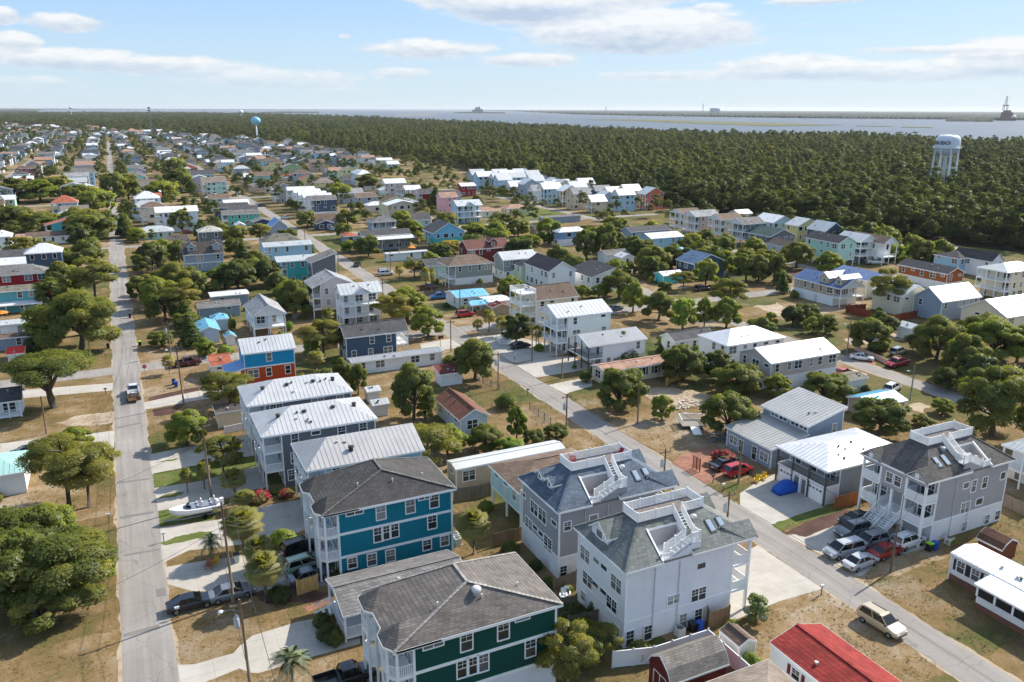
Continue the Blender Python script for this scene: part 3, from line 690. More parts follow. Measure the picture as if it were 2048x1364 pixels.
    # windows
    if st:
        zbs={1:[max(zb,0)+.95],2:[(.9 if not pile and zb<1 else None),ze-2.35+.4],3:[(.9 if not pile and zb<1 else None),ze-5.1+.4,ze-2.35+.4]}[st]
        if ze<5.3 and st==2: zbs=[None,ze-1.9]
        for face in faces:
            if face=='W' and not wl: continue
            L=(wx1-wx0) if face in 'SN' else (wy1-wy0)
            for si,zs in enumerate(zbs):
                if zs is None: continue
                n=max(1,int(L/ (2.7 if st>1 else 3.2)))
                pp=porch and porch[0]==face
                for i in range(n):
                    if rg.random()<(.22 if not pp else .1): continue
                    u=L*(i+.5)/n+rg.uniform(-.3,.3); ww=rg.choice([.85,.85,1.0,1.75]); hh=1.45
                    if pp: ww,hh=rg.choice([(1.75,2.0),(.95,2.0)])
                    elif rg.random()<.16: ww,hh=1.1,.5
                    ww=min(ww,L/n-.45)
                    if ww<.4: continue
                    zc=zs+.75 if not pp else zs+.35
                    if hh<.6: zc+=.4
                    p=(wx0+u,wy0) if face=='S' else (wx0,wy1-u)
                    if zc+hh/2>zat(pl,*p)-.25: zc=zat(pl,*p)-.35-hh/2
                    if low and zc<2.8 and low!='orange':
                        if rg.random()<.6: continue
                    off=.05 if (low or low2) and zc<5.7 else 0
                    xx=(wx0-off,wx1+off,wy0-off,wy1+off)
                    wdo=add_window(root,org,face,*xx,u+off,zc,ww,hh,min(lod,2) if lod else 0,'window' if not pp else rg.choice(['window','glass_door']))
                    if shut and face=='S':
                        for s_ in (-1,1): ob('shutter',MB().box(-.2,-.05,-hh/2,.2,-.004,hh/2).mesh('shutter',paint((58,66,78))),wdo,(s_*(ww/2+.34),0,0))
    # ground floor doors/garage under raised houses
    if pile or (porch and z0==0 and st>=2 and lod<2 and not low2):
        ob('door',MB().box(wx0-.06,cy-.5,zb+.02,wx0-.005,cy+.45,zb+2.05).mesh('door',paint((206,206,200)),org),root)
    # roof furniture
    for i in range(vents if rt!='T' else 0):
        X=x0+(x1-x0)*rg.uniform(.25,.8); Y=y0+(y1-y0)*rg.uniform(.12,.4)
        if rt=='gy': X,Y=x0+(x1-x0)*rg.uniform(.12,.4),y0+(y1-y0)*rg.uniform(.25,.8)
        z=zat(pl,X,Y); ob('roof_vent',MB().lathe([(.13,z-.05),(.13,z+.14),(.19,z+.16),(.19,z+.22)],8,(X,Y)).mesh('roof_vent',paint((70,70,70) if rg.random()<.6 else (180,180,178)),org),ro)
    for (fu,dw) in dorm:        # gabled dormers on the south slope
        dormer(root,org,pl,'S',x0+(x1-x0)*fu,y0+.9,dw,ze,rm,wm,lod)
    if wdorm:
        dormer(root,org,pl,'W',y0+(y1-y0)*.38,x0+.7,3.2,ze,metalroof(METAL['mwhite']),wm,lod); dormer(root,org,pl,'W',y0+(y1-y0)*.12,x0+1.2,2.2,ze,rm,wm,lod)
    if gab:
        fu,gw=gab; X=x0+(x1-x0)*fu; zr=ze+rise*.72; yb=y0+(y1-y0)/2*.75
        f=[((X-gw/2,y0-.15,ze),(X,y0-.15,zr),(X,yb,zr),(X-gw/2,y0+.1,ze)),((X,y0-.15,zr),(X+gw/2,y0-.15,ze),(X+gw/2,y0+.1,ze),(X,yb,zr))]
        r2,f2=slab(f,.12); q=ob('front_gable',r2.mesh('front_gable',rm,org),root); ob('fascia',f2.mesh('fascia',trim,org),q)
        ob('gable_wall',MB().poly([(X-gw/2+.2,y0+.12,ze-.3),(X+gw/2-.2,y0+.12,ze-.3),(X,y0+.12,zr-.25)]).mesh('gable_wall',wm,org),q)
    if awning:
        za,dp=awning; f=[((x0,y0-dp,za-.5),(x1+.3,y0-dp,za-.5),(x1+.3,y0+.3,za),(x0,y0+.3,za))]; a1,a2=slab(f,.1)
        q=ob('awning',a1.mesh('awning',metalroof(METAL['mbright']),org),root); ob('fascia',a2.mesh('fascia',trim,org),q)
        for i in range(4): X=x0+.3+(x1-x0-.3)*i/3; ob('post',MB().box(X-.06,y0-dp+.1,0,X+.06,y0-dp+.22,za-.6).mesh('post',trim,org),root)
    if tower:      # white stacked decks west of the cream house
        tx0,tx1,ty0,ty1=x0-3.6,x0+.3,y0+.6,y1-2.6
        for z in (2.7,5.4,8.3):
            ob('porch_deck',MB().box(tx0,ty0,z-.22,tx1,ty1,z).mesh('porch_deck',trim,org),root); rb_=MB()
            railing(rb_,(tx0,ty0),(tx0,ty1),z,gap=.2); railing(rb_,(tx0,ty0),(tx1,ty0),z,gap=.2); railing(rb_,(tx0,ty1),(tx1,ty1),z,gap=.2)
            if z>8: railing(rb_,(tx1,ty0),(tx1,ty1),z,gap=.2)
            ob('railing',rb_.mesh('railing',trim,org),root)
        for X in (tx0,tx1):
            for Y in (ty0,(ty0+ty1)/2,ty1): ob('post',MB().box(X-.1,Y-.1,0,X+.1,Y+.1,9.35 if X==tx0 or 1 else 9).mesh('post',trim,org),root)
    return root,org,pl
def dormer(root,org,pl,face,c,off,dw,ze,rm,wm,lod,hh=1.7,win=(1.0,.95)):
    """gabled dormer; face S: c is x, off is y of its front; face W: c is y, off is x of its front"""
    S=face=='S'; zb=zat(pl,c,off) if S else zat(pl,off,c); zt=zb+hh; zr=zt+dw*.38
    def rd(u,v,z): return (c+u,off+v,z) if S else (off+v,c-u,z)
    def back(z):      # where a level line at height z meets the main roof
        v=0.
        while v<8 and zat(pl,*rd(0,v,0)[:2])<z: v+=.1
        return v
    w=dw/2; o=.2; bt=min(back(zt),7); br=min(back(zr),7)
    f=[(rd(-w-o,-.25,zt-.1),rd(0,-.25,zr),rd(0,br,zr),rd(-w-o,bt,zt-.1)),(rd(0,-.25,zr),rd(w+o,-.25,zt-.1),rd(w+o,bt,zt-.1),rd(0,br,zr))]
    r,fa=slab(f,.1); d=ob('dormer',r.mesh('dormer',rm,org),root); ob('fascia',fa.mesh('fascia',paint(WHITE),org),d)
    b=MB(); b.poly([rd(-w,0,zb-.3),rd(w,0,zb-.3),rd(w,0,zt-.1),rd(0,0,zr-.12),rd(-w,0,zt-.1)]); b.poly([rd(-w,0,zb-.3),rd(-w,0,zt-.1),rd(-w,bt,zt-.1)]); b.poly([rd(w,0,zt-.1),rd(w,0,zb-.3),rd(w,bt,zt-.1)])
    ob('dormer_wall',b.mesh('dormer_wall',wm,org),d)
    fm,pm=window_meshes(min(win[0]*1.1,dw-.5),win[1],min(lod,1)); p=rd(0,-.01,zb+min(.75,hh*.6)); q=ob('dormer_window',fm,d,(p[0]-org[0],p[1]-org[1],p[2]-org[2]),ROT[face]); ob('pane',pm,q)
    return d
def run_table():
    for (nm,label,K,sw,se,d,ze,rt,wall,roof,k) in HT:
        a=W(K,*sw,ze); b=W(K,*se,ze); x0,y0=a; x1=b[0]; k=dict(k)
        y1=y0+d if not isinstance(d,tuple) else W(K,*d,ze)[1]
        if 'w' in k: x1=x0+k.pop('w')
        if 'd' in k: y1=y0+k.pop('d')
        x1=max(min(x1,x0+21),x0+2.4); y1=max(min(y1,y0+17),y0+2.8)
        house(nm,label,x0,x1,y0,y1,ze,rt,wall,roof,**k)
# ---------------------------------------------------------------- houses: K, SW eave, SE eave, NW eave or depth, eave height ...
HT=[]
def h(nm,label,K,sw,se,d,ze,rt,wall,roof,**k): HT.append((nm,label,K,sw,se,d,ze,rt,wall,roof,k))
# -- row behind the metal roofed houses and along the middle street
h('house','blue and orange two colour house with white ribbed metal roof','C2',(335,275),(772,225),7.0,8.4,'gx','cyan','mwhite',rise=1.9,st=3,porch=('W',3.0,[2.7]),low='orange',band=[5.6],wl=0,z0=2.7,prh=5.2)
h('house','long two storey slate blue house with dark grey shingle roof','B2',(1405,1165),(1985,1090),6.6,5.4,'gx','slate','charcoal',rise=1.9,st=2,porch=('E',2.4,[2.6]))
h('trailer_home','narrow white trailer home with grey ribbed roof before the slate blue house','C2',(1215,345),(1975,262),3.6,2.7,'gx','white','mgrey',rise=.35,st=1)
h('bungalow','pale blue bungalow with brown shingle roof inside a fenced brown lawn','C3',(555,805),(832,785),(280,640),2.9,'gy','paleblue','brownred',rise=1.5,st=1)
h('garden_shed','white block shed with dark red roof beside two bins','C3',(400,440),(572,395),3.6,2.5,'sn','white','redbrown',rise=.8,st=0)
h('house','white three storey house with pale metal roof and stacked west porches','E5',(955,968),(1645,885),(725,850),8.3,'gx','offwhite','mwhite',rise=1.9,st=3,porch=('W',2.6,[2.7,5.5]))
h('house','white two storey house with grey ribbed roof and dark front deck','C4',(150,215),(612,145),(0,125),5.3,'gx','white','mgrey',rise=1.5,st=2,porch=('W',3.2,[2.6]),railc='dark')
h('trailer_home','long beige mobile home with pink brown roof and small deck','C4',(275,418),(885,318),(173,358),2.9,'gx','cream','pinkroof',rise=.7,st=1,shut=1)
h('house','white house with wide bright hip roof above the oak trees','C4',(1262,208),(1730,135),(1015,118),5.5,'hx','white','mbright',rise=1.9,st=2)
h('house','pinkish tan two storey house with blinding white metal roof','C4',(1615,350),(2142,248),(1350,245),5.6,'gx','pinktan','mbright',rise=1.8,st=2,low='white')
h('cottage','small white cottage with black roof behind the oak trees','C4',(838,172),(1195,135),(705,125),3.0,'gx','white','charcoal',rise=1.3,st=1)
h('house','cream house with weathered brown roof and white rooftop lookout deck','E5',(690,752),(1235,695),9.0,6.6,'gx','cream','brownold',rise=2.6,st=2,tower=1)
h('house','white two storey house with steep black roof and sunroom windows','E5',(850,395),(1205,365),(540,280),6.0,'gy','white','black',rise=2.7,st=2,porch=None)
h('house','pale green side wing house tucked beside the black roofed white house','E5',(500,328),(570,322),(345,280),5.0,'gy','palegreen','black',rise=.8,st=2)
h('house','white house with black single slope roof and glass garage door','E5',(1380,462),(1555,388),(1090,285),4.6,'se','white','black',rise=2.2,st=2)
h('house','grey house with white metal roof behind the pale green wing','E5',(285,252),(690,205),(145,205),6.2,'gx','grey','mwhite',rise=2.0,st=2,low='white')
h('house','dark red house with brown roof and one tall gabled dormer','B3',(795,362),(1200,337),8.5,5.0,'gx','red','redshingle',rise=2.6,st=2,dorm=[(.62,2.6)])
h('house','sage grey two storey house with brown hip roof and white staircase','B3',(620,512),(1032,475),(540,465),6.4,'hx','sage','brown',rise=2.2,st=2,low='white',porch=('W',2.0,[2.6]),z0=0)
h('house','low mint house with dark roof left of the sage grey house','B3',(420,512),(640,470),7.5,4.2,'gx','mint','charcoal',rise=1.6,st=1)
h('house','bright sky blue house with steep dark gable roof on stilts','B3',(480,212),(775,180),(370,175),6.2,'gy','skyblue','charcoal',rise=3.6,st=2,pile=2.2,low2='teal')
h('house','grey workshop building with dark roof and long white awning','A2',(845,1172),(1250,1150),6,5.6,'gx','greyblue','charcoal',rise=1.6,st=2,awning=(5.2,4.2))
h('trailer_home','white flat roofed trailer beneath an orange parasol','A2',(1040,1312),(1383,1288),3.2,2.8,'gx','white','mwhite',rise=.2,st=1)
h('house','grey blue two storey hip roofed house with upper balcony','A2',(925,1060),(1138,1045),8,5.6,'hx','greyblue','midgrey',rise=1.8,st=2,porch=('S',2.0,[2.8]))
h('townhouse','slate blue three storey townhouse with grey roof at the row end','E3',(915,320),(1378,302),6.4,8.3,'gx','slate','midgrey',rise=1.8,st=3,porch=('W',2.4,[2.7,5.5]),low='white')
for i,(a,b) in enumerate((((840,277),(1258,240)),((770,245),(1165,205)),((690,205),(1075,168)),((585,165),(990,130)))):
    h('townhouse','white roofed townhouse, %s one behind the slate blue end house'%('first','second','third','fourth')[i],'E3',a,b,5.6,8.3,'gx','white','mbright',rise=1.6,st=3,porch=('W',2.0,[2.7,5.5]),g='white roofed townhouse row')
h('house','mint green house with grey roof and small ridge vents','E1',(1095,378),(1640,335),6,5.4,'gx','mintgreen','midgrey',rise=1.6,st=2,porch=('W',2.0,[2.7]))
h('house','long dark shingle roofed house behind the mint green house','E1',(975,275),(1500,250),6.5,5.6,'gx','navy','charcoal',rise=1.8,st=2)
h('cottage','tiny white cottage with bright roof before the mint green house','E1',(1290,545),(1450,530),6,2.8,'gy','white','mbright',rise=1.2,st=1)
h('cottage','navy blue fronted cottage with white trimmed gable roof','E1',(1560,485),(1845,455),7.5,3.2,'gy','navy','midgrey',rise=1.3,st=1)
h('cottage','gabled cottage with glossy blue metal roof at the street corner','E3',(330,742),(690,785),9,3.6,'gy','greyblue','mblue',rise=2.8,st=1)
h('house','large house with olive grey hip roof and rows of vents','E3',(195,1000),(850,965),9,6.5,'hx','lightblue','olive',rise=2.4,st=2,vents=6)
h('house','teal walled duplex with broad pale grey roof and corner balcony','B2',(790,475),(1205,390),7.5,7.2,'gx','teal','mpale',rise=1.0,st=2,porch=('W',2.4,[2.6,5.0]))
h('house','light blue duplex with pale grey roof behind the teal duplex','E3',(215,1060),(985,1010),6.5,7.4,'gx','lightblue','mpale',rise=1.0,st=2,porch=('W',2.0,[2.6,5.0]))
h('house','dark grey house with steep single slope roof and rooftop terraces','E4',(490,285),(845,205),7,8.2,'se','darkgrey','midgrey',rise=2.4,st=3)
h('house','blush pink house with wide grey gable roof on tall stilts','E4',(510,692),(1225,618),(365,575),8.0,'gy','blush','lightgrey',rise=2.6,st=3,pile=2.4,porch=('W',1.8,[2.6,5.3]))
h('house','white balcony house with metal roof and central front gable','E4',(970,808),(1650,748),6.5,8.2,'gx','white','mwhite',rise=2.0,st=3,porch=('S',2.2,[2.7,5.4]),gab=(.52,4.4),popen=1)
h('house','pale grey gable house with screened porch on stilts','B2',(560,968),(880,938),(470,862),5.4,'gy','paleblue','lightgrey',rise=2.3,st=2,pile=2.3,porch=('S',2.4,[2.5]))
h('house','long low grey house with grey roof near the light blue cottage','B2',(65,895),(468,862),6,2.9,'gx','greyblue','midgrey',rise=.9,st=1)
h('outbuilding','flat white roofed outbuilding behind the long low grey house','B2',(185,790),(540,758),6,3.0,'gx','greyblue','mbright',rise=.25,st=1)
h('cottage','small cottage with light blue metal roof by the lawn','B2',(75,1110),(225,1085),(40,985),2.9,'gy','paleblue','mcyan',rise=1.0,st=1)
h('cottage','square outbuilding with light blue hip roof behind the cottage','B2',(195,1000),(350,972),4.5,2.8,'hx','paleblue','mcyan',rise=1.0,st=1)
h('garden_shed','tiny shed with light blue roof beside the blue and orange house','B2',(318,1160),(412,1145),3,2.0,'gy','white','mcyan',rise=.8,st=0)
h('house','grey house with two dormers and a white balcony on dark roof','E1',(500,990),(1130,960),7,5.6,'gx','greyblue','charbrown',rise=3.4,st=2,dorm=[(.22,2.3),(.83,2.3)],band=[2.8])
h('house','pale roofed lookout tower house behind the two dormer house','E1',(725,640),(1108,620),7,8.3,'hx','darkgrey','pale',rise=1.6,st=3)
h('house','white gabled house with half dark roof beside the dormer house','E1',(270,800),(455,770),9,5.0,'gx','white','charbrown',rise=2.0,st=2)
h('apartment_house','three storey white house with bright metal roof behind a spreading tree','E1',(75,347),(742,322),12,8.4,'gx','white','mbright',rise=1.8,st=3,porch=('W',2.4,[2.7,5.5]))
h('ranch_house','long low white ranch house with brown roof beyond the lawn','B1',(235,252),(632,232),8,2.9,'gx','white','brownold',rise=1.5,st=1)
h('garage','low brown roofed garage at the left end of the ranch house','B1',(135,262),(285,250),8,2.8,'gx','white','pinkroof',rise=1.2,st=1)
# -- left edge column
h('house','two storey white house with bright roofs at the left edge','B1',(-90,250),(125,205),9,5.8,'hx','white','mbright',rise=1.8,st=2)
h('house','house with dark grey hip roof behind the white ribbed roof','E2',(-150,385),(530,362),9,3.4,'hx','white','charcoal',rise=2.0,st=1)
h('house','low house with white ribbed metal roof behind the red house','E2',(-150,452),(500,425),7,3.6,'hx','white','mbright',rise=1.7,st=1)
h('house','crimson red two storey house with grey hip roof','E2',(-150,552),(460,520),8,6.4,'hx','crimson','midgrey',rise=2.0,st=2,wl=0)
h('house','teal house with weathered roof and white awning strip','E2',(-150,712),(378,686),6,5.6,'gx','tealgrey','olive',rise=.9,st=2,awning=(2.9,2.0))
h('outbuilding','low building with pale panel roof beside the orange parasol','E2',(-150,1040),(300,990),5,3.0,'gx','white','mpale',rise=.4,st=1)
h('outbuilding','long low building with brown flat roof behind the red roof','E2',(-150,1170),(305,1135),4.5,2.8,'gx','greyblue','brownold',rise=.3,st=1)
h('garden_shed','white shed with bright red roof under the trees','E2',(50,1312),(242,1275),4,2.6,'sn','white','redroof',rise=.5,st=0)
h('screened_porch_house','small house with dark roof and white screened porch','C1',(-60,510),(138,495),6,3.0,'gx','white','charcoal',rise=1.5,st=1,porch=('S',2.2,[.4]))
h('house','white house with pale aqua metal roof under the left pine','C1',(-330,1140),(235,935),8,3.2,'hx','white','maqua',rise=1.6,st=1)
# -- right hand side
h('house','tan house with blue metal roof, white lower wall and two dormers','B5',(680,590),(875,568),(358,480),5.2,'gy','tan','mnavy',rise=2.2,st=2,low='white',porch=('S',2.2,[2.5]),wdorm=1)
h('house','beige house with blue metal roof behind the tan dormer house','B5',(880,530),(1003,480),(665,400),5.0,'gy','cream','mnavy',rise=1.6,st=2)
h('house','orange brown house with black hip roof and white lower wall','B5',(1480,480),(1618,465),(1100,400),5.2,'gy','rust','black',rise=1.6,st=2,low='white')
h('house','tan house with white metal gable roof behind the tall pine','B5',(1145,648),(1340,590),(930,590),5.2,'gy','cream','mbright',rise=2.6,st=2)
h('house','grey blue house with bright cross gabled roof behind red fence','B5',(1440,690),(1700,640),(1215,690),5.0,'gx','greyblue','mbright',rise=3.0,st=2)
h('house','beige three storey house with white hip roof and double stairs','B5',(1930,468),(2230,440),(1685,425),8.0,'hx','cream','mpale',rise=1.6,st=3,porch=('W',2.4,[2.6,5.3]))
h('house','tan cross gabled house with white roof at the right edge','B5',(1925,805),(2250,730),(1790,690),5.0,'gx','cream','mbright',rise=3.0,st=2)
h('house','light blue house with black hip roof by the woodland track','B5',(1570,365),(1705,345),(1370,330),5.0,'hy','lightblue','black',rise=1.6,st=2)
h('house','white cross gabled house with black roof by the woods','B5',(1810,388),(1920,378),(1600,300),5.2,'gy','white','black',rise=2.4,st=2)
h('house','mint green three storey house with black gable roof on stilts','B5',(665,250),(790,235),(378,205),8.2,'gy','mint','black',rise=2.0,st=3,pile=2.4)
h('house','blue house with white metal roof and wraparound porch','B5',(830,240),(945,225),(700,200),7.6,'gy','slate','mwhite',rise=2.2,st=2,porch=('S',2.6,[2.7,5.3]))
h('house','white house with brown roof right of the blue wraparound house','B5',(1000,255),(1100,242),(905,190),7.2,'gy','white','brown',rise=2.2,st=2,porch=('S',2.2,[2.6]))
h('house','dark blue gabled house with pale roof at the wood edge','B5',(565,160),(705,132),(420,135),6.4,'gy','slate','mpale',rise=3.0,st=2)
h('house','yellow gabled house with pale roof at the wood edge','E6',(1600,335),(1785,262),(1440,310),6.2,'gy','yellow','mpale',rise=2.6,st=2)
h('house','pale house with bright gables at the wood edge','E6',(1330,300),(1500,262),(1200,255),6.0,'gy','lightblue','mbright',rise=2.6,st=2)
h('house','small house with brown roof behind the mint three storey house','E6',(1470,560),(1620,540),(1400,490),3.4,'gy','paleblue','charbrown',rise=1.8,st=1)
h('house','grey house with dark green roof and small front porch','E6',(1300,450),(1450,405),(1170,350),5.4,'gy','darkgrey','greenroof',rise=2.4,st=2,porch=None)
h('house','grey three storey stilt house with grey roof in the woodside row','E6',(1005,318),(1240,298),(865,285),8.4,'gx','darkgrey','midgrey',rise=2.0,st=3,pile=2.4,porch=('W',2.4,[2.6,5.4]))
h('house','cream three storey stilt house with brown roof in the woodside row','E6',(770,272),(965,245),(635,235),8.4,'gx','cream','brown',rise=2.0,st=3,pile=2.4,porch=('W',2.4,[2.6,5.4]))
h('house','grey stilt house with light grey roof in the woodside row','E6',(490,235),(800,195),(360,195),8.4,'gx','pinktan','lightgrey',rise=2.0,st=3,pile=2.4,porch=('W',2.4,[2.6,5.4]))
h('house','cream stilt house with corner balconies at the woodside row end','E6',(335,200),(520,160),(215,165),8.4,'gx','cream','brown',rise=1.6,st=3,pile=2.4,porch=('W',2.2,[2.6,5.4]))
h('house','low white roofed house behind the woodside row','E6',(960,205),(1112,195),7,5.0,'gx','white','mbright',rise=1.5,st=1)
h('house','navy house with blue shingle roof and covered back porch','E6',(480,745),(740,690),(270,690),5.2,'gy','slate','blueshingle',rise=2.6,st=2)
h('house','light blue two storey house with white roof beside grey twin','B4',(740,262),(1025,235),(615,220),5.6,'gx','lightblue','mbright',rise=1.4,st=2)
h('house','grey two storey house with dark roof behind the light blue house','B4',(555,200),(880,165),(440,178),5.8,'gx','greyblue','charcoal',rise=1.4,st=2)
h('outbuilding','small brown outbuilding with light blue roof','B4',(870,380),(1035,355),6,3.0,'gx','tan','mcyan',rise=.6,st=1)
h('garden_shed','turquoise shed with white roof near the bushes','B4',(850,600),(1040,580),5,2.6,'gx','turq','mbright',rise=.9,st=0)
h('cottage','low white cottage with grey roof behind leafy trees','B4',(330,410),(540,390),6,3.0,'gx','white','midgrey',rise=1.2,st=1)
h('cottage','small white gabled cottage with bright roof by parked cars','B4',(470,435),(580,420),5,3.0,'gy','white','mbright',rise=1.2,st=1)
h('house','blue and white garage house with bright hip roof','A3',(375,1140),(545,1110),(255,1130),5.4,'hx','denim','mbright',rise=1.4,st=2,low='white')
h('trailer_home','long grey trailer with dark roof beside the green lawn','A3',(235,1020),(572,1002),4,3.0,'gx','greyblue','midgrey',rise=.4,st=1)
h('house','dark roofed low house left of the blue garage house','A3',(185,1110),(330,1090),6,3.2,'gx','tan','charcoal',rise=1.2,st=1)
h('ranch_house','cream ranch house with brown hip roof beside a bright lawn','A3',(-40,950),(100,925),8,3.0,'hx','cream','pinkroof',rise=1.6,st=1)
h('ranch_house','cream ranch house with brown hip roof and garage doors','A2',(1760,975),(1948,965),8,3.0,'hx','cream','pinkroof',rise=1.6,st=1)
# -- A2 cluster around the far end of the middle street
h('house','light blue three storey house with white gables and front balconies','A2',(1610,930),(1760,905),9,8.0,'gx','lightblue','mwhite',rise=2.2,st=3,porch=('S',2.2,[2.7,5.4]),gab=(.5,5))
h('house','crimson red house with white trim and dark roof','A2',(1300,830),(1420,800),8,7.2,'gx','crimson','charcoal',rise=2.0,st=3,porch=('W',2,[2.7,5]))
h('house','white gabled house left of the crimson house','A2',(1195,800),(1290,785),8,6.8,'gx','white','mbright',rise=2.2,st=2,porch=('W',2,[2.7]))
h('house','grey blue house with dark gable right of the crimson house','A2',(1460,850),(1600,830),9,6.4,'gx','greyblue','charcoal',rise=2.4,st=2)
h('house','mint house with white porch columns by the palm trees','A2',(1100,900),(1345,905),8,5.8,'hx','mint','lightgrey',rise=1.6,st=2,porch=('S',2.2,[2.8]))
h('cottage','small white hip roofed cottage with pink walls','A2',(890,925),(1095,910),7,3.6,'hx','blush','mbright',rise=1.5,st=1)
h('house','brown roofed house with dark green walls behind a round tree','A2',(800,860),(955,845),9,5.2,'gx','greyblue','brown',rise=1.8,st=2)
h('house','red house with white roof below the woods','A2',(1640,770),(1755,740),8,6,'gx','crimson','mbright',rise=1.6,st=2)
h('house','grey house with flat pale porch roof near slate townhouse','E3',(985,545),(1600,510),4,3.0,'gx','white','midgrey',rise=.5,st=1,shut=1)
h('cottage','small dark fronted cottage with brown roof beside a white car','E3',(1050,690),(1290,650),7,3.0,'gy','navy','charbrown',rise=1.3,st=1)
h('cottage','small orange tile roofed cottage at the street corner','E3',(1480,890),(1745,890),7,2.8,'hx','greyblue','terracotta',rise=1.2,st=1)

h('bungalow','low bungalow with broad light blue metal roof and carport','B3',(700,800),(1000,772),9,3.0,'gx','white','mcyan',rise=.9,st=1)
h('carport','arched light blue carport in front of the blue roofed bungalow','B3',(830,868),(1018,850),4.5,2.4,'gx','greyblue','mcyan',rise=.7,st=0,pile=2.0)
h('outbuilding','flat white roofed annex right of the blue roofed bungalow','B3',(985,838),(1215,822),6.5,2.8,'gx','white','mbright',rise=.3,st=1)
h('garden_shed','small gabled shed with red brown roof beside the annex','B3',(1020,890),(1190,868),3.5,2.2,'gy','tan','redbrown',rise=.9,st=0)
h('trailer_home','cream trailer home with dark brown roof left of the metal roofed houses','C2',(120,748),(348,712),4.2,2.8,'gx','cream','charbrown',rise=.4,st=0)
h('cottage','small white cottage with terracotta roof left of the orange house','C2',(78,372),(190,356),7,2.8,'gx','white','terracotta',rise=1.2,st=1,w=4.2)
h('garden_shed','left white shed with pale roof behind the metal roofed houses','C2',(1340,580),(1420,565),3,2.2,'gx','white','mwhite',rise=.5,st=0,w=2.6)
h('garden_shed','right white shed with pale roof behind the metal roofed houses','C2',(1385,690),(1500,668),3,2.2,'gx','white','mpale',rise=.6,st=0,w=3)
h('outbuilding','little white trailer with grey green roof beside the red car','C5',(540,490),(660,455),4,2.7,'gx','white','olive',rise=.4,st=1,w=5.5)
h('outbuilding','low outbuilding with light blue metal roof behind the oaks','C5',(760,700),(1000,678),6,2.6,'gx','tan','mcyan',rise=.9,st=0,w=8)
h('cottage','tiny white cottage at the edge of the big right trees','C5',(1050,70),(1125,60),4,2.8,'gy','white','mwhite',rise=.8,st=0,w=4)

OVR={'white house with black single slope':dict(d=14),'pale green side wing':dict(w=4.5),'beige house with blue metal':dict(d=14),'tan house with blue metal roof, w':dict(d=17),'yellow gabled':dict(w=12),'pale house with bright gables':dict(w=11),
 'grey house with dark green roof':dict(d=14),'red house with white roof below':dict(w=10),'teal walled duplex':dict(d=8),'white cross gabled house with black':dict(d=14),'gabled cottage with glossy':dict(d=10),'grey blue house with bright cross':dict(d=8.5),
 'small cottage with light blue metal':dict(w=4.6,d=9),'grey stilt house with light grey':dict(w=13,d=8.5),'cream three storey stilt':dict(d=8.5),'cream stilt house with corner':dict(w=11,d=8),'light blue two storey house with white roof b':dict(d=9),'crimson red house with white trim':dict(w=11),
 'small house with dark roof and white screened':dict(w=4.2),'dark blue gabled house':dict(w=10),'tan house with white metal gable':dict(w=10),'bright sky blue':dict(w=13),'white gabled house with half':dict(w=7)}
for i,t in enumerate(HT):
    for k,v in OVR.items():
        if t[1].startswith(k): t[10].update(v)
# ---------------------------------------------------------------- the near houses, measured one by one
def ray(K,x,y):
    a,b,s=ZR[K]; return RT*((a+x/s-1024)/FPX)-UP*((b+y/s-682)/FPX)+FW
def onS(K,x,y,yw): d=ray(K,x,y); t=yw/d[1]; return float(d[0]*t),float(HCAM+d[2]*t)
def onW(K,x,y,xw): d=ray(K,x,y); t=xw/d[0]; return float(d[1]*t),float(HCAM+d[2]*t)
def onR(K,x,y,pl):
    z=9.
    for _ in range(12): X,Y=W(K,x,y,z); z=.5*z+.5*zat(pl,X,Y)
    return X,Y,zat(pl,X,Y)
def win_at(root,org,p,face,w,h_,lod=0,name='window'):
    fm,pm=window_meshes(w,h_,lod); o=ob(name,fm,root,(p[0]-org[0],p[1]-org[1],p[2]-org[2]),ROT[face]); ob('pane',pm,o); return o
TRIM=paint(WHITE)
def part(root,org,name,b,mat,smooth=False): return ob(name,b.mesh(name,mat,org,smooth),root)
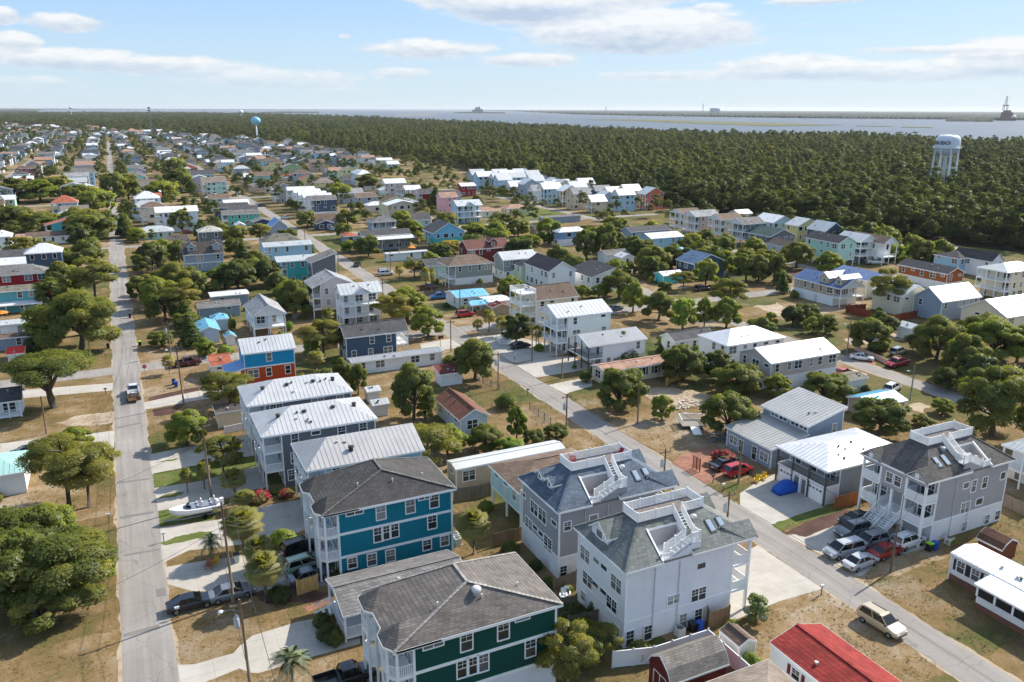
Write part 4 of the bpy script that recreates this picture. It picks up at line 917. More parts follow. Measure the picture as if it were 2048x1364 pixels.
# ---- the two three storey houses with bay porches
def bay_house(label,y0,wallc,lower_white,wins):
    x1,ze=30.9,8.5; y1=y0+9.4; xw=15.55; org=(23,y0+4.7,0); root=empty('beach_house',label,'house',org); BOXES.append((14.9,x1,y0,y1,label))
    rm=shingle((113,107,102) if lower_white else (82,80,78)); wm=siding(wallc); R1,R2=(23.2,y0+3.2,11.),(23.2,y0+6.3,11.)
    a,b,c,d=(xw,y0,ze),(x1,y0,ze),(x1,y1,ze),(xw,y1,ze)
    r,f=slab([(a,b,R1),(b,c,R2,R1),(c,d,R2),(d,a,R1,R2)],.18); ro=part(root,org,'roof',r,rm); part(ro,org,'fascia',f,TRIM)
    cap=MB()
    for p,q in ((R1,R2),(R1,a),(R1,b),(R2,c),(R2,d)): cap.bar((p[0],p[1],p[2]+.03),(q[0],q[1],q[2]+.03),.26,.05)
    part(ro,org,'ridge_cap',cap,shingle((150,146,140) if lower_white else (108,108,106)))
    for (yc,pts) in ((y0+1.9,[(15.75,y0),(15.,y0+1.05),(15.,y0+2.75),(15.5,y0+3.45)]),(y0+7.5,[(15.5,y0+5.95),(14.95,y0+6.55),(15.,y0+8.6),(15.7,y0+9.4)])):
        P_,Q=(16.7,yc,9.75),(19.6,yc,9.75); e=[(x,y,ze) for x,y in pts]; s0=pts[0][1]; s1=pts[3][1]
        br,bf=slab([((19.6,s0,ze+.02),Q,P_,e[0]),(e[0],P_,e[1]),(e[1],P_,e[2]),(e[2],P_,e[3]),(e[3],P_,Q,(19.6,s1,ze+.02))],.12); bo=part(root,org,'bay_roof',br,rm); part(bo,org,'fascia',bf,TRIM)
        for z in (2.8,5.6):
            fl=[(17.3,pts[0][1]+.45),(15.9,pts[0][1]+.45),(15.3,pts[1][1]+.15),(15.3,pts[2][1]-.15),(15.75,pts[3][1]-.4),(17.3,pts[3][1]-.4)]
            part(root,org,'porch_deck',MB().prism(fl,z-.28,z),TRIM); rb=MB()
            for p,q in zip(fl,fl[1:]): railing(rb,p,q,z,gap=.16)
            part(root,org,'railing',rb,TRIM)
            part(root,org,'porch_ceiling',MB().prism(fl,z+2.45,z+2.5),TRIM)
        for p in fl[1:5]: part(root,org,'post',MB().box(p[0]-.1,p[1]-.1,0,p[0]+.1,p[1]+.1,ze-.1),TRIM)
        for z in (.2,2.9,5.7): win_at(root,org,(17.32,yc,z+1.15),'W',1.75,2.05,0,'glass_door')
    pl=[('S',0,.78,ze-.78*y0),('N',0,-.78,ze+.78*y1),('W',.327,0,ze-.327*xw),('E',-.325,0,ze+.325*x1)]
    wx0,wx1,wy0,wy1=17.34,x1-.45,y0+.45,y1-.45
    wo=part(root,org,'wall',wall_shell('h',wx0,wx1,wy0,wy1,2.8 if lower_white else 0,pl),wm)
    if lower_white: part(root,org,'lower_wall',MB().box(wx0,wy0,0,wx1,wy1,2.798),siding((226,228,230),True))
    for X in (wx0,wx1): part(wo,org,'corner_trim',MB().box(X-.1,wy0-.06,0,X+.1,wy0+.1,8.3),TRIM); part(wo,org,'corner_trim',MB().box(X-.1,wy1-.1,0,X+.1,wy1+.06,8.3),TRIM)
    part(wo,org,'eave_board',MB().box(wx0-.04,wy0-.045,8.05,wx1+.04,wy0+.02,8.36),TRIM)
    for z in (2.8,5.6): part(wo,org,'trim_band',MB().box(wx0-.05,wy0-.05,z-.15,wx1+.05,wy1+.05,z+.15),TRIM)
    for (px,py,w,h_) in wins:
        X,Z=onS('D3',px,py,wy0); win_at(root,org,(X,wy0-.01,Z),'S',w,h_)
    for Y in (y0+3,y0+6.5):
        for Z in (4.1,7.): win_at(root,org,(wx1+.01,Y,Z),'E',.95,1.45)
    for (fx,fy) in ((.3,.25),(.55,.2),(.8,.3)):
        X,Y=xw+(x1-xw)*fx,y0+9.4*fy; z=zat(pl,X,Y); part(ro,org,'vent_pipe',MB().lathe([(.07,z-.05),(.07,z+.35),(.09,z+.36)],8,(X,Y)),paint((200,200,198)))
    if lower_white:
        X,Y,z=onR('D3',880,860,pl); part(ro,org,'turbine_vent',MB().lathe([(.3,z-.3),(.3,z+.1),(.42,z+.2),(.44,z+.42),(.3,z+.58),(.05,z+.64)],14,(X,Y)),paint((205,205,205),.3),True)
    return root,org
bay_house('large teal three storey house with grey hip roof and white bands',78.3,(8,122,142),False,[(343,405,1.0,1.75),(508,370,1.0,1.7),(643,340,1.0,1.7),(195,408,1.8,.42),(590,322,1.4,.4),(328,532,.95,1.7),(373,519,.95,1.7),(418,507,.95,1.7),(632,460,1.0,1.65),(182,692,.95,1.2),(292,673,.95,1.4),(397,650,1.0,1.4),(603,590,.95,1.2),(702,566,.95,1.2)])
bay_house('dark green three storey house with brown grey hip roof, nearest the camera',53.5,(8,74,66),True,[(825,1132,1.0,1.75),(1032,1070,1.0,1.75),(638,1150,1.7,.5),(1140,998,1.3,.45),(803,1285,.95,1.7),(860,1268,.95,1.7),(918,1252,.95,1.7),(1185,1168,.95,1.75)])
# ---- three houses with rooftop decks
def deck_house(label,xb,sg,y0,wallc,roofc,wS,wW,dormers,sky,K,lowc=None,stairs_front=False):
    X=lambda u: xb+sg*u
    L,D,ze=15.7,9.7,8.5; org=(X(L/2),y0+D/2,0); root=empty('beach_house',label,'house',org); BOXES.append((min(X(0),X(L)),max(X(0),X(L)),y0,y0+D,label))
    rm=shingle(roofc); wm=siding(wallc); wl=siding(lowc or (236,238,240),True); s=.676; du0,du1,dv0,dv1=3.7,11.6,3.7,6.2; zd=ze+3.7*s
    P_=lambda u,v,z: (X(u),y0+v,z)
    sl0,sl1,slv=4.3,7.9,3.0; zs=ze+slv*s
    F=[(P_(0,0,ze),P_(sl0,0,ze),P_(sl0,slv,zs),P_(sl0,dv0,zd),P_(du0,dv0,zd)),
       (P_(sl0,slv,zs),P_(sl1,slv,zs),P_(sl1,dv0,zd),P_(sl0,dv0,zd)),
       (P_(sl1,0,ze),P_(L,0,ze),P_(du1,dv0,zd),P_(sl1,dv0,zd),P_(sl1,slv,zs)),
       (P_(0,0,ze),P_(du0,dv0,zd),P_(du0,dv1,zd),P_(0,D,ze)),
       (P_(0,D,ze),P_(du0,dv1,zd),P_(du1,dv1,zd),P_(L,D,ze)),
       (P_(L,0,ze),P_(L,D,ze),P_(du1,dv1,zd),P_(du1,dv0,zd))]
    if sg<0: F=[f[::-1] for f in F]
    r,f=slab(F,.14); ro=part(root,org,'roof',r,rm); part(ro,org,'fascia',f,TRIM)
    cap=MB()
    for p,q in (((0,0,ze),(du0,dv0,zd)),((0,D,ze),(du0,dv1,zd))): cap.bar(P_(p[0],p[1],p[2]+.03),P_(q[0],q[1],q[2]+.03),.24,.05)
    part(ro,org,'ridge_cap',cap,rm)
    # front gables
    for v0,v1 in ((0,3.1),(6.6,9.7)):
        vm=(v0+v1)/2; zr=ze+1.25
        g=[(P_(L+.25,v0,ze),P_(L+.25,vm,zr),P_(L-3.6,vm,zr+.05),P_(L-1.2,v0,ze+.02)),(P_(L+.25,vm,zr),P_(L+.25,v1,ze),P_(L-1.2,v1,ze+.02),P_(L-3.6,vm,zr+.05))]
        if sg>0: g=[q[::-1] for q in g]
        gr,gf=slab(g,.12); go=part(root,org,'gable_roof',gr,rm); part(go,org,'fascia',gf,TRIM)
        part(go,org,'gable_wall',MB().poly([P_(L-.05,v0+.2,ze-.35),P_(L-.05,v1-.2,ze-.35),P_(L-.05,vm,zr-.2)]),wm)
        part(go,org,'gable_vent',MB().box(min(X(L-.05),X(L+.02)),y0+vm-.25,ze+.05,max(X(L-.05),X(L+.02)),y0+vm+.25,ze+.6),TRIM)
    # roof deck floor and fence
    xa,xc=sorted((X(du0),X(du1))); ya,yc=y0+dv0,y0+dv1
    part(root,org,'roof_deck',MB().box(xa-.1,ya-.1,zd-.02,xc+.1,yc+.1,zd+.06),wood((120,112,108)))
    used=set()
    def fence(p,q,z0,z1,n,posts=True):
        p,q=Vector(p),Vector(q)
        for i in range(n):
            a=p+(q-p)*(i/n); b=p+(q-p)*((i+1)/n); fb=MB()
            m=max(2,int((b-a).length/.16))
            for k in range(m):
                c=a+(b-a)*((k+.5)/m); e=(b-a)/m*.30; fb.bar((c.x-e.x,c.y-e.y,c.z+(z0+z1)/2),(c.x+e.x,c.y+e.y,c.z+(z0+z1)/2),.035,z1-z0-.12)
            fb.bar((a.x,a.y,a.z+z1-.04),(b.x,b.y,b.z+z1-.04),.06,.07); fb.bar((a.x,a.y,a.z+z0+.05),(b.x,b.y,b.z+z0+.05),.06,.08)
            part(root,org,'fence_panel',fb,TRIM)
        for i in range(n+1):
            a=p+(q-p)*(i/n); kk=(round(a.x,1),round(a.y,1),round(a.z,1))
            if kk in used: continue
            used.add(kk); part(root,org,'fence_post',MB().box(a.x-.065,a.y-.065,a.z+z0-.1,a.x+.065,a.y+.065,a.z+z1+.1),TRIM)
    us0,us1=7.95,9.0       # stair opening in the south fence
    xs0,xs1=sorted((X(us0),X(us1)))
    fence((xa,yc,zd),(xc,yc,zd),.05,1.05,4); fence((xa,ya,zd),(xa,yc,zd),.05,1.05,1); fence((xc,ya,zd),(xc,yc,zd),.05,1.05,1)
    fence((xa,ya,zd),(xs0,ya,zd),.05,1.05,2 if sg>0 else 1); fence((xs1,ya,zd),(xc,ya,zd),.05,1.05,1 if sg>0 else 2)
    # terrace cut into the south slope, with the two flights up to the deck
    zf=ze-.15; c0,c1=sorted((X(sl0),X(sl1)))
    part(root,org,'terrace',MB().box(c0,y0+.35,zf-.2,c1,y0+slv,zf),wood((130,122,118)))
    tw=MB(); tw.poly([(c0,y0+slv,zf),(c1,y0+slv,zf),(c1,y0+slv,zs-.02),(c0,y0+slv,zs-.02)])
    for c in (c0,c1): tw.poly([(c,y0+.35,zf),(c,y0+slv,zf),(c,y0+slv,zs-.02),(c,y0+.35,ze+.2)])
    part(root,org,'terrace_wall',tw,siding((186,180,178)))
    part(root,org,'parapet_trim',MB().bar((X(sl0),y0+.1,ze+.08),(X(sl0),y0+slv,zs+.05),.16,.12),TRIM)
    zl=ze+.95; lu0,lu1=7.95,9.0; l0,l1=sorted((X(lu0),X(lu1)))
    part(root,org,'stair_landing',MB().box(l0,y0+.55,zl-.15,l1,y0+1.7,zl),TRIM)
    part(root,org,'stair_wall',MB().poly([(X(sl0+1.2),y0+.42,zf),(X(lu1),y0+.42,ze-.1),(X(lu1),y0+.42,zl),(X(lu0),y0+.42,zl)]),wm)
    part(root,org,'landing_wall',MB().box(l0,y0+.44,ze-.2,l1,y0+.54,zl),wm)
    stairs(root,org,((l0+l1)/2,y0+1.7,zl),((l0+l1)/2,ya+.02,zd+.05),.95,TRIM,False)
    stairs(root,org,(X(sl0+1.2),y0+1.1,zf),(X(lu0),y0+1.1,zl),.95,TRIM,False,'lower_staircase')
    for xx in (l0,l1): fence((xx,y0+1.7,zl),(xx,ya,zd),.05,1.05,1)
    fence((l0,y0+.6,zl),(l1,y0+.6,zl),.05,1.05,1); fence((X(lu1),y0+.6,zl),(X(lu1),y0+1.7,zl),.05,1.05,1)
    fence((X(sl0+1.2),y0+.6,zf),(X(lu0),y0+.6,zl),.05,1.05,2); fence((X(sl0+1.2),y0+1.6,zf),(X(lu0),y0+1.6,zl),.05,1.05,2)
    fence((X(sl0),y0+.45,zf),(X(sl0+1.2),y0+.45,zf),.02,.8,1)
    # walls
    w0,w1=sorted((X(.45),X(13.2))); wy0,wy1=y0+.4,y0+D-.4
    wo=part(root,org,'wall',MB().box(w0,wy0,2.7,w1,wy1,ze-.1),wm); part(root,org,'lower_wall',MB().box(w0+.02,wy0+.02,0,w1-.02,wy1-.02,2.7),wl)
    c0,c1=sorted((X(13.2),X(15.35))); part(root,org,'front_wall',MB().box(c0,y0+3.1,5.6,c1,y0+6.6,ze-.05),wm)
    part(root,org,'upper_front_wall',MB().box(*( (X(15.2),) if sg>0 else (X(15.39),)),y0+.25,7.75,*((X(15.39),) if sg>0 else (X(15.2),)),y0+D-.25,ze-.02),wm)
    for xx in (w0,w1): part(wo,org,'corner_trim',MB().box(xx-.09,wy0-.05,0,xx+.09,wy0+.09,ze-.15),TRIM); part(wo,org,'corner_trim',MB().box(xx-.09,wy1-.09,0,xx+.09,wy1+.05,ze-.15),TRIM)
    part(wo,org,'trim_band',MB().box(w0-.045,wy0-.045,2.58,w1+.045,wy1+.045,2.8),TRIM)
    for xx in (w0+3.2,w0+6.1): part(wo,org,'downpipe',MB().tube([(xx,wy0-.08,.1),(xx,wy0-.08,ze-.6)],.05,6),paint((196,198,200)))
    # front porches
    for v0,v1 in ((.3,3.1),(6.6,9.4)):
        p0,p1=sorted((X(13.2),X(15.4)))
        for z in (2.7,5.6):
            part(root,org,'porch_deck',MB().box(p0+.002,y0+v0,z-.25,p1,y0+v1,z),TRIM); rb=MB(); xo=X(15.35)
            railing(rb,(xo,y0+v0+.05),(xo,y0+v1-.05),z,gap=.1,w=.07); railing(rb,(X(13.3),y0+v0+.05),(xo,y0+v0+.05),z,gap=.1,w=.07); railing(rb,(X(13.3),y0+v1-.05),(xo,y0+v1-.05),z,gap=.1,w=.07)
            part(root,org,'railing',rb,TRIM)
            win_at(root,org,(X(13.2)+sg*.01,y0+(v0+v1)/2,z+1.1),'E' if sg>0 else 'W',1.7,2.0,0,'glass_door')
        for v in (v0+.1,v1-.1): part(root,org,'post',MB().box(X(15.3)-.13,y0+v-.13,0,X(15.3)+.13,y0+v+.13,ze-.6),TRIM)
    if stairs_front:
        part(root,org,'entry_landing',MB().box(min(X(13.2),X(15.2)),y0+3.1,2.45,max(X(13.2),X(15.2)),y0+6.6,2.7),TRIM)
        for v in (4.0,5.75): stairs(root,org,(X(18.6),y0+v,.1),(X(15.1),y0+v,2.65),1.3,TRIM)
        for v in (3.15,4.85,6.6): part(root,org,'post',MB().box(X(15.3)-.13,y0+v-.13,0,X(15.3)+.13,y0+v+.13,5.6),TRIM)
        for v in (4.2,5.4): win_at(root,org,(X(15.35)+sg*.01,y0+v,6.9),'W',.85,1.25)
    else:
        for v in (4.2,5.4): win_at(root,org,(X(15.35)+sg*.01,y0+v,6.9),'E',.85,1.25)
        for v in (2.5,6.5): part(root,org,'garage_door',MB().box(X(13.2)-.01,y0+v-1.3,.05,X(13.2)+.06,y0+v+1.3,2.2),paint((236,236,234)))
    for (px,py,w,h_) in wS: x,z=onS(K,px,py,wy0); win_at(root,org,(x,wy0-.01,z),'S',w,h_)
    for (px,py,w,h_) in wW: y,z=onW(K,px,py,w0 if sg>0 else X(15.35)); win_at(root,org,((w0 if sg>0 else X(15.35))-.01,y,z),'W',w,h_)
    pl=[('S',0,s,ze-s*y0),('N',0,-s,ze+s*(y0+D)),('W',s,0,ze-s*min(X(0),X(L)))]
    for (yy,dw,off,hh) in dormers: dormer(root,org,pl,'W',yy,xb+off,dw,ze,rm,wm,0,hh,(.5,.5) if dw<2 else (1.0,.8))
    for (px,py) in sky:
        x,y,z=onR(K,px,py,pl[:1]); sk=MB(); q=Vector((0,s,0)).normalized()
        dy=.62; a0=(x,y-dy,z-dy*s+.06); a1=(x,y+dy,z+dy*s+.06); sk.bar(a0,a1,.78,.1); o=part(ro,org,'skylight',sk,paint((52,50,50))); part(o,org,'pane',MB().bar((x,y-.52,z-.52*s+.11),(x,y+.52,z+.52*s+.11),.56,.05),simple('skylight_glass',(150,168,186),.12,.6))
    x,y=X(9.9),y0+2.9; z=zat(pl,x,y); part(ro,org,'turbine_vent',MB().lathe([(.22,z-.3),(.22,z+.1),(.33,z+.16),(.33,z+.36),(.2,z+.46)],12,(x,y)),paint((190,192,194),.3),True)
    return root,org
deck_house('tall white house with rooftop deck, white fence and outside stairs',38.5,1,55.2,(236,236,238),(120,124,120),[(1185,840,1.0,.6),(1168,1018,1.75,1.4),(1012,1050,1.4,.95),(742,1292,.85,1.7),(853,1256,.85,1.6),(1070,1185,.85,1.7),(1165,1150,.85,1.5)],
 [(467,772,1.75,1.5),(482,932,1.75,1.5),(537,810,1.1,.5),(585,852,1.1,.5),(660,955,1.75,1.5),(532,958,1.1,.5),(580,1003,1.1,.5),(632,1085,1.75,1.5),(455,1028,.8,1.0),(665,1248,.8,1.0)],[(61.0,3.0,.75,.8)],[(1243,595),(1308,580)],'D4')
deck_house('grey house with blue grey roof, rooftop deck and two small dormers',38.5,1,68.2,(160,160,164),(96,108,122),[(355,595,.8,1.0),(517,542,1.0,.6),(330,880,.8,1.5)],
 [(85,400,1.1,.5),(152,485,1.75,1.5),(202,530,1.75,1.5),(275,577,1.1,.5),(118,585,1.75,1.5),(158,605,1.1,.5),(193,642,1.1,.5),(237,705,1.75,1.6)],[(74.6,1.5,1.2,.8),(72.3,1.5,1.2,.8)],[(783,285),(845,270)],'D4')
deck_house('grey house with rooftop deck and double front stairs above parked cars',96.3,-1,56.0,(170,168,170),(92,90,88),[(1622,540,.95,.7),(1675,545,.85,1.5),(1755,520,.85,1.4),(1885,470,.85,.9),(1615,700,1.6,1.4),(1715,655,1.2,.8),(1607,835,.85,1.2),(1770,785,.85,1.2),(1845,755,.85,1.2)],[],[],[(1418,378),(1475,362)],'D5',(232,232,232),True)
# ---- duplex with garage doors
r_,o_,pl_=house('duplex_house','white duplex with blinding metal hip roof and screened balcony over garages',78.5,93.9,68.5,78.0,5.1,'hx','grey','mbright',rise=1.5,st=2,porch=('W',2.3,[2.7]),railc='dark',vents=6,cat='house')
part(r_,o_,'garage_wall',MB().box(78.95,68.95,0,81.3,77.55,2.44),siding((232,232,232)))
for yy in (70.6,75.9):
    g=part(r_,o_,'garage_door',MB().box(78.88,yy-1.3,.02,78.949,yy+1.3,2.15),paint((240,240,238)))
    for k in range(4): part(g,o_,'pane',MB().box(78.86,yy-1.1+k*.6,1.6,78.879,yy-.7+k*.6,1.85),glass())
for yy in (72.6,73.9): part(r_,o_,'door',MB().box(78.90,yy-.42,.02,78.948,yy+.42,2.05),paint((110,112,116)))
for yy in (72.0,73.25,74.5): part(r_,o_,'pilaster',MB().box(78.72,yy-.15,0,78.94,yy+.15,2.44),TRIM)
# ---- grey house of two single slope roofs
r_,o_,pl_=house('split_roof_house','grey house with two stepped single slope metal roofs and clerestory windows',86.8,94.5,80.3,90.2,5.6,'se','greyblue',(metalroof((176,176,172)),1),rise=1.9,st=0,vents=2,cat='house')
house('x','x',80.1,87.2,80.2,90.4,3.2,'se','greyblue',(metalroof((170,170,166)),1),rise=1.25,st=0,vents=0,into=(r_,o_))
for yy in (81.5,83.2,85.6,87.4): win_at(r_,o_,(87.19,yy,5.0),'W',1.5,.62)
for yy,w,z,hh in ((82.0,1.6,1.4,1.3),(84.0,.9,1.15,2.0),(86.9,.9,1.15,1.9),(88.6,1.6,1.5,1.3)): win_at(r_,o_,(80.49,yy,z),'W',w,hh)
for xx,z in ((88.4,2.6),(92.6,4.2),(92.6,1.5)): win_at(r_,o_,(xx,80.69,z),'S',.8,1.5)
# ---- metal roofed three storey houses by the left street
r_,o_,pl_=house('beach_house','slate grey house with ribbed white hip roof next to the orange house',13.5,29.4,117.0,126.9,8.0,'hx',(112,122,134),(metalroof((198,198,198)),1),rise=2.,st=3,porch=('W',2.3,[2.7,5.4]),vents=5,cat='house',seed=3)
for xx in (16.4,20.,24.,27.): part(r_,o_,'roof_exhaust',MB().lathe([(.28,9.0),(.28,9.48),(.38,9.5),(.3,9.62),(.1,9.66)],12,(xx,120.3)),paint((60,60,60)))
r_,o_,pl_=house('beach_house','slate grey house with ribbed white hip roof and round vents, middle one',13.5,29.45,104.3,114.1,8.0,'hx',(108,112,120),(metalroof((198,198,198)),1),rise=2.,st=3,porch=('W',2.3,[2.7,5.4]),vents=5,cat='house',seed=4)
for xx in (16.4,20.,24.,27.): part(r_,o_,'roof_exhaust',MB().lathe([(.28,9.0),(.28,9.48),(.38,9.5),(.3,9.62),(.1,9.66)],12,(xx,107.7)),paint((60,60,60)))
r_,o_,pl_=house('beach_house','light blue house with grey ribbed gable roof behind the teal house',16.8,32.0,92.0,101.6,7.6,'hw','lightblue',(metalroof((182,180,178)),1),rise=2.,st=3,vents=1,cat='house',porch=('W',2.,[2.7,5.2]),seed=8)
for xx,yy in ((22.4,95.6),(22.9,94.0),(28.6,95.9)): part(r_,o_,'roof_exhaust',MB().lathe([(.3,8.0),(.3,8.85),(.4,8.88),(.34,9.05),(.1,9.1)],12,(xx,yy)),paint((64,58,54)))
# ---- small near buildings
r_,o_,pl_=house('cottage','small grey cottage between the teal and dark green houses',14.8,28.3,67.6,74.8,3.2,'gx','greyblue','midgrey',rise=1.1,st=1,porch=('W',2.0,[.55]),vents=3)
stairs(r_,o_,(13.2,73.2,0),(15.0,73.2,.55),1.4,TRIM)
house('stilt_house','pale mint house on stilts with brown hip roof behind wooden fence',39.5,52.,79.6,88.8,5.4,'hx',(190,212,214),'brown',rise=1.7,st=2,pile=2.4,vents=1,cat='house')
house('trailer_home','tan trailer home with white curved roof beside the fenced lawn',37.0,54.0,93.9,97.2,3.0,'gx',(206,186,160),(metalroof((206,208,206)),0),rise=.35,st=1,ov=.12,vents=0)
r_,o_,pl_=house('trailer_home','white trailer home with bright red metal roof at the bottom edge',49.2,55.6,32.5,47.2,3.0,'gy','white','redsh',rise=.95,st=0,vents=2,ov=.25)
for yy in (44.0,40.0,36.):
    w_=win_at(r_,o_,(49.44,yy,1.7),'W',.9,1.0)
    for s_ in (-1,1): ob('shutter',MB().box(-.17,-.05,-.5,.17,-.004,.5).mesh('shutter',paint((110,34,40))),w_,(s_*.85,0,0))
house('house','pale taupe hip roofed house at the bottom edge beside the barn',38.9,47.4,36.0,45.4,3.0,'hx','white','taupe',rise=1.7,st=1,vents=2)
house('garden_shed','small white wooden shed with brown roof beside the ivy fence',47.2,49.3,48.9,51.7,2.0,'gy',(224,222,216),'brownold',rise=.55,st=0,vents=0,ov=.12)
def gambrel(nm,label,x0,x1,y0,y1,ze,zb,zr,axis,wc,rc,cat='shed'):
    org=((x0+x1)/2,(y0+y1)/2,0); root=empty(nm,label,cat,org); BOXES.append((x0,x1,y0,y1,label))
    A0,A1,B0,B1=(x0,x1,y0,y1) if axis=='x' else (y0,y1,x0,x1); m=(B0+B1)/2; k=(B1-B0)*.17
    T=(lambda a,b,z:(a,b,z)) if axis=='x' else (lambda a,b,z:(b,a,z))
    prof=[(B0,ze),(B0+k,zb),(m,zr),(B1-k,zb),(B1,ze)]
    F=[(T(A0,p[0],p[1]),T(A1,p[0],p[1]),T(A1,q[0],q[1]),T(A0,q[0],q[1])) for p,q in zip(prof,prof[1:])]
    if axis!='x': F=[f[::-1] for f in F]
    r,f=slab(F,.1); ro=part(root,org,'roof',r,shingle(rc)); part(ro,org,'fascia',f,TRIM); b=MB(); i=.2
    for A in (A0+i,A1-i): b.poly([T(A,B0+.15,0),T(A,B1-.15,0)]+[T(A,p,z-.12) for p,z in reversed([(B0+.15,ze+.05),*prof[1:4],(B1-.15,ze+.05)])])
    b.box(*(T(A0+i+.01,B0+.16,0)),*(T(A1-i-.01,B1-.16,ze))); part(root,org,'wall',b,wc)
    if axis=='x':
        d=part(root,org,'barn_door',MB().box(A0+i-.05,m-.9,.05,A0+i-.005,m+.9,1.9),wc); t=MB()
        for yy in (m-.9,m,m+.9): t.box(A0+i-.08,yy-.05,.05,A0+i-.051,yy+.05,1.9)
        t.box(A0+i-.079,m-.9,1.85,A0+i-.052,m+.9,1.95); part(d,org,'door_trim',t,TRIM)
    return root
gambrel('barn_shed','red barn shaped shed with grey gambrel roof inside white fence',38.2,44.6,47.2,50.8,2.2,3.2,4.0,'x',siding((112,44,40),True),(134,128,120))
gambrel('barn_shed','brown wooden barn shed beside the white trailer',86.4,89.5,49.8,53.0,1.7,2.3,2.8,'y',siding((112,62,44),True),(104,78,64))
r_,o_,pl_=house('trailer_home','white trailer home with black shutters and sunporch at the right edge',78.0,82.4,29.0,50.3,3.3,'gy','white',(metalroof((224,225,226)),1),rise=.45,st=0,vents=5,ov=.15)
part(r_,o_,'brick_base',MB().box(78.12,29.2,0,82.2,50.18,.8),simple('brick_base',(120,84,72),.85,.2))
for yy in (49.0,47.3):
    w_=win_at(r_,o_,(78.14,yy,2.1),'W',.85,1.3)
    for s_ in (-1,1): ob('shutter',MB().box(-.16,-.05,-.65,.16,-.004,.65).mesh('shutter',paint((46,50,62))),w_,(s_*.72,0,0))
pr,pf=slab([((75.4,29.,2.85),(78.2,29.,3.25),(78.2,45.6,3.25),(75.4,45.6,2.85))],.1); po=part(r_,o_,'porch_roof',pr,metalroof((224,225,226))); part(po,o_,'fascia',pf,TRIM)
part(r_,o_,'porch_wall',MB().box(75.65,29.2,.75,78.1,45.3,1.5),siding((230,230,230))); part(r_,o_,'porch_base',MB().box(75.7,29.2,0,78.1,45.25,.74),simple('brick_base',(120,84,72)))
for k in range(8):
    yy=45.3-k*1.9; part(r_,o_,'post',MB().box(75.6,yy-.1,1.5,75.8,yy+.1,2.82),TRIM)
    if k<7: part(r_,o_,'screen',MB().box(75.69,yy-1.8,1.52,75.73,yy-.1,2.78),simple('porch_screen',(34,36,40),.5,.3))
house('house','pale house with white metal roof and side stairs at the right edge',106.5,121,55.0,64.2,5.5,'hx','white','mpale',rise=1.8,st=2,porch=('W',2.2,[2.6]),vents=2)
# ---- rest of the hand placed houses
run_table()
# ---------------------------------------------------------------- trees: trunk with limbs + crown of leaf sized faces
def mat_leaf(key,ramp,trans=.5,osc=.25):
    m,t=newmat(key); oi=t.n('ShaderNodeObjectInfo').outputs['Random']; at=t.n('ShaderNodeAttribute',attribute_name='tint').outputs['Fac']
    f=t.m('ADD',t.m('MULTIPLY',at,1-osc),t.m('MULTIPLY',oi,osc))
    if key=='forest_leaf': f=t.m('ADD',f,t.m('ADD',t.m('MULTIPLY',t.m('SUBTRACT',t.noise(geo(t),.05,4,.6),.5),.9),t.m('MULTIPLY',t.m('SUBTRACT',t.noise(geo(t),.009,3,.6),.47),1.1)),clamp=True)     # stands of different species
    c=t.ramp(f,ramp)
    d=t.n('ShaderNodeBsdfDiffuse',{'Color':c}); tr=t.n('ShaderNodeBsdfTranslucent',{'Color':t.mix(1.,c,(1.5,1.5,.6),'MULTIPLY')}); g=t.n('ShaderNodeBsdfGlossy',{'Color':(.6,.6,.6,1),'Roughness':.45})
    a=t.n('ShaderNodeMixShader',{0:trans,1:d.outputs[0],2:tr.outputs[0]}); b=t.n('ShaderNodeMixShader',{0:.025,1:a.outputs[0],2:g.outputs[0]}); t.n('ShaderNodeOutputMaterial',{0:b.outputs[0]}); return m
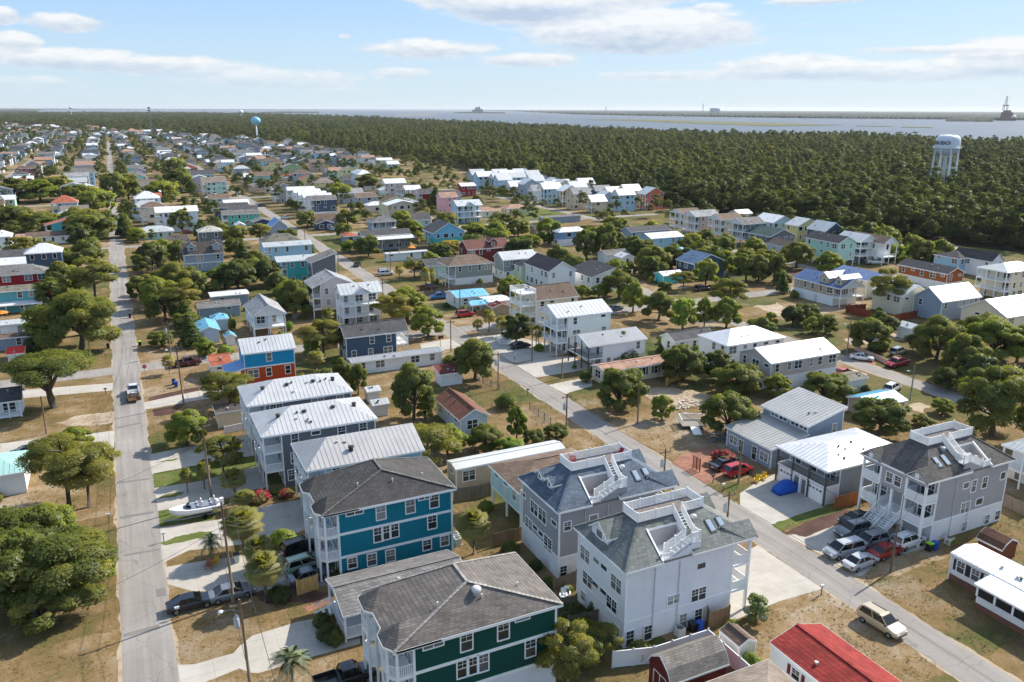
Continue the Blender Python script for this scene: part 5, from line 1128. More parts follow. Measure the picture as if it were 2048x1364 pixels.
LEAF=dict(oak=mat_leaf('oak_leaf',[(.0,(0.0684,0.0932,0.0246)),(.45,(0.1448,0.1769,0.0418)),(.8,(0.2499,0.2515,0.0607)),(1,(0.3586,0.2858,0.0776))]),
 light=mat_leaf('light_leaf',[(.0,(0.1052,0.1444,0.0266)),(.5,(0.2367,0.2841,0.0493)),(1,(0.3600,0.3307,0.0693))]),
 pine=mat_leaf('pine_needle',[(.0,(0.0947,0.1164,0.0304)),(.5,(0.2236,0.2235,0.0531)),(1,(0.3523,0.2835,0.0770))]),
 dark=mat_leaf('dark_leaf',[(.0,(0.0421,0.0651,0.0228)),(.5,(0.0947,0.1258,0.0380)),(1,(0.1973,0.1980,0.0607))]),
 cone=mat_leaf('cedar_leaf',[(.0,(0.0526,0.0847,0.0276)),(.5,(0.1076,0.1482,0.0448)),(1,(0.2033,0.2117,0.0620))]),
 palm=mat_leaf('palm_leaf',[(.0,(.13,.15,.045)),(.4,(.27,.26,.085)),(.75,(.40,.33,.12)),(1,(.46,.36,.17))],.45),
 feather=mat_leaf('feather_leaf',[(.0,(0.1176,0.1568,0.0784)),(.5,(0.2352,0.2841,0.1667)),(1,(0.3808,0.3808,0.2548))],.2),
 forest=mat_leaf('forest_leaf',[(.0,(0.0368,0.0517,0.0190)),(.35,(0.0703,0.0920,0.0285)),(.65,(0.1171,0.1388,0.0412)),(.88,(0.1757,0.1806,0.0540)),(1,(0.2466,0.2165,0.0567))],.46,.42),
 bright=mat_leaf('bright_leaf',[(.0,(0.0980,0.1667,0.0314)),(.5,(0.2352,0.3332,0.0588)),(1,(0.3808,0.3808,0.0980))]),
 yellow=mat_leaf('yellow_leaf',[(.0,(0.1764,0.1667,0.0392)),(.5,(0.3808,0.3332,0.0784)),(1,(0.3808,0.2688,0.0672))]),
 redfl=mat_leaf('red_flower_leaf',[(.0,(0.1176,0.1372,0.0392)),(.45,(0.1960,0.1764,0.0588)),(.55,(.38,.03,.06)),(1,(.52,.06,.10))],.1),
 white=mat_leaf('white_flower_leaf',[(.0,(0.0883,0.1471,0.0392)),(.7,(0.2352,0.2744,0.0784)),(.8,(.55,.55,.48)),(1,(.75,.75,.68))],.1))
def mat_bark(key,c):
    m,t=newmat(key); v=geo(t); st=t.n('ShaderNodeVectorMath',{0:v,1:(6,6,1.2)},operation='MULTIPLY').outputs[0]
    f=t.n('ShaderNodeMapRange',{0:t.noise(st,1.,5,.7),1:.25,2:.75,3:.5,4:1.5}).outputs[0]
    fin(t,t.n('ShaderNodeVectorMath',{0:c,3:f},operation='SCALE').outputs[0],.9,.15,bump=t.noise(st,1.5,4),bd=.04,bs=.8); return m
BARK=mat_bark('bark',(.105,.085,.065)); PBARK=mat_bark('palm_bark',(.17,.135,.10))
def leafmesh(name,clumps,n,size,mat,seed,flat=1.,needle=.55,cull=.45,up=.35,shell=.5):
    """clumps: list of (cx,cy,cz,rx,ry,rz); n leaves in all, spread by clump volume"""
    r=np.random.RandomState(seed); C=np.array(clumps,float); w=(C[:,3]*C[:,4]*C[:,5])**(2/3); w/=w.sum(); k=r.choice(len(C),n,p=w)
    d=r.normal(size=(n,3)); d/=np.linalg.norm(d,axis=1,keepdims=True)
    bad=(d[:,2]<-.25)&(r.rand(n)<cull); d[bad,2]*=-1
    rad=shell+(1-shell)*r.rand(n)**.6; rad*=1+.18*r.normal(size=n)*(.5)
    p=C[k,:3]+d*C[k,3:6]*rad[:,None]
    nn=d*.55+r.normal(size=(n,3))*.55+np.array((0,0,up)); nn/=np.linalg.norm(nn,axis=1,keepdims=True); cm=C[:,:3].mean(0); od=p-cm; od/=np.linalg.norm(od,axis=1,keepdims=True)+1e-6; nn*=np.where((nn*(d+od)).sum(1)<0,-1,1)[:,None]
    a=np.cross(nn,r.normal(size=(n,3))); a/=np.linalg.norm(a,axis=1,keepdims=True); b=np.cross(nn,a)
    s=size*(.45+1.1*r.rand(n)**1.6); A=a*s[:,None]; B=b*(s*needle)[:,None]
    V=np.stack([p-A,p-B*.9+A*.1,p+A,p+B],1).reshape(-1,3)
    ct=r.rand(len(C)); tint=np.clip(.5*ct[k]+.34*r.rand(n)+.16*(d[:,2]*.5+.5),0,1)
    me=bpy.data.meshes.new(name); me.vertices.add(4*n); me.vertices.foreach_set('co',V.astype(np.float32).ravel())
    me.loops.add(4*n); me.loops.foreach_set('vertex_index',np.arange(4*n,dtype=np.int32)); me.polygons.add(n); me.polygons.foreach_set('loop_start',np.arange(0,4*n,4,dtype=np.int32))
    at=me.attributes.new('tint','FLOAT','FACE'); at.data.foreach_set('value',tint.astype(np.float32)); me.materials.append(mat); me.update()
    sn=d*.6+od*.45+nn*.5+np.array((0,0,.5)); sn/=np.linalg.norm(sn,axis=1,keepdims=True); me.polygons.foreach_set('use_smooth',np.ones(n,bool)); me.normals_split_custom_set_from_vertices(np.repeat(sn,4,axis=0).tolist())     # leaves shade like the clump they sit on
    return me
def limbs(b,clumps,base,fork,r0,rg,seg=5):
    """tapered trunk to the fork, then a bent limb into every clump"""
    b.tube([base,(base[0]*.6+fork[0]*.4+rg.uniform(-.1,.1),base[1]*.6+fork[1]*.4,fork[2]*.5),fork],[r0*1.25,r0,r0*.8],7)
    for c in clumps:
        m=((fork[0]+c[0])/2+rg.uniform(-.3,.3),(fork[1]+c[1])/2+rg.uniform(-.3,.3),fork[2]+(c[2]-fork[2])*.62)
        b.tube([(fork[0],fork[1],fork[2]-.15),m,(c[0],c[1],c[2]+c[5]*.2)],[r0*.5,r0*.3,r0*.1],seg,False)
TM={}
def treemesh(kind,var,lod):
    """canonical crown radius about 4 m and height about 8 m"""
    k=(kind,var,lod)
    if k in TM: return TM[k]
    rg=random.Random(hash((kind,var))%9999 if 0 else sum(map(ord,kind))*31+var*7); sd=var*13+sum(map(ord,kind)); N={-1:2.3,0:1.,1:.42,2:.15}[lod]; sz={-1:.118,0:.19,1:.30,2:.52}[lod]; cl=[]; tb=MB()
    if kind in('oak','light','dark','bright','yellow','spread','white','redfl'):
        nc=(20+var*2) if kind!='spread' else 24
        for i in range(nc):
            a=i*2.399+rg.uniform(-.4,.4); q=math.sqrt((i+.5)/nc); rr=3.2*q*rg.uniform(.82,1.1)
            if kind=='spread': z=5.9+1.5*(1-q*q)+rg.uniform(-.5,.4); cr=rg.uniform(.95,1.45); cl.append((rr*1.05*math.cos(a),rr*1.05*math.sin(a),z,cr*1.15,cr*1.15,cr*.62))
            else: z=3.3+3.4*math.sqrt(max(0,1-(q*.93)**2))*rg.uniform(.5,1.05)+rg.uniform(-.7,.3); cr=rg.choice([rg.uniform(.55,.9),rg.uniform(.85,1.35),rg.uniform(1.2,1.7)]); cr*=.88; cl.append((rr*rg.uniform(.9,1.15)*math.cos(a),rr*rg.uniform(.9,1.15)*math.sin(a),max(z+rg.uniform(-.3,.5),2.2),cr,cr,cr*.78))
        if kind!='spread':
            for i in range(7): a=i*.9+rg.random(); cl.append((2.7*math.cos(a),2.7*math.sin(a),rg.uniform(1.9,2.9),1.1,1.1,.8))
        lk={'spread':'oak'}.get(kind,kind); low=kind in('white','redfl')
        limbs(tb,cl[::2] if lod<2 else cl[::5],(0,0,0),(rg.uniform(-.3,.3),rg.uniform(-.3,.3),2.2 if kind!='spread' else 2.6),.26 if kind!='spread' else .34,rg)
        me=leafmesh('crown',cl,int(20000*N),sz*(1.0 if kind!='spread' else .95),LEAF[lk],sd)
    elif kind=='pine':
        for i in range(20):
            a=i*2.399+rg.uniform(-.4,.4); lv=rg.random(); rr=(1.2+2.5*math.sin(math.pi*min(1,.25+lv*.7)))*rg.uniform(.5,1.); cr=rg.uniform(.75,1.35)
            cl.append((rr*math.cos(a),rr*math.sin(a),3.6+lv*4.3,cr*1.15,cr*1.15,cr*.5))
        tb.tube([(0,0,0),(.15,.1,3),(.0,.2,5.5),(.1,.0,8.)],[.3,.24,.17,.05],7)
        for c in cl: tb.tube([(.1,.1,c[2]-.9),(c[0]*.55,c[1]*.55,c[2]-.45),(c[0],c[1],c[2])],[.11,.07,.03],4,False)
        me=leafmesh('crown',cl,int(13000*N),sz*1.05,LEAF['pine'],sd,needle=.34,up=.5)
    elif kind=='cone':
        for i in range(24):
            f=i/23; z=.8+f*7; rr=(1-f)**.8*2.3; a=i*2.399; cl.append((rr*.6*math.cos(a),rr*.6*math.sin(a),z,.55+rr*.55,.55+rr*.55,.85))
        tb.tube([(0,0,0),(0,0,3),(0,0,7.)],[.2,.14,.04],6); me=leafmesh('crown',cl,int(11000*N),sz*.9,LEAF['cone'],sd)
    elif kind.startswith('shrub'):
        for i in range(14): a=i*2.399; q=math.sqrt((i+.5)/14); cl.append((3*q*math.cos(a),3*q*math.sin(a),2.2+3.2*(1-q)*rg.uniform(.6,1.1),1.5,1.5,1.9))
        for i in range(5): a=i*1.25; tb.tube([(.3*math.cos(a),.3*math.sin(a),0),(1.4*math.cos(a),1.4*math.sin(a),3)],[.16,.07],5)
        lk={'shrub':'oak','shrubl':'light','shrubd':'dark','shrubb':'bright','shrubr':'redfl','shruby':'yellow'}[kind]
        me=leafmesh('crown',cl,int(5200*N),sz*1.6,LEAF[lk],sd,cull=.1)
    elif kind in('palm','feather'):
        H=5.2; b2=[]; V=[];T=[]; r=np.random.RandomState(sd); nf={0:92,1:56,2:26}[lod] if kind=='palm' else {0:44,1:30,2:18}[lod]
        tb.tube([(0,0,0),(.1,.05,2),(0,.1,H)],[.32,.24,.27],9)
        for i in range(14): a=i*2.399; z=2.8+i*.17; tb.bar((.22*math.cos(a),.22*math.sin(a),z),(.42*math.cos(a),.42*math.sin(a),z+.35),.12,.05)
        for i in range(nf):
            a=i*2.399+r.uniform(-.3,.3); el=math.radians(84-128*(i/nf)**.85+r.uniform(-8,8)); L=r.uniform(1.5,2.1) if kind=='palm' else r.uniform(2.6,3.3); ti=.25+.6*(i/nf)**1.6*(1.15 if i>nf*.8 else .75)+r.uniform(-.1,.1)
            D=np.array((math.cos(a)*math.cos(el),math.sin(a)*math.cos(el),math.sin(el))); S=np.cross(D,(0,0,1.)); S/=np.linalg.norm(S)+1e-9; Uu=np.cross(S,D); o=np.array((0,.1,H))
            if kind=='palm':
                c=o+D*L*.95; w=.04
                V+=[o-S*w,o+S*w,c+S*w,c-S*w]; T.append(.3)
                ns=15 if lod==0 else (11 if lod==1 else 7); fr=r.uniform(1.0,1.35)
                for j in range(ns):
                    t_=math.radians(-105+210*j/(ns-1)); q=math.cos(t_)*D+math.sin(t_)*S; tip=c+q*fr*(1-.2*abs(math.sin(t_)))+np.array((0,0,-.28-.3*abs(math.sin(t_))*r.rand()))+Uu*.05
                    pr=np.cross(q,Uu); ww=.10 if lod==0 else (.14 if lod==1 else .2); md=c+q*fr*.55
                    V+=[c,md+pr*ww,tip,md-pr*ww]; T.append(ti+r.uniform(-.12,.12))
            else:
                P0=o; ns=18 if lod==0 else 12; pts=[]
                for j in range(ns+1):
                    f=j/ns; pts.append(o+D*L*f+np.array((0,0,-1.5*f*f*L*.33)))
                for j in range(ns):
                    V+=[pts[j]-S*.03,pts[j]+S*.03,pts[j+1]+S*.03,pts[j+1]-S*.03]; T.append(.3); t_=(pts[j+1]-pts[j]); t_/=np.linalg.norm(t_)
                    ll=.62*math.sin(math.pi*min(1,.12+.85*j/ns))+.12
                    for s_ in (-1,1):
                        q=s_*S*.85+t_*.5+Uu*.25; q/=np.linalg.norm(q); tip=pts[j]+q*ll+np.array((0,0,-.12)); V+=[pts[j]-t_*.05,pts[j]+q*ll*.5+t_*.05,tip,pts[j]+q*ll*.5-t_*.06]; T.append(ti+r.uniform(-.1,.1))
        n=len(T); me=bpy.data.meshes.new('crown'); me.vertices.add(4*n); me.vertices.foreach_set('co',np.array(V,np.float32).ravel()); me.loops.add(4*n); me.loops.foreach_set('vertex_index',np.arange(4*n,dtype=np.int32))
        me.polygons.add(n); me.polygons.foreach_set('loop_start',np.arange(0,4*n,4,dtype=np.int32)); at=me.attributes.new('tint','FLOAT','FACE'); at.data.foreach_set('value',np.clip(np.array(T),0,1).astype(np.float32)); me.materials.append(LEAF[kind]); me.update()
        vv=np.array(V)-np.array((0,.1,H-.6)); vv/=np.linalg.norm(vv,axis=1,keepdims=True)+1e-6; vv+=np.array((0,0,.35)); vv/=np.linalg.norm(vv,axis=1,keepdims=True); me.polygons.foreach_set('use_smooth',np.ones(n,bool)); me.normals_split_custom_set_from_vertices(vv.tolist())
    TM[k]=(tb.mesh('trunk',PBARK if kind in('palm','feather') else BARK,smooth=True),me); return TM[k]
EXT={}   # canonical extents (width, height)
for k,v in dict(oak=(8.2,8.2),light=(8.2,8.2),dark=(8.2,8.2),bright=(8.2,8.2),yellow=(8.2,8.2),spread=(9.,8.3),white=(8.2,8.2),redfl=(8.2,8.2),pine=(8.0,8.6),cone=(4.4,8.6),palm=(5.8,7.6),feather=(5.6,7.2)).items(): EXT[k]=v
SHN={'shrub':'olive green','shrubl':'light green','shrubd':'dark green','shrubb':'bright green','shrubr':'red flowering','shruby':'yellowish'}
KN=dict(oak=('broadleaf_tree','dark olive broadleaf tree','tree'),light=('broadleaf_tree','fresh green broadleaf tree','tree'),dark=('evergreen_tree','deep green dense evergreen tree','tree'),bright=('broadleaf_tree','bright green tree','tree'),yellow=('broadleaf_tree','yellowing tree','tree'),
 spread=('spreading_oak','flat topped spreading oak with bare limbs','tree'),white=('oleander_bush','white flowering oleander bush','bush'),redfl=('flowering_tree','red flowering small tree','tree'),pine=('pine_tree','open crowned pine','tree'),cone=('cedar_tree','conical dark cedar','tree'),palm=('fan_palm','round headed fan palm','palm'),feather=('feather_palm','grey green feather palm','palm'))
LABC={}
def short(l):
    w=l.split(); return ' '.join(w[:7]) if len(w)>7 else l
def near_phrase(x,y,z=0):
    """where a thing stands, told by the nearest house in the picture"""
    u,v=topix(x,y); best=None
    for (x0,x1,y0,y1,l) in BOXES:
        if l=='x' or l.startswith('far '): continue
        dx=max(x0-x,0,x-x1); dy=max(y0-y,0,y-y1); d=math.hypot(dx,dy)
        if best is None or d<best[0]: best=(d,(x0+x1)/2,(y0+y1)/2,l,x0,x1,y0,y1)
    if best is None: return 'by the street'
    d,cx,cy,l,x0,x1,y0,y1=best
    a,b=topix(cx,cy)
    if x<x0 and x0-x>=max(y0-y,y-y1): w='left of'
    elif x>x1 and x-x1>=max(y0-y,y-y1): w='right of'
    elif y<y0: w='in front of'
    else: w='behind'
    return w+' the '+l.split(' with ')[0].split(' behind ')[0].split(' and ')[0]
def uniq(label):
    n=LABC.get(label,0)+1; LABC[label]=n
    if n==1: return label
    o=['','','second','third','fourth','fifth','sixth','seventh','eighth','ninth','tenth']
    w=label.split(' '); 
    return (o[n]+' ' if n<11 else 'further ')+label
def clip16(s):
    w=s.split(); return ' '.join(w[:16])
TREES=[]
def plant(kind,x,y,width,height,var=None,group=None,lod=None,label=None):
    rg=random.Random(int(x*37+y*91)); var=var if var is not None else rg.randrange(5); dist=math.hypot(x,y)
    lod=lod if lod is not None else (0 if dist<150 else (1 if dist<300 else 2))
    if lod<2 and width>10.5 and dist<235 and kind in('oak','light','pine','spread','dark'): lod=-1; var=var%3
    elif lod==1 and width>8 and dist<235: lod=0
    if kind.startswith('shrub'):
        ew,eh=8.6,7.6; nm='shrub'; desc=SHN[kind]+' '+('rounded shrub' if width>1.6 else 'low shrub'); cat='shrub'
    else: ew,eh=EXT[kind]; nm,desc,cat=KN[kind]; desc=('tall ' if height>9 else ('small ' if height<4.5 else ''))+desc
    tr,cr=treemesh(kind,var%5,lod); s=width/ew; sz=height/eh
    lb=label or uniq(clip16(desc+' '+near_phrase(x,y)))
    o=empty(nm,clip16(lb),cat,(x,y,0),rg.uniform(0,6.28),group or {'palm':'palms','shrub':'garden shrubs','bush':'garden shrubs'}.get(cat,'trees among the houses'))
    o.scale=(s*rg.uniform(.95,1.06),s*rg.uniform(.95,1.06),sz); ob('trunk',tr,o); ob('crown',cr,o); TREES.append((x,y,width/2)); return o
def T(kind,K,bx,by,w,h_,**k):
    x,y=W(K,bx,by); s=ZR[K][2]; q=np.array((x,y,-HCAM)); zc=q@FW; ppm=FPX/zc*s
    return plant(kind,x,y,w/ppm,h_/ppm*1.04,**k)
TL='''oak E2 790 1290 840 640;pine E2 930 790 430 440;pine E2 575 660 220 250;dark E2 370 1320 250 210;spread C1 440 540 760 440;pine D1 495 150 620 560;pine D1 640 120 470 480;light C1 620 890 290 220;oak D1 480 800 800 560;oak D1 90 860 680 660;oak D1 210 560 640 500;light D1 330 420 470 350;oak D1 330 960 480 330;light D1 620 690 420 300
light C1 1500 845 330 330;palm C1 1362 272 125 155;oak B1 1470 1240 230 160;cone B1 1690 1050 190 225;cone B1 1745 1240 195 265;shruby B1 1420 920 200 125;oak B1 1280 820 230 230;oak B1 1600 815 380 360;oak B1 1770 800 250 300;light B1 1440 455 215 170;cone B1 1140 250 140 190;light B1 1250 295 170 130;oak B1 1390 265 100 95
oak B1 830 270 430 280;dark B1 950 230 250 250;shrub B1 850 318 120 85;oak B1 380 200 350 200;oak B1 120 190 280 200;oak B1 20 170 240 220;oak B1 700 190 260 220
oak C3 190 800 370 500;light C3 280 800 150 170;light C3 460 1085 330 280;oak C3 760 1050 300 230;light C3 1018 955 180 300;shrub C3 930 705 200 150;oak C3 1150 1010 200 150;oak C3 1330 950 200 130;bright C3 965 1105 260 190;shrub C3 480 345 140 80;light B3 250 1000 390 330;light B3 437 1150 330 290
light C2 900 265 140 150;palm C2 935 400 165 150;oak C2 1150 560 180 280;oak C2 1270 600 170 270;shrubl C2 60 280 130 130;shrubb C2 210 270 140 80;shrub C2 70 500 140 70
palm D2 500 275 175 165;palm D2 550 345 150 105;palm D2 560 600 270 270;feather D2 370 665 155 195;palm D2 682 890 235 300;palm D2 650 720 200 220;palm D2 222 250 80 150;palm D2 322 228 100 162;shrubr D2 640 300 150 85;shrubr D2 800 275 110 60;shrubb D2 780 560 180 115;shrubd D2 770 890 150 130;shrubd D2 1050 1120 150 130;shrub D2 1090 1140 120 110;feather D2 840 1364 260 215
palm D3 870 640 205 260;shrubd D3 495 682 75 60;shrubl D3 620 655 140 60;shrubd D3 725 620 70 50;shrubd D3 170 770 220 70;pine D3 1390 1410 330 430;oak D4 430 1440 330 270;pine D4 580 1430 220 250
shrubd D4 160 870 100 90;shrub D4 240 975 110 90;shrubd D4 400 1175 200 120;cone D4 520 1140 80 110;white D4 1525 1190 178 205;shrubb D6 1060 960 150 170;shrubb D6 1150 800 150 120;shrubb D6 1150 1060 110 130
oak C4 400 735 420 390;light C4 735 800 190 240;oak C4 1250 920 440 380;oak C4 900 490 370 330;dark C4 1190 490 260 270;oak C4 1350 600 400 280;light C4 1660 620 240 210;cone C4 410 335 300 245;cone C4 725 265 70 75;redfl C4 1220 1150 200 120
oak C5 350 660 420 260;oak C5 800 920 470 330;oak C5 1140 850 180 100;light C5 1300 750 200 140;oak C5 1700 930 620 640;oak C5 1250 330 420 390;oak C5 1450 480 400 400;light C5 1700 330 500 380;oak C5 1900 340 330 330;dark C5 1150 260 250 200;dark C5 1350 560 260 200;palm C5 430 392 78 150;shrub C5 800 235 190 80;shrub C5 940 330 110 60;palm C5 1060 260 70 80;oak C5 1600 220 360 300;dark C5 1560 560 330 330
pine B5 1020 760 262 330;cone B5 240 620 90 150;light B5 155 870 100 125;light B5 465 925 150 145;oak B5 60 540 200 220;oak B5 190 540 170 235;oak B5 130 430 200 160;bright B5 1220 370 250 130;bright B5 1160 400 120 80
oak B4 150 445 250 300;oak B4 320 440 270 320;oak B4 400 200 250 150;oak B4 740 585 330 290;yellow B4 640 592 130 205;oak B4 545 605 120 130;light B4 1230 690 250 270;light B4 570 930 220 300;oak B4 800 1010 330 290;bright B4 1020 1090 260 330;light B4 1220 1060 170 290;light B4 1420 1070 280 300;pine B4 1030 730 230 170;oak B4 860 760 150 120;light B4 110 800 160 135;light B4 260 800 180 135;light B4 1400 600 220 260;oak B4 1600 650 260 290;oak B4 1750 640 220 270;light B4 1100 340 230 140;oak B4 1230 320 160 160
yellow B3 640 395 245 130;light B3 880 250 240 140;oak B3 1050 250 240 140;oak B3 1260 245 220 170;light B3 1350 335 250 120;oak B3 240 240 220 180;palm B3 178 645 100 145;palm B3 418 755 110 232;palm B3 470 740 95 210;palm B3 992 1112 140 212;palm B3 890 1130 125 135;dark B3 1240 1200 300 290;palm B3 1110 1150 150 190;palm B3 1420 1240 130 190;palm B3 1500 1240 130 180;shrub B3 1130 760 130 130
palm B2 940 965 190 215;palm B2 1258 1110 150 222;oak B2 560 640 270 220;oak B2 790 770 220 220;oak B2 900 750 150 150;oak B2 640 560 200 180;light B2 320 720 330 250;oak B2 50 780 170 170;cone B2 480 470 150 180;oak B2 420 295 120 110;shrub B2 385 1100 80 170;light B2 1110 1340 170 200;shrubl B2 1025 985 120 60;light B2 150 1330 200 190;shrubb B2 320 1315 150 105
oak A2 730 1090 190 140;oak A2 410 1100 180 140;oak A2 900 1340 230 190;light A2 750 1300 160 110;cone A2 1440 950 120 170;light A2 1160 1090 180 140;palm A2 1370 1010 70 70;oak A2 1750 1160 170 110;light A2 1920 1170 170 120;light A2 680 900 200 170;oak A2 900 800 200 130;light A2 1100 820 260 130;oak A2 330 960 100 90;oak A2 830 960 90 70
oak A1 930 900 220 260;oak A1 1030 880 200 230;light A1 770 1000 330 240;oak A1 650 960 280 220;oak A1 480 880 300 200;light A1 330 900 300 190;oak A1 150 900 300 200;oak A1 60 1130 330 230;light A1 1300 890 280 180;oak A1 1450 820 260 190;oak A1 1010 1170 120 180;light A1 1100 1200 170 110;oak A1 1450 1130 240 190;oak A1 1230 1190 90 70;oak A1 1410 700 200 170'''
def run_trees():
    for ln in TL.replace('\n',';').split(';'):
        p=ln.split()
        if len(p)==6: T(p[0],p[1],*map(float,p[2:]))
run_trees()
# ---------------------------------------------------------------- the woodland behind the town: reads as one mass
def forest():
    r=np.random.RandomState(11); pts=[]; sc=[]
    def fill(x0,x1,y0,y1,sp,s,keep):
        nx,ny=int((x1-x0)/sp),int((y1-y0)/sp)
        X,Y=np.meshgrid(np.arange(nx),np.arange(ny)); X=(x0+(X+r.uniform(-.1,1.1,X.shape))*sp).ravel(); Y=(y0+(Y+r.uniform(-.1,1.1,Y.shape))*sp).ravel()
        q=np.stack([X,Y,np.full_like(X,8-HCAM)],1); zc=q@FW; u=1024+FPX*(q@RT)/zc; m=(zc>20)&(u>-120)&(u<2170)&keep(X,Y)
        X,Y=X[m],Y[m]; pts.append(np.stack([X,Y,np.zeros_like(X)],1)); sc.append(s*np.clip(r.lognormal(-.12,.34,len(X)),.4,2.1))
    sx=np.array([p[0] for p in SHORE]); sy=np.array([p[1] for p in SHORE])
    def inwood(X,Y):
        ed=np.interp(Y,[0,140,180,225,250,350,420,545,700,1000,1350,1700,2900,7000],[310,306,300,288,272,268,262,256,275,266,240,110,-260,-2400])
        wob=3*np.sin(Y*.05)+2.5*np.sin(Y*.13+1)
        sh=np.interp(Y,sy[1:],sx[1:])
        clear=((X-461)**2+(Y-343)**2>14**2)
        gap=np.sin(X*.031+np.sin(Y*.017)*2)*np.sin(Y*.027+np.sin(X*.013)*2)>np.where(X>420,-.80,-2)
        return (X>ed+wob)&(X<sh-6)&clear&gap
    fill(250,400,60,620,5.0,1.0,lambda X,Y: inwood(X,Y)&~inwood(X-42,Y)); fill(255,1200,20,760,4.9,1.0,inwood); fill(200,1200,760,1500,7.0,1.25,inwood); fill(-300,1200,1500,3000,12,1.6,inwood); fill(-2400,1150,3000,7500,27,2.7,inwood)
    P3=np.concatenate(pts); S=np.concatenate(sc)
    me=bpy.data.meshes.new('woodland'); me.vertices.add(len(P3)); me.vertices.foreach_set('co',P3.astype(np.float32).ravel())
    a=me.attributes.new('tsc','FLOAT_VECTOR','POINT'); a.data.foreach_set('vector',np.stack([S,S,np.minimum(S,1.15+.1*(S-1))*r.uniform(.62,1.28,len(S))],1).astype(np.float32).ravel()); me.update()
    lib=bpy.data.collections.new('woodland_kinds')
    for v in range(7):
        rg=random.Random(v+50); cl=[]; tb=MB()
        pin=v>=3
        for i in range(13):
            a_=i*2.399+rg.uniform(-.4,.4); lv=rg.random()
            if pin: rr=(.5+1.9*math.sin(math.pi*min(1,.3+lv*.62)))*rg.uniform(.5,1.1); cr=rg.uniform(.75,1.25); cl.append((rr*math.cos(a_),rr*math.sin(a_),6.0+lv*5.2,cr*1.15,cr*1.15,cr*.62))
            else: q=math.sqrt((i+.5)/13); rr=2.6*q; cr=rg.uniform(.9,1.5); cl.append((rr*math.cos(a_),rr*math.sin(a_),3.6+3.8*(1-q*q)*rg.uniform(.7,1.1),cr,cr,cr*.85))
        tb.tube([(0,0,0),(.1,.1,5),(0,0,10 if pin else 6)],[.22,.17,.05],5,False)
        lm=leafmesh('woodland_tree',cl,900,.38,LEAF['forest'],v+5,needle=.5,up=.45)
        n0=len(lm.vertices)
        o=bpy.data.objects.new('woodland_tree',lm); lib.objects.link(o)
    ng=bpy.data.node_groups.new('plant_woodland','GeometryNodeTree'); ng.interface.new_socket('Geometry',in_out='INPUT',socket_type='NodeSocketGeometry'); ng.interface.new_socket('Geometry',in_out='OUTPUT',socket_type='NodeSocketGeometry')
    N=ng.nodes; Lk=ng.links; gi=N.new('NodeGroupInput'); go=N.new('NodeGroupOutput'); mp=N.new('GeometryNodeMeshToPoints'); ip=N.new('GeometryNodeInstanceOnPoints'); ci=N.new('GeometryNodeCollectionInfo')
    ci.inputs[0].default_value=lib; ci.inputs[1].default_value=True; ip.inputs['Pick Instance'].default_value=True
    rv=N.new('FunctionNodeRandomValue'); rv.data_type='INT'; rv.inputs[4].default_value=0; rv.inputs[5].default_value=6
    rr=N.new('FunctionNodeRandomValue'); rr.data_type='FLOAT_VECTOR'; rr.inputs[0].default_value=(0,0,0); rr.inputs[1].default_value=(0,0,6.28)
    na=N.new('GeometryNodeInputNamedAttribute'); na.data_type='FLOAT_VECTOR'; na.inputs[0].default_value='tsc'
    Lk.new(gi.outputs[0],mp.inputs[0]); Lk.new(mp.outputs[0],ip.inputs[0]); Lk.new(ci.outputs[0],ip.inputs['Instance']); Lk.new(rv.outputs[2],ip.inputs['Instance Index']); Lk.new(rr.outputs[0],ip.inputs['Rotation']); Lk.new(na.outputs[0],ip.inputs['Scale']); Lk.new(ip.outputs[0],go.inputs[0])
    o=ob('woodland',me); md=o.modifiers.new('plant','NODES'); md.node_group=ng; tag(o,'dense pine and oak woodland between the town and the river','woodland',kind='stuff')
    print('woodland trees',len(P3))
sheet('woodland_ground',[(300,20),(300,170),(280,230),(266,300),(260,420),(255,545),(270,700),(262,1000),(240,1350),(110,1750),(-260,2900),(-2400,7500),(900,7500),(1060,4178),(960,2093),(950,1387),(985,1000),(1080,700),(1110,400),(1110,20)],.012,FLOOR)
forest()
ZR.update(G1=(340,820,5.05),G2=(380,1080,4.804),G3=(240,560,4.544),G4=(1840,250,12.4),G6=(460,220,17.05))
# ---------------------------------------------------------------- vehicles
TYRE=simple('tyre',(22,22,23),.8,.2); RIM=simple('rim',(150,152,156),.3,.5,.6); CGL=simple('car_glass',(16,19,23),.05,.7); HL=simple('headlight',(214,218,222),.12,.6); TLI=simple('taillight',(150,16,18),.2,.5); BLK=simple('black_plastic',(26,26,28),.6,.3); CHR=simple('licence_plate',(220,222,224),.4,.4)
CARS={}
def ring(x,hw,zb,zm,zt,tw=.90):
    return [(x,-hw*.93,zb),(x,-hw,zb+(zm-zb)*.5),(x,-hw*.99,zm),(x,-hw*tw,zt),(x,hw*tw,zt),(x,hw*.99,zm),(x,hw,zb+(zm-zb)*.5),(x,hw*.93,zb)]
def loft(b,rings):
    n=len(b.v); m=len(rings[0])
    for r in rings: b.v+=r
    for i in range(len(rings)-1):
        for k in range(m): b.f.append((n+i*m+k,n+i*m+(k+1)%m,n+(i+1)*m+(k+1)%m,n+(i+1)*m+k))
    b.f+=[tuple(n+k for k in reversed(range(m))),tuple(n+(len(rings)-1)*m+k for k in range(m))]; return b
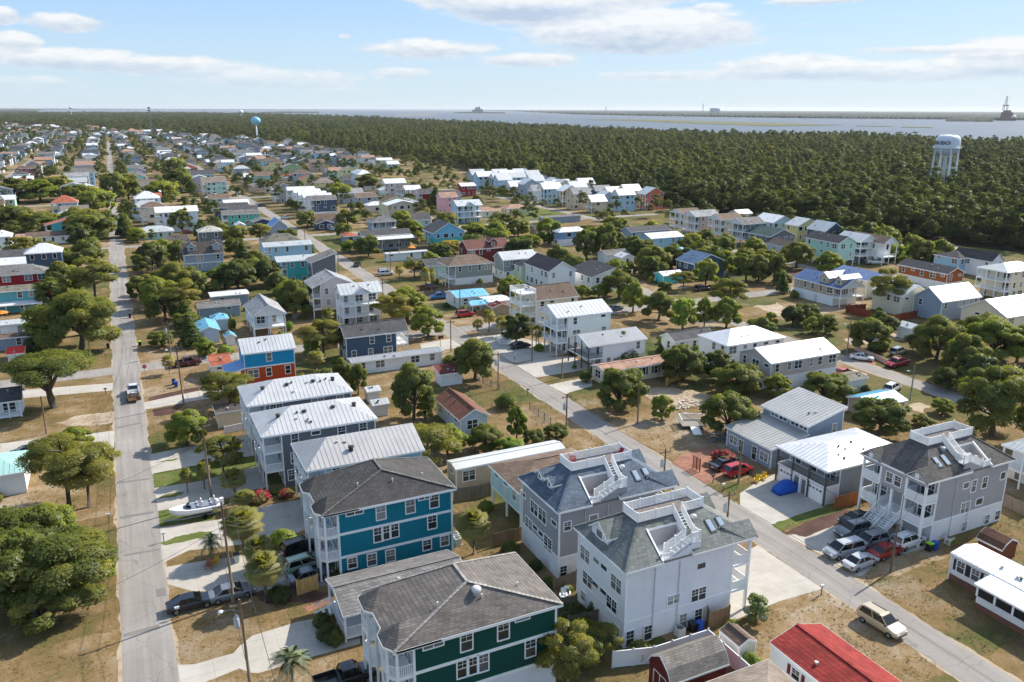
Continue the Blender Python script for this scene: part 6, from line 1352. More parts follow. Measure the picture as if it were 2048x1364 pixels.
CS=dict( # length, half width, hood z, belt z, roof z, cabin: rear base, rear top, front top, front base (x from -L/2..L/2)
 sedan=(4.75,.90,.92,.95,1.44,(-1.75,-.95,.35,1.15),.0),suv=(4.75,.94,1.08,1.12,1.74,(-2.25,-1.95,.35,1.15),.1),van=(5.05,.98,1.08,1.10,1.76,(-2.4,-2.1,.75,1.7),.05),
 pickup=(5.6,.98,1.12,1.15,1.86,(-.55,-.35,.85,1.45),.12),hatch=(4.2,.88,.95,.98,1.5,(-2.0,-1.5,.2,1.0),.02))
def car_proto(kind):
    if kind in CARS: return CARS[kind]
    L,hw,zh,zb,zr,(c0,c1,c2,c3),lift=CS[kind]; h2=L/2; z0=.26+lift; P=[]
    b=MB(); prof=[(-h2,.78,z0+.14,zb-.25),(-h2+.12,.92,z0+.04,zb-.07),(-h2+.6,1,z0,zb),(c3,1,z0,zb),(h2-.9,.99,z0,zh-.03),(h2-.28,.93,z0+.03,zh-.14),(h2-.05,.84,z0+.1,zh-.3),(h2,.74,z0+.16,zh-.42)]
    if kind=='pickup':
        prof=[(c0-.12,1,z0,zb),(c3,1,z0,zb),(h2-.9,.99,z0,zh-.03),(h2-.25,.94,z0+.03,zh-.12),(h2,.84,z0+.14,zh-.36)]
        bed=MB(); x0,x1=-h2,c0-.12; bed.box(x0,-hw,z0,x1,hw,z0+.32).box(x0,-hw,z0+.32,x1,-hw+.09,zb).box(x0,hw-.09,z0+.32,x1,hw,zb).box(x0,-hw+.09,z0+.32,x0+.08,hw-.09,zb); P.append(('truck_bed',bed.mesh('truck_bed',TYRE),1,None))
    loft(b,[ring(x,hw*w,zl,zl+(zt-zl)*.72,zt) for x,w,zl,zt in prof]); bm_=b.mesh('body',TYRE,smooth=True); bm_.set_sharp_from_angle(angle=R(38)); P.append(('body',bm_,1,None))
    g=MB(); loft(g,[[(c0,-hw*.86,zb-.03),(c0,hw*.86,zb-.03),(c1,hw*.72,zr-.04),(c1,-hw*.72,zr-.04)],[(c3,-hw*.86,zb-.03),(c3,hw*.86,zb-.03),(c2,hw*.72,zr-.04),(c2,-hw*.72,zr-.04)]]); P.append(('window',g.mesh('window',CGL),0,None))
    r=MB(); loft(r,[[(c1-.05,-hw*.70,zr-.07),(c1-.05,hw*.70,zr-.07),(c1-.03,hw*.64,zr),(c1-.03,-hw*.64,zr)],[(c2-.3,-hw*.73,zr-.07),(c2-.3,hw*.73,zr-.07),(c2-.3,hw*.66,zr+.02),(c2-.3,-hw*.66,zr+.02)],[(c2+.04,-hw*.72,zr-.08),(c2+.04,hw*.72,zr-.08),(c2+.0,hw*.64,zr-.01),(c2+.0,-hw*.64,zr-.01)]]); P.append(('car_roof',r.mesh('car_roof',TYRE),1,None))
    pl=MB()
    for s in (-1,1):
        for xb,xt,w in ((c0,c1,.13 if kind!='suv' else .2),(c3,c2,.08),((c0*.45+c3*.55)-.1,(c1*.45+c2*.55)-.1,.09)): pl.bar((xb,s*hw*.875,zb-.03),(xt,s*hw*.735,zr-.05),w,.03,up=(0,s,.3))
    P.append(('pillar',pl.mesh('pillar',TYRE),1,None))
    if kind in('suv','van'):
        for s in (-1,1): P.append(('roof_rail',MB().bar((c1+.2,s*hw*.62,zr+.05),(c2-.3,s*hw*.62,zr+.05),.04,.04).mesh('roof_rail',BLK),0,None))
    rw=.34 if kind!='pickup' else .39; tm=MB(); prf=[(rw*.62,-.11),(rw*.96,-.11),(rw,-.06),(rw,.06),(rw*.96,.11),(rw*.62,.11)]; tm.lathe(prf,18); tm.v=[(x,z,y) for x,y,z in tm.v]; tmesh=tm.mesh('wheel',TYRE); rmh=MB().lathe([(.05,-.118),(rw*.6,-.118),(rw*.62,-.08),(rw*.62,.08),(rw*.6,.118),(.05,.118)],12); rmh.v=[(x,z,y) for x,y,z in rmh.v]; rmesh=rmh.mesh('rim',RIM)
    for x in (-h2+.88,h2-.92):
        for s in (-1,1): P.append(('wheel',tmesh,0,((x,s*(hw-.1),rw),rmesh)))
    for s in (-1,1):
        P.append(('headlight',MB().box(h2-.18,s*hw*.62-.17,zh-.42,h2-.02,s*hw*.62+.17,zh-.26).mesh('headlight',HL),0,None)); P.append(('taillight',MB().box(-h2-.01,s*hw*.74-.1,zb-.38,-h2+.1,s*hw*.74+.1,zb-.12).mesh('taillight',TLI),0,None))
        P.append(('side_mirror',MB().box(c3-.25,s*(hw+.02)-.09,zb-.02,c3-.1,s*(hw+.02)+.09,zb+.13).mesh('side_mirror',BLK),0,None))
    P.append(('licence_plate',MB().box(-h2-.02,-.26,z0+.3,-h2+.03,.26,z0+.44).mesh('licence_plate',CHR),0,None)); P.append(('bumper',MB().box(h2-.12,-hw*.7,z0+.1,h2+.015,hw*.7,z0+.22).mesh('bumper',BLK),0,None))
    CARS[kind]=P; return P
def car(kind,K,px,py,rz,colr,label,name=None):
    x,y=W(K,px,py,.4); P=car_proto(kind); pm=carpaint(colr)
    o=empty(name or {'pickup':'pickup_truck','van':'minivan'}.get(kind,'parked_car'),label,{'pickup':'truck','van':'van'}.get(kind,'car'),(x,y,0.024),R(rz),'parked vehicles')
    for nm,me,painted,ex in P:
        q=ob(nm,me,o,ex[0] if ex else None)
        if painted: q.material_slots[0].link='OBJECT'; q.material_slots[0].material=pm
        if ex: ob('rim',ex[1],q)
    return o
SIL,DSIL,BK,WH=(176,180,184),(120,126,132),(18,20,24),(226,228,230)
CL=[('sedan','D5',835,790,175,BK,'black car parked deepest in the driveway beside the mulch bed'),('suv','D5',805,875,178,(104,110,114),'dark grey SUV next to the black car below the double stairs'),('van','D5',745,1015,176,SIL,'silver minivan with sunroof nearest the road'),
('suv','D5',930,955,178,(140,146,150),'grey estate car with roof rails in front of the double stairs'),('sedan','D5',865,1095,3,(188,192,196),'silver sedan parked next to a shrub at the road edge'),('sedan','D5',1045,1020,3,(150,22,26),'dark red sedan parked behind the silver sedan'),('suv','D5',1205,950,2,WH,'white SUV parked half under the grey deck house'),
('suv','D7',685,880,-86,(186,172,146),'champagne SUV parked on dry grass beside the road'),('suv','C4',1345,1215,4,(176,18,34),'bright red SUV parked on the brick patio'),('sedan','C4',1240,1165,4,(40,44,52),'dark blue sedan beside the red SUV'),
('pickup','C1',1072,420,90,WH,'white pickup truck driving up the left street'),('sedan','C1',210,905,178,BK,'black car on the concrete drive left of the street'),('sedan','D2',240,905,2,(22,26,38),'navy sedan parked at the kerb end of the drive'),('sedan','D2',480,845,2,DSIL,'grey sedan parked under the fan palm'),
('suv','D2',915,680,8,(150,176,150),'pale green SUV with roof rack in front of the teal house'),('sedan','D2',940,745,6,(92,104,114),'blue grey sedan parked beside the yellow wooden fence'),('suv','D2',890,580,12,(20,20,22),'black SUV shaded by the teal house'),('pickup','D2',1150,1352,2,(26,28,30),'black pickup truck at the foot of the dark green house'),
('suv','C3',600,338,-8,(28,30,38),'black SUV parked on the lawn beside the street'),('suv','C3',975,135,-6,(196,198,200),'silver white SUV behind the white picket fence'),('sedan','C3',1045,210,0,(30,34,40),'dark sedan in the shade of palms'),('pickup','B3',545,795,178,(36,110,176),'blue pickup truck on the brown lawn'),('suv','B3',775,955,4,(176,36,30),'boxy red SUV on the brown lawn'),
('suv','B3',55,582,2,WH,'white SUV at the left of the trailer homes'),('pickup','B3',440,712,4,(92,60,48),'brown pickup truck under the fan palms'),('sedan','C5',655,305,-50,(222,224,226),'white sedan on the brick drive'),('pickup','C5',935,355,185,(170,34,44),'red pickup truck under the big trees'),('suv','C5',950,262,12,(150,156,158),'silver SUV behind the pink wall'),
('suv','C5',900,555,18,(224,224,222),'white SUV standing on the green lawn'),('hatch','C5',510,425,10,(170,30,36),'red car behind the little white shed'),('pickup','C1',1500,190,2,(84,22,28),'maroon pickup truck near the stop sign'),('suv','B4',1200,722,6,(30,34,36),'black SUV beside the cross street'),('sedan','B4',1300,712,6,(44,46,50),'dark sedan right of the black SUV'),
('sedan','B4',410,900,8,(96,112,132),'blue grey sedan beside the white three storey house'),('sedan','E3',1300,780,-70,WH,'white sedan at the corner cottage'),('hatch','E1',570,640,4,(150,34,40),'red hatchback by the white apartment house'),('suv','B5',1065,372,10,(26,28,28),'boxy black SUV beside the brown roofed house'),('pickup','B5',935,395,-30,WH,'white pickup truck below the wraparound porch'),
('sedan','E3',560,600,3,(222,222,224),'white car parked along the middle street'),('suv','E4',1690,440,4,(206,208,210),'white SUV on the lawn across the middle street'),('sedan','E4',1240,320,60,(28,30,34),'black sedan behind the dark grey house'),('sedan','E1',1690,240,0,(34,38,44),'dark sedan near the far palm')]
for c in CL: car(*c)
def cyl(b,x,y,z0,z1,r,n=8): return b.lathe([(r,z0),(r,z1)],n,(x,y))
# brush trailer load in the white pickup, car under blue cover, boat on trailer
x,y=W('C1',1075,485); o=tag(ob('debris_trailer',None,None,(x,y,0)),'small trailer heaped with brown branches behind the white pickup','trailer')
ob('bed',MB().box(-.95,-1.6,.5,.95,1.2,.62).box(-.95,-1.6,.62,-.88,1.2,1.0).box(.88,-1.6,.62,.95,1.2,1.0).mesh('bed',wood((120,90,66))),o)
for s in (-1,1):
    tm=MB().lathe([(.2,-.1),(.32,-.1),(.32,.1),(.2,.1)],12); tm.v=[(z+s*1.05,y_,x_+.34) for x_,y_,z in tm.v]; ob('wheel',tm.mesh('wheel',TYRE),o)
ob('hitch',MB().bar((0,1.2,.55),(0,2.3,.5),.08).mesh('hitch',BLK),o)
db=MB(); rg=random.Random(3)
for i in range(60): a=Vector((rg.uniform(-.8,.8),rg.uniform(-1.5,1.1),rg.uniform(.7,1.25))); d=Vector((rg.uniform(-1,1),rg.uniform(-1,1),rg.uniform(-.2,.5))); db.tube([a,a+d*.5,a+d*.9],[.05,.04,.015],4)
ob('branch_load',db.mesh('branch_load',BARK),o)['kind']='stuff'
x,y=W('D5',322,585); o=tag(ob('covered_car',None,None,(x,y,.02),R(178)),'small car under a bright blue fabric cover before the garages','car'); b=MB()
loft(b,[ring(xx,.86*w,.05,.5,zt,.75) for xx,w,zt in ((-1.75,.75,.75),(-1.6,.95,1.0),(-1.0,1,1.35),(-.2,1,1.5),(.5,1,1.35),(1.0,1,1.0),(1.6,.95,.8),(1.8,.7,.55))]); ob('cover',b.mesh('cover',simple('blue_cover',(30,84,176),.6,.3),smooth=True),o); ob('hem',MB().box(-1.72,-.84,.01,1.74,.84,.12).mesh('hem',simple('blue_hem',(22,60,130),.7,.3)),o)
x,y=W('D2',270,395); o=empty('motor_boat','white open motor boat on a trailer beside the palm lawn','boat',(x,y,0.02),R(183)); b=MB()
def hull(xx,w,zk,zs): return [(xx,-w*.35,zk),(xx,-w,zk+(zs-zk)*.55),(xx,-w*1.06,zs),(xx,w*1.06,zs),(xx,w,zk+(zs-zk)*.55),(xx,w*.35,zk)]
loft(b,[hull(*s) for s in ((-3.0,1.05,.55,1.45),(-1.,1.12,.5,1.5),(1.,1.0,.55,1.6),(2.2,.62,.75,1.72),(3.0,.1,1.35,1.82))]); ob('hull',b.mesh('hull',paint((232,234,236),.25)),o)
ob('cockpit',MB().prism([(-2.7,-.85),(.6,-.85),(1.9,-.45),(2.3,0),(1.9,.45),(.6,.85),(-2.7,.85)],1.58,1.64).mesh('cockpit',simple('boat_interior',(120,130,146),.6,.3)),o)
for xx,yy in ((-2.2,-.45),(-2.2,.45),(-.6,-.45),(-.6,.45)): ob('boat_seat',MB().box(xx-.3,yy-.28,1.63,xx+.3,yy+.28,1.85).box(xx-.32,yy-.28,1.85,xx-.2,yy+.28,2.2).mesh('boat_seat',paint((222,214,208))),o)
ob('windscreen',MB().bar((.5,-.7,1.85),(1.0,0,1.85),.04,.4).bar((1.0,0,1.85),(.5,.7,1.85),.04,.4).mesh('windscreen',CGL),o); ob('outboard_engine',MB().box(-3.5,-.25,1.1,-3.05,.25,1.9).box(-3.35,-.1,.5,-3.15,.1,1.1).mesh('outboard_engine',paint((224,226,228))),o)
tr=ob('boat_trailer',MB().bar((-2.6,-.7,.42),(1.5,-.7,.42),.1).bar((-2.6,.7,.42),(1.5,.7,.42),.1).bar((1.5,-.7,.42),(4.0,0,.45),.1).bar((1.5,.7,.42),(4.0,0,.45),.1).bar((-1.,-.9,.36),(-1.,.9,.36),.1).mesh('boat_trailer',paint((150,154,158))),o)
for s in (-1,1):
    tm=MB().lathe([(.15,-.1),(.3,-.1),(.3,.1),(.15,.1)],12); tm.v=[(x_-1.,z+s*1.02,y_+.31) for x_,y_,z in tm.v]; ob('wheel',tm.mesh('wheel',TYRE),tr)
# ---------------------------------------------------------------- utility poles, wires, street furniture
PW=wood((128,110,92)); PWG=wood((150,146,138)); CER=paint((120,128,132)); WIRE=simple('wire',(40,40,42),.6,.2)
POLES=[]
def pole(x,y,H,label,lamp=0,trans=0,arm=1,lean=(0,0)):
    o=empty('utility_pole',label,'pole',(x,y,0),0,'utility poles'); o.rotation_euler=(lean[1],lean[0],0)
    ob('shaft',MB().tube([(0,0,0),(0,0,H*.5),(0,0,H)],[.15,.125,.095],8).mesh('shaft',PW if lamp!=2 else PWG,smooth=True),o)
    if arm: ob('crossarm',MB().box(-.9 if arm==1 else -.05,-.06,H-.6,.9 if arm==1 else .05,.06,H-.48).mesh('crossarm',PW),o)
    if arm:
        for i in (-.8,0,.8): ob('insulator',MB().lathe([(.05,H-.48),(.06,H-.36),(.03,H-.3)],8,(i if arm==1 else 0,0)).mesh('insulator',CER),o)
    if trans: ob('transformer',MB().lathe([(.24,H-2.6),(.26,H-2.5),(.26,H-1.7),(.2,H-1.6),(.06,H-1.56),(.06,H-1.35)],12,(-.42,0)).mesh('transformer',paint((176,180,184)),smooth=True),o)
    if lamp:
        l=ob('lamp_arm',MB().tube([(0,0,H-1.2),(-.7,0,H-.8),(-1.5,0,H-.75)],.04,6).mesh('lamp_arm',CER),o); ob('lamp_head',MB().lathe([(.05,-.02),(.2,-.02),(.24,.1),(.1,.2)],10).mesh('lamp_head',paint((196,200,204))),l,(-1.6,0,H-.8))
    POLES.append((x,y,H)); return o
pA=[(5.5,63.3,10.4),(6.1,79.8,11.6),(6.6,104.3,11.2),(6.3,144.8,11.0),(6.3,177.,7.6),(6.6,217.2,7.2),(6.5,255,8),(6.5,300,8)]
pt=['with a grey transformer near the dark green house','among the fan palms in front of the teal house','behind the motor boat','beside the brown mulch bed','beside the stop sign lawn','near the conical cedars','in front of the two dormer house','near the far lawn corner']
for i,(x,y,H) in enumerate(pA): pole(x,y,H,'wooden utility pole '+pt[i],lamp=1 if i in(0,3) else 0,trans=1 if i in(0,4) else 0,lean=(-.02 if i<4 else 0,0))
pR=[(59.5,128.9,7.3,'on the brown lawn behind the pale blue bungalow'),(59.9,104.,7.1,'above the clipped hedge'),(60.3,154.6,7.2,'in front of the slate blue house'),(60.2,203.,7.2,'beside the white balcony house'),(60.2,250.,7.4,'near the teal duplex'),(60.4,300,7.4,'at the olive roofed house'),(60.4,345,7.6,'beside the blue roofed corner cottage')]
for i,(x,y,H,l) in enumerate(pR): pole(x,y,H,'dark wooden utility pole '+l,lamp=1 if i in(3,5) else 0,trans=1 if i in(0,1) else 0)
pE=[(73.1,141.7,6.6,'between two concrete driveways'),(73.2,129.2,6.5,'beside the mobile home driveway'),(73.2,103.6,6.2,'on the brown verge by the oak'),(73.2,78.9,6.4,'beside the red SUV'),(73.5,53.9,6.1,'beside the shrub at the parked cars'),(124.,92.2,6.4,'with a street lamp near the white SUV on grass'),(136.7,118.2,7.3,'beside the brick drive'),(-14.5,140.2,6.3,'on the sandy lawn left of the street'),(-8.6,178.,5.,'under the large round tree'),(74.,183.,7.2,'at the cross street corner'),(74.,240.,7.2,'by the trailer homes'),(73.5,345.,8,'in front of the slate townhouse'),(73.5,385.,8,'beside the townhouse row')]
for i,(x,y,H,l) in enumerate(pE): pole(x,y,H,'pale utility pole '+l,lamp=2 if i in(5,6) else 0,arm=2)
for (tx,ty,l) in ((768,1030,'in front of the brick patio'),(1330,1085,'between the white deck house roof and the street')):
    x,y=W('C4',tx,ty,6.9) if tx<1000 else W('D4',1362,378,6.9); pole(x,y,6.9,'wooden utility pole '+l,trans=1,arm=1)
def wire(a,b,sag,label,r=.026):
    a=Vector(a); b=Vector(b); n=10; pts=[a+(b-a)*(i/n)-Vector((0,0,sag*4*(i/n)*(1-i/n))) for i in range(n+1)]
    tag(ob('power_line',MB().tube(pts,r,3,False).mesh('power_line',WIRE)),label,'power line','overhead power lines')
wn=['nearest span','second span','third span','fourth span','fifth span','sixth span','seventh span','eighth span']
for i,(p,q) in enumerate(zip([(5.3,30,10.4)]+pA,pA)): 
    for dx,nm in ((-.8,'outer'),(.8,'inner')): wire((p[0]+dx,p[1],p[2]-.3),(q[0]+dx,q[1],q[2]-.3),.35,'%s overhead wire, %s of the left street pole row'%(nm,wn[i]))
r2=sorted(pR,key=lambda p:p[1]); r2=[(60.,52,7.2,'')]+[(60.,80,7.,'')]+r2
for i,(p,q) in enumerate(zip(r2,r2[1:])): wire((p[0],p[1],p[2]-.2),(q[0],q[1],q[2]-.2),.4,'overhead wire, %s of the middle street pole row'%(wn[i]))
e2=sorted([p for p in pE if 72<p[0]<75],key=lambda p:p[1]); e2=[(73.5,28,6.2,'')]+e2[:6]
for i,(p,q) in enumerate(zip(e2,e2[1:])): wire((p[0],p[1],p[2]-.2),(q[0],q[1],q[2]-.2),.35,'service wire, %s right of the middle street'%(wn[i]))
for (a,b,l) in (((6.6,104.3,9),(-6,101,6),'to the left pine'),((5.9,79.8,9),(-8,78,5),'to the big left tree'),((6.3,144.8,9),(16.5,146.5,6),'to the blue and orange house'),((59.7,104,6.8),(53,92,3.4),'to the tan trailer'),((73.2,78.9,6.2),(80.5,82,3.6),'to the split roof house'),((73.5,53.9,6),(80.8,57,7.5),'to the grey deck house'),((60,128.9,7),(49,121,3.6),'to the bungalow'),((6.3,177,7.2),(-9,178,4.6),'over the stop sign')): wire(a,b,.4,'slack service wire running '+l,.02)
# stop sign with lettering
def textmesh(s,size,mat,ext=.004,bold=0.):
    cu=bpy.data.curves.new('lettering','FONT'); cu.body=s; cu.size=size; cu.align_x='CENTER'; cu.align_y='CENTER'; cu.extrude=ext; cu.offset=bold
    t=bpy.data.objects.new('t',cu); COL.objects.link(t); dg=bpy.context.evaluated_depsgraph_get(); dg.update(); me=bpy.data.meshes.new_from_object(t.evaluated_get(dg)); bpy.data.objects.remove(t); me.materials.clear(); me.materials.append(mat); return me
o=empty('stop_sign','red octagonal stop sign on a thin post at the street corner','sign',(.9,163,0)); ob('post',MB().box(-.04,-.03,0,.04,.03,2.2).mesh('post',paint((150,154,150))),o)
oc=MB(); pts=[(.42*math.cos(R(22.5+45*k)),.42*math.sin(R(22.5+45*k))) for k in range(8)]
oc.f.append(tuple(range(8))); oc.v=[(x,-.06,2.5+z) for x,z in pts]+[(x,-.035,2.5+z) for x,z in pts]; oc.f+=[tuple(range(15,7,-1))]+[(i,(i+1)%8,8+(i+1)%8,8+i) for i in range(8)]
b=ob('sign_board',oc.mesh('sign_board',simple('sign_red',(190,24,30),.4,.4)),o); tm=textmesh('STOP',.30,TRIM); q=ob('lettering',tm,b,(0,-.066,2.5)); q.rotation_euler=(R(90),0,0)
def bin_(K,px,py,c,lid,label,rz=0):
    x,y=W(K,px,py); o=empty('wheeled_bin',label,'bin',(x,y,.015),R(rz),'wheeled rubbish bins'); b=MB(); loft(b,[[(-.24,-.27,.06),(.24,-.27,.06),(.24,.27,.06),(-.24,.27,.06)],[(-.31,-.36,1.0),(.31,-.36,1.0),(.31,.34,1.0),(-.31,.34,1.0)]])
    ob('tub',b.mesh('tub',simple('bin_%d_%d_%d'%c,c,.5,.35)),o); ob('lid',MB().box(-.34,-.4,1.002,.34,.36,1.08).box(-.3,.36,.94,.3,.44,1.02).mesh('lid',simple('bin_%d_%d_%d'%lid,lid,.5,.35)),o)
    for s in (-1,1): ob('wheel',MB().tube([(s*.24,.32,.12),(s*.3,.32,.12)],.12,8).mesh('wheel',TYRE),o)
BLU,DKG,LIM=(30,78,176),(34,46,44),(150,214,50)
for a in (('G3',478,290,BLU,BLU,'blue wheeled bin beside the conical cedar'),('G3',512,972,BLU,BLU,'blue wheeled bin on the corner lawn, in front'),('G3',490,950,(40,70,120),DKG,'dark lidded bin behind the blue corner bin'),('G3',182,598,DKG,LIM,'green bin with lime lid beside the left street'),('C3',445,506,BLU,BLU,'blue wheeled bin at the white block shed'),('C3',476,500,(30,70,64),DKG,'dark green bin at the white block shed'),
 ('D5',1395,1005,BLU,BLU,'blue wheeled bin next to the white SUV'),('D5',1355,1012,DKG,LIM,'bin with lime lid next to the white SUV'),('D6',735,835,(30,30,32),DKG,'black wheeled bin against the tall white house'),('D6',810,830,BLU,BLU,'blue wheeled bin against the tall white house'),('E2',1055,1250,(44,46,48),DKG,'dark bin at the roadside under the large tree'),('B5',495,800,BLU,BLU,'blue bin standing alone on the empty brown lot'),('G3',92,345,(70,50,42),(60,44,38),'brown bin at the left street kerb'),
 ('G2',450,210,(206,208,206),(60,62,64),'white topped bin among the fan palms'),('C4',1325,1160,(34,80,60),DKG,'green bin beside the flowering bush'),('B4',20,1310,BLU,BLU,'blue bin below the dark front deck')): bin_(*a)
def mailbox(K,px,py,label,c=(226,228,228)):
    x,y=W(K,px,py); o=empty('mailbox',label,'mailbox',(x,y,0),0,'roadside mailboxes'); ob('post',MB().box(-.05,-.05,0,.05,.05,1.05).mesh('post',PW),o)
    b=MB(); b.box(-.24,-.1,1.05,.24,.1,1.2); b.tube([(-.24,0,1.2),(.24,0,1.2)],.1,10); ob('box',b.mesh('box',simple('mailbox_%d'%c[0],c,.4,.4)),o)
for a in (('D1',775,232,'white mailbox at the left street edge by the oak'),('D2',82,540,'white mailbox between two driveway lawns'),('D2',165,985,'white mailbox behind the navy sedan'),('D7',178,632,'white mailbox at the concrete drive corner'),('C3',575,228,'white mailbox before the slate house drive'),('C3',745,355,'black mailbox beside the middle street',(34,34,36)),('C3',1105,605,'dark mailbox by the palmetto bush',(50,44,40)),('C1',850,440,'dark mailbox on the sandy corner lawn',(40,38,38)),('D4',1258,330,'dark mailbox before the red SUV',(44,42,40)),('D4',1320,385,'white mailbox by the duplex drive'),('C1',850,155,'grey mailbox at the cross street',(110,112,114)),('C3',1000,325,'pale mailbox on the verge of the wide drive')): mailbox(*a)
# ---------------------------------------------------------------- fences: each panel and post its own part
def fence_mesh(L,h_,kind):
    k=('fence',round(L,2),h_,kind)
    if k in WINC: return WINC[k]
    b=MB()
    if kind=='wood':
        n=max(1,int(L/.155)); rg=random.Random(int(L*100))
        for i in range(n): x=L*i/n; b.box(x+.006,-.012,.03,x+L/n-.006,.012,h_*rg.uniform(.97,1.02))
        for z in (.3,h_-.3): b.box(0,.014,z-.04,L,.05,z+.04)
    elif kind=='picket':
        n=max(1,int(L/.2))
        for i in range(n): x=L*i/n; b.box(x+.05,-.012,.05,x+.15,.012,h_)
        for z in (.2,h_-.2): b.box(0,.014,z-.04,L,.05,z+.04)
    elif kind=='chain':
        for z in (.05,h_): b.tube([(0,0,z),(L,0,z)],.02,4)
        n=int(L/.22)
        for i in range(n+1): x=L*i/n; b.bar((x,0,.05),(min(L,x+h_*.5),0,h_),.012); b.bar((min(L,x+h_*.5),0,.05),(x,0,h_),.012)
    else:
        b.box(0,-.02,.06,L,.02,h_-.06); b.box(0,-.05,h_-.1,L,.05,h_); b.box(0,-.045,.05,L,.045,.18)
        n=int(L/.3)
        for i in range(1,n): x=L*i/n; b.box(x-.01,-.026,.18,x+.01,.026,h_-.1)
    WINC[k]=b.mesh('fence_panel'); return WINC[k]
def fence_run(label,pts,h_,kind,mat,pw=2.4):
    o=empty('fence',label,'fence',(*pts[0],0)); ox,oy=pts[0]; used=set()
    for (a,b) in zip(pts,pts[1:]):
        L=math.hypot(b[0]-a[0],b[1]-a[1]); n=max(1,round(L/pw)); an=math.atan2(b[1]-a[1],b[0]-a[0])
        for i in range(n):
            f=i/n; me=fence_mesh(L/n,h_,kind)
            if not me.materials: me.materials.append(mat)
            q=ob('fence_panel',me,o,(a[0]+(b[0]-a[0])*f-ox,a[1]+(b[1]-a[1])*f-oy,0),an); q.material_slots[0].link='OBJECT'; q.material_slots[0].material=mat
        for i in range(n+1):
            f=i/n; x,y=a[0]+(b[0]-a[0])*f-ox,a[1]+(b[1]-a[1])*f-oy; s=.055 if kind!='vinyl' else .07
            if (round(x,1),round(y,1)) in used: continue
            used.add((round(x,1),round(y,1))); ob('fence_post',MB().box(x-s,y-s,0,x+s,y+s,h_+.12).lathe([(s*1.3,h_+.12),(.01,h_+.22)],4,(x,y)).mesh('fence_post',mat),o)
FW_=wood((146,120,92)); FG=wood((128,118,106)); FR=wood((140,70,48)); FN=wood((206,168,104)); FO=wood((172,112,66)); VIN=paint((232,233,234),.4)
fence_run('white vinyl fence around the red barn shed',[(36.4,53.6),(40.2,52.5),(46.5,52.45),(46.45,41)],1.8,'vinyl',VIN); fence_run('grey wooden fence left of the white deck house',[(33.2,63.6),(36,63.4),(38.1,63.2)],1.6,'wood',FG)
for l,K,p,hh,kd,m in (('grey wooden fence behind the blue and orange house','C2',[(960,252),(1105,222)],1.8,'wood',FW_),('long wooden fence behind the fan palm by the teal house','D3',[(755,345),(960,315)],1.8,'wood',FG),('wooden fence below the pale mint stilt house','D3',[(975,600),(1140,560)],1.7,'wood',FW_),('new yellow wooden fence beside the parked sedans','D2',[(868,858),(988,818)],1.8,'wood',FN),('wooden fence behind the tan trailer home','C3',[(250,1115),(455,1165)],1.7,'wood',FG),
 ('red stained fence around the back yards at right','B5',[(860,755),(715,765),(1040,845),(1245,805)],1.9,'wood',FR),('orange wooden fence beside the white duplex','D5',[(675,715),(860,668)],1.8,'wood',FO),('wooden fence right of the grey deck house','D5',[(1885,690),(2045,765)],1.8,'wood',FG),('wooden fence behind the blue pickup truck','B3',[(400,790),(620,760)],1.6,'wood',FG),('wooden fence beside the boxy red SUV','B3',[(880,965),(1040,945),(1200,925)],1.7,'wood',FW_),('wooden fence below the blush pink stilt house','B2',[(930,1000),(1200,970)],1.7,'wood',FG),
 ('short white fence beside the metal roofed houses','C2',[(200,912),(355,880)],1.2,'vinyl',VIN),('white picket fence in front of the palm shaded cars','C3',[(965,172),(852,165),(880,198),(968,195)],1.1,'picket',VIN),('dark deck fence of the long beige mobile home','C4',[(470,492),(705,458)],1.1,'picket',FR),('new wooden fence behind the empty rubble lot','C4',[(770,535),(800,505),(920,478)],1.6,'wood',FN),('chain link fence along the brown lawn','C3',[(1120,720),(1190,770),(1290,840)],1.2,'chain',CER),('chain link fence around the bungalow yard','C3',[(680,480),(880,560)],1.1,'chain',CER),
 ('low pink wall beside the white sedan','C5',[(600,240),(740,300),(870,360)],1.0,'vinyl',paint((206,176,160))),('dark wooden fence behind the white picnic chairs','D4',[(270,1005),(410,945)],1.5,'wood',FG),('grey fence below the dark green house','D4',[(360,1235),(560,1185)],1.5,'wood',FG),('brown fence behind the sage grey house','B3',[(640,735),(1060,700)],1.5,'wood',FG),('wooden screen enclosure beside the tall white house','D4',[(1215,1170),(1230,1235),(1355,1190)],1.9,'wood',FW_)): fence_run(l,[W(K,*q) for q in p],hh,kd,m)
# ---------------------------------------------------------------- small garden things
def adirondack(x,y,z,rz,c,label):
    o=empty('garden_chair',label,'chair',(x,y,z),R(rz)); m=paint(c)
    ob('seat',MB().bar((-.05,0,.28),(.5,0,.40),.55,.04,up=(0,0,1)).mesh('seat',m),o); ob('backrest',MB().bar((-.05,0,.3),(-.35,0,1.0),.55,.04,up=(1,0,.4)).mesh('backrest',m),o)
    for s in (-1,1):
        ob('armrest',MB().box(-.15,s*.34-.07,.54,.5,s*.34+.07,.58).mesh('armrest',m),o); ob('leg',MB().box(.42,s*.3-.04,0,.5,s*.3+.04,.54).mesh('leg',m),o); ob('leg',MB().bar((-.45,s*.29,.0),(.1,s*.29,.36),.05).mesh('leg',m),o)
for (K,px,py,l) in (('D5',122,515,'left yellow garden chair before the duplex'),('D5',170,495,'right yellow garden chair before the duplex')): x,y=W(K,px,py); adirondack(x,y,.01,215,(226,184,40),l)
adirondack(49.3,72.9,11.08,200,(140,30,44),'dark red chair on the grey house rooftop deck'); adirondack(43.4,74.0,11.08,-20,(150,60,64),'faded red chair at the left end of the rooftop deck')
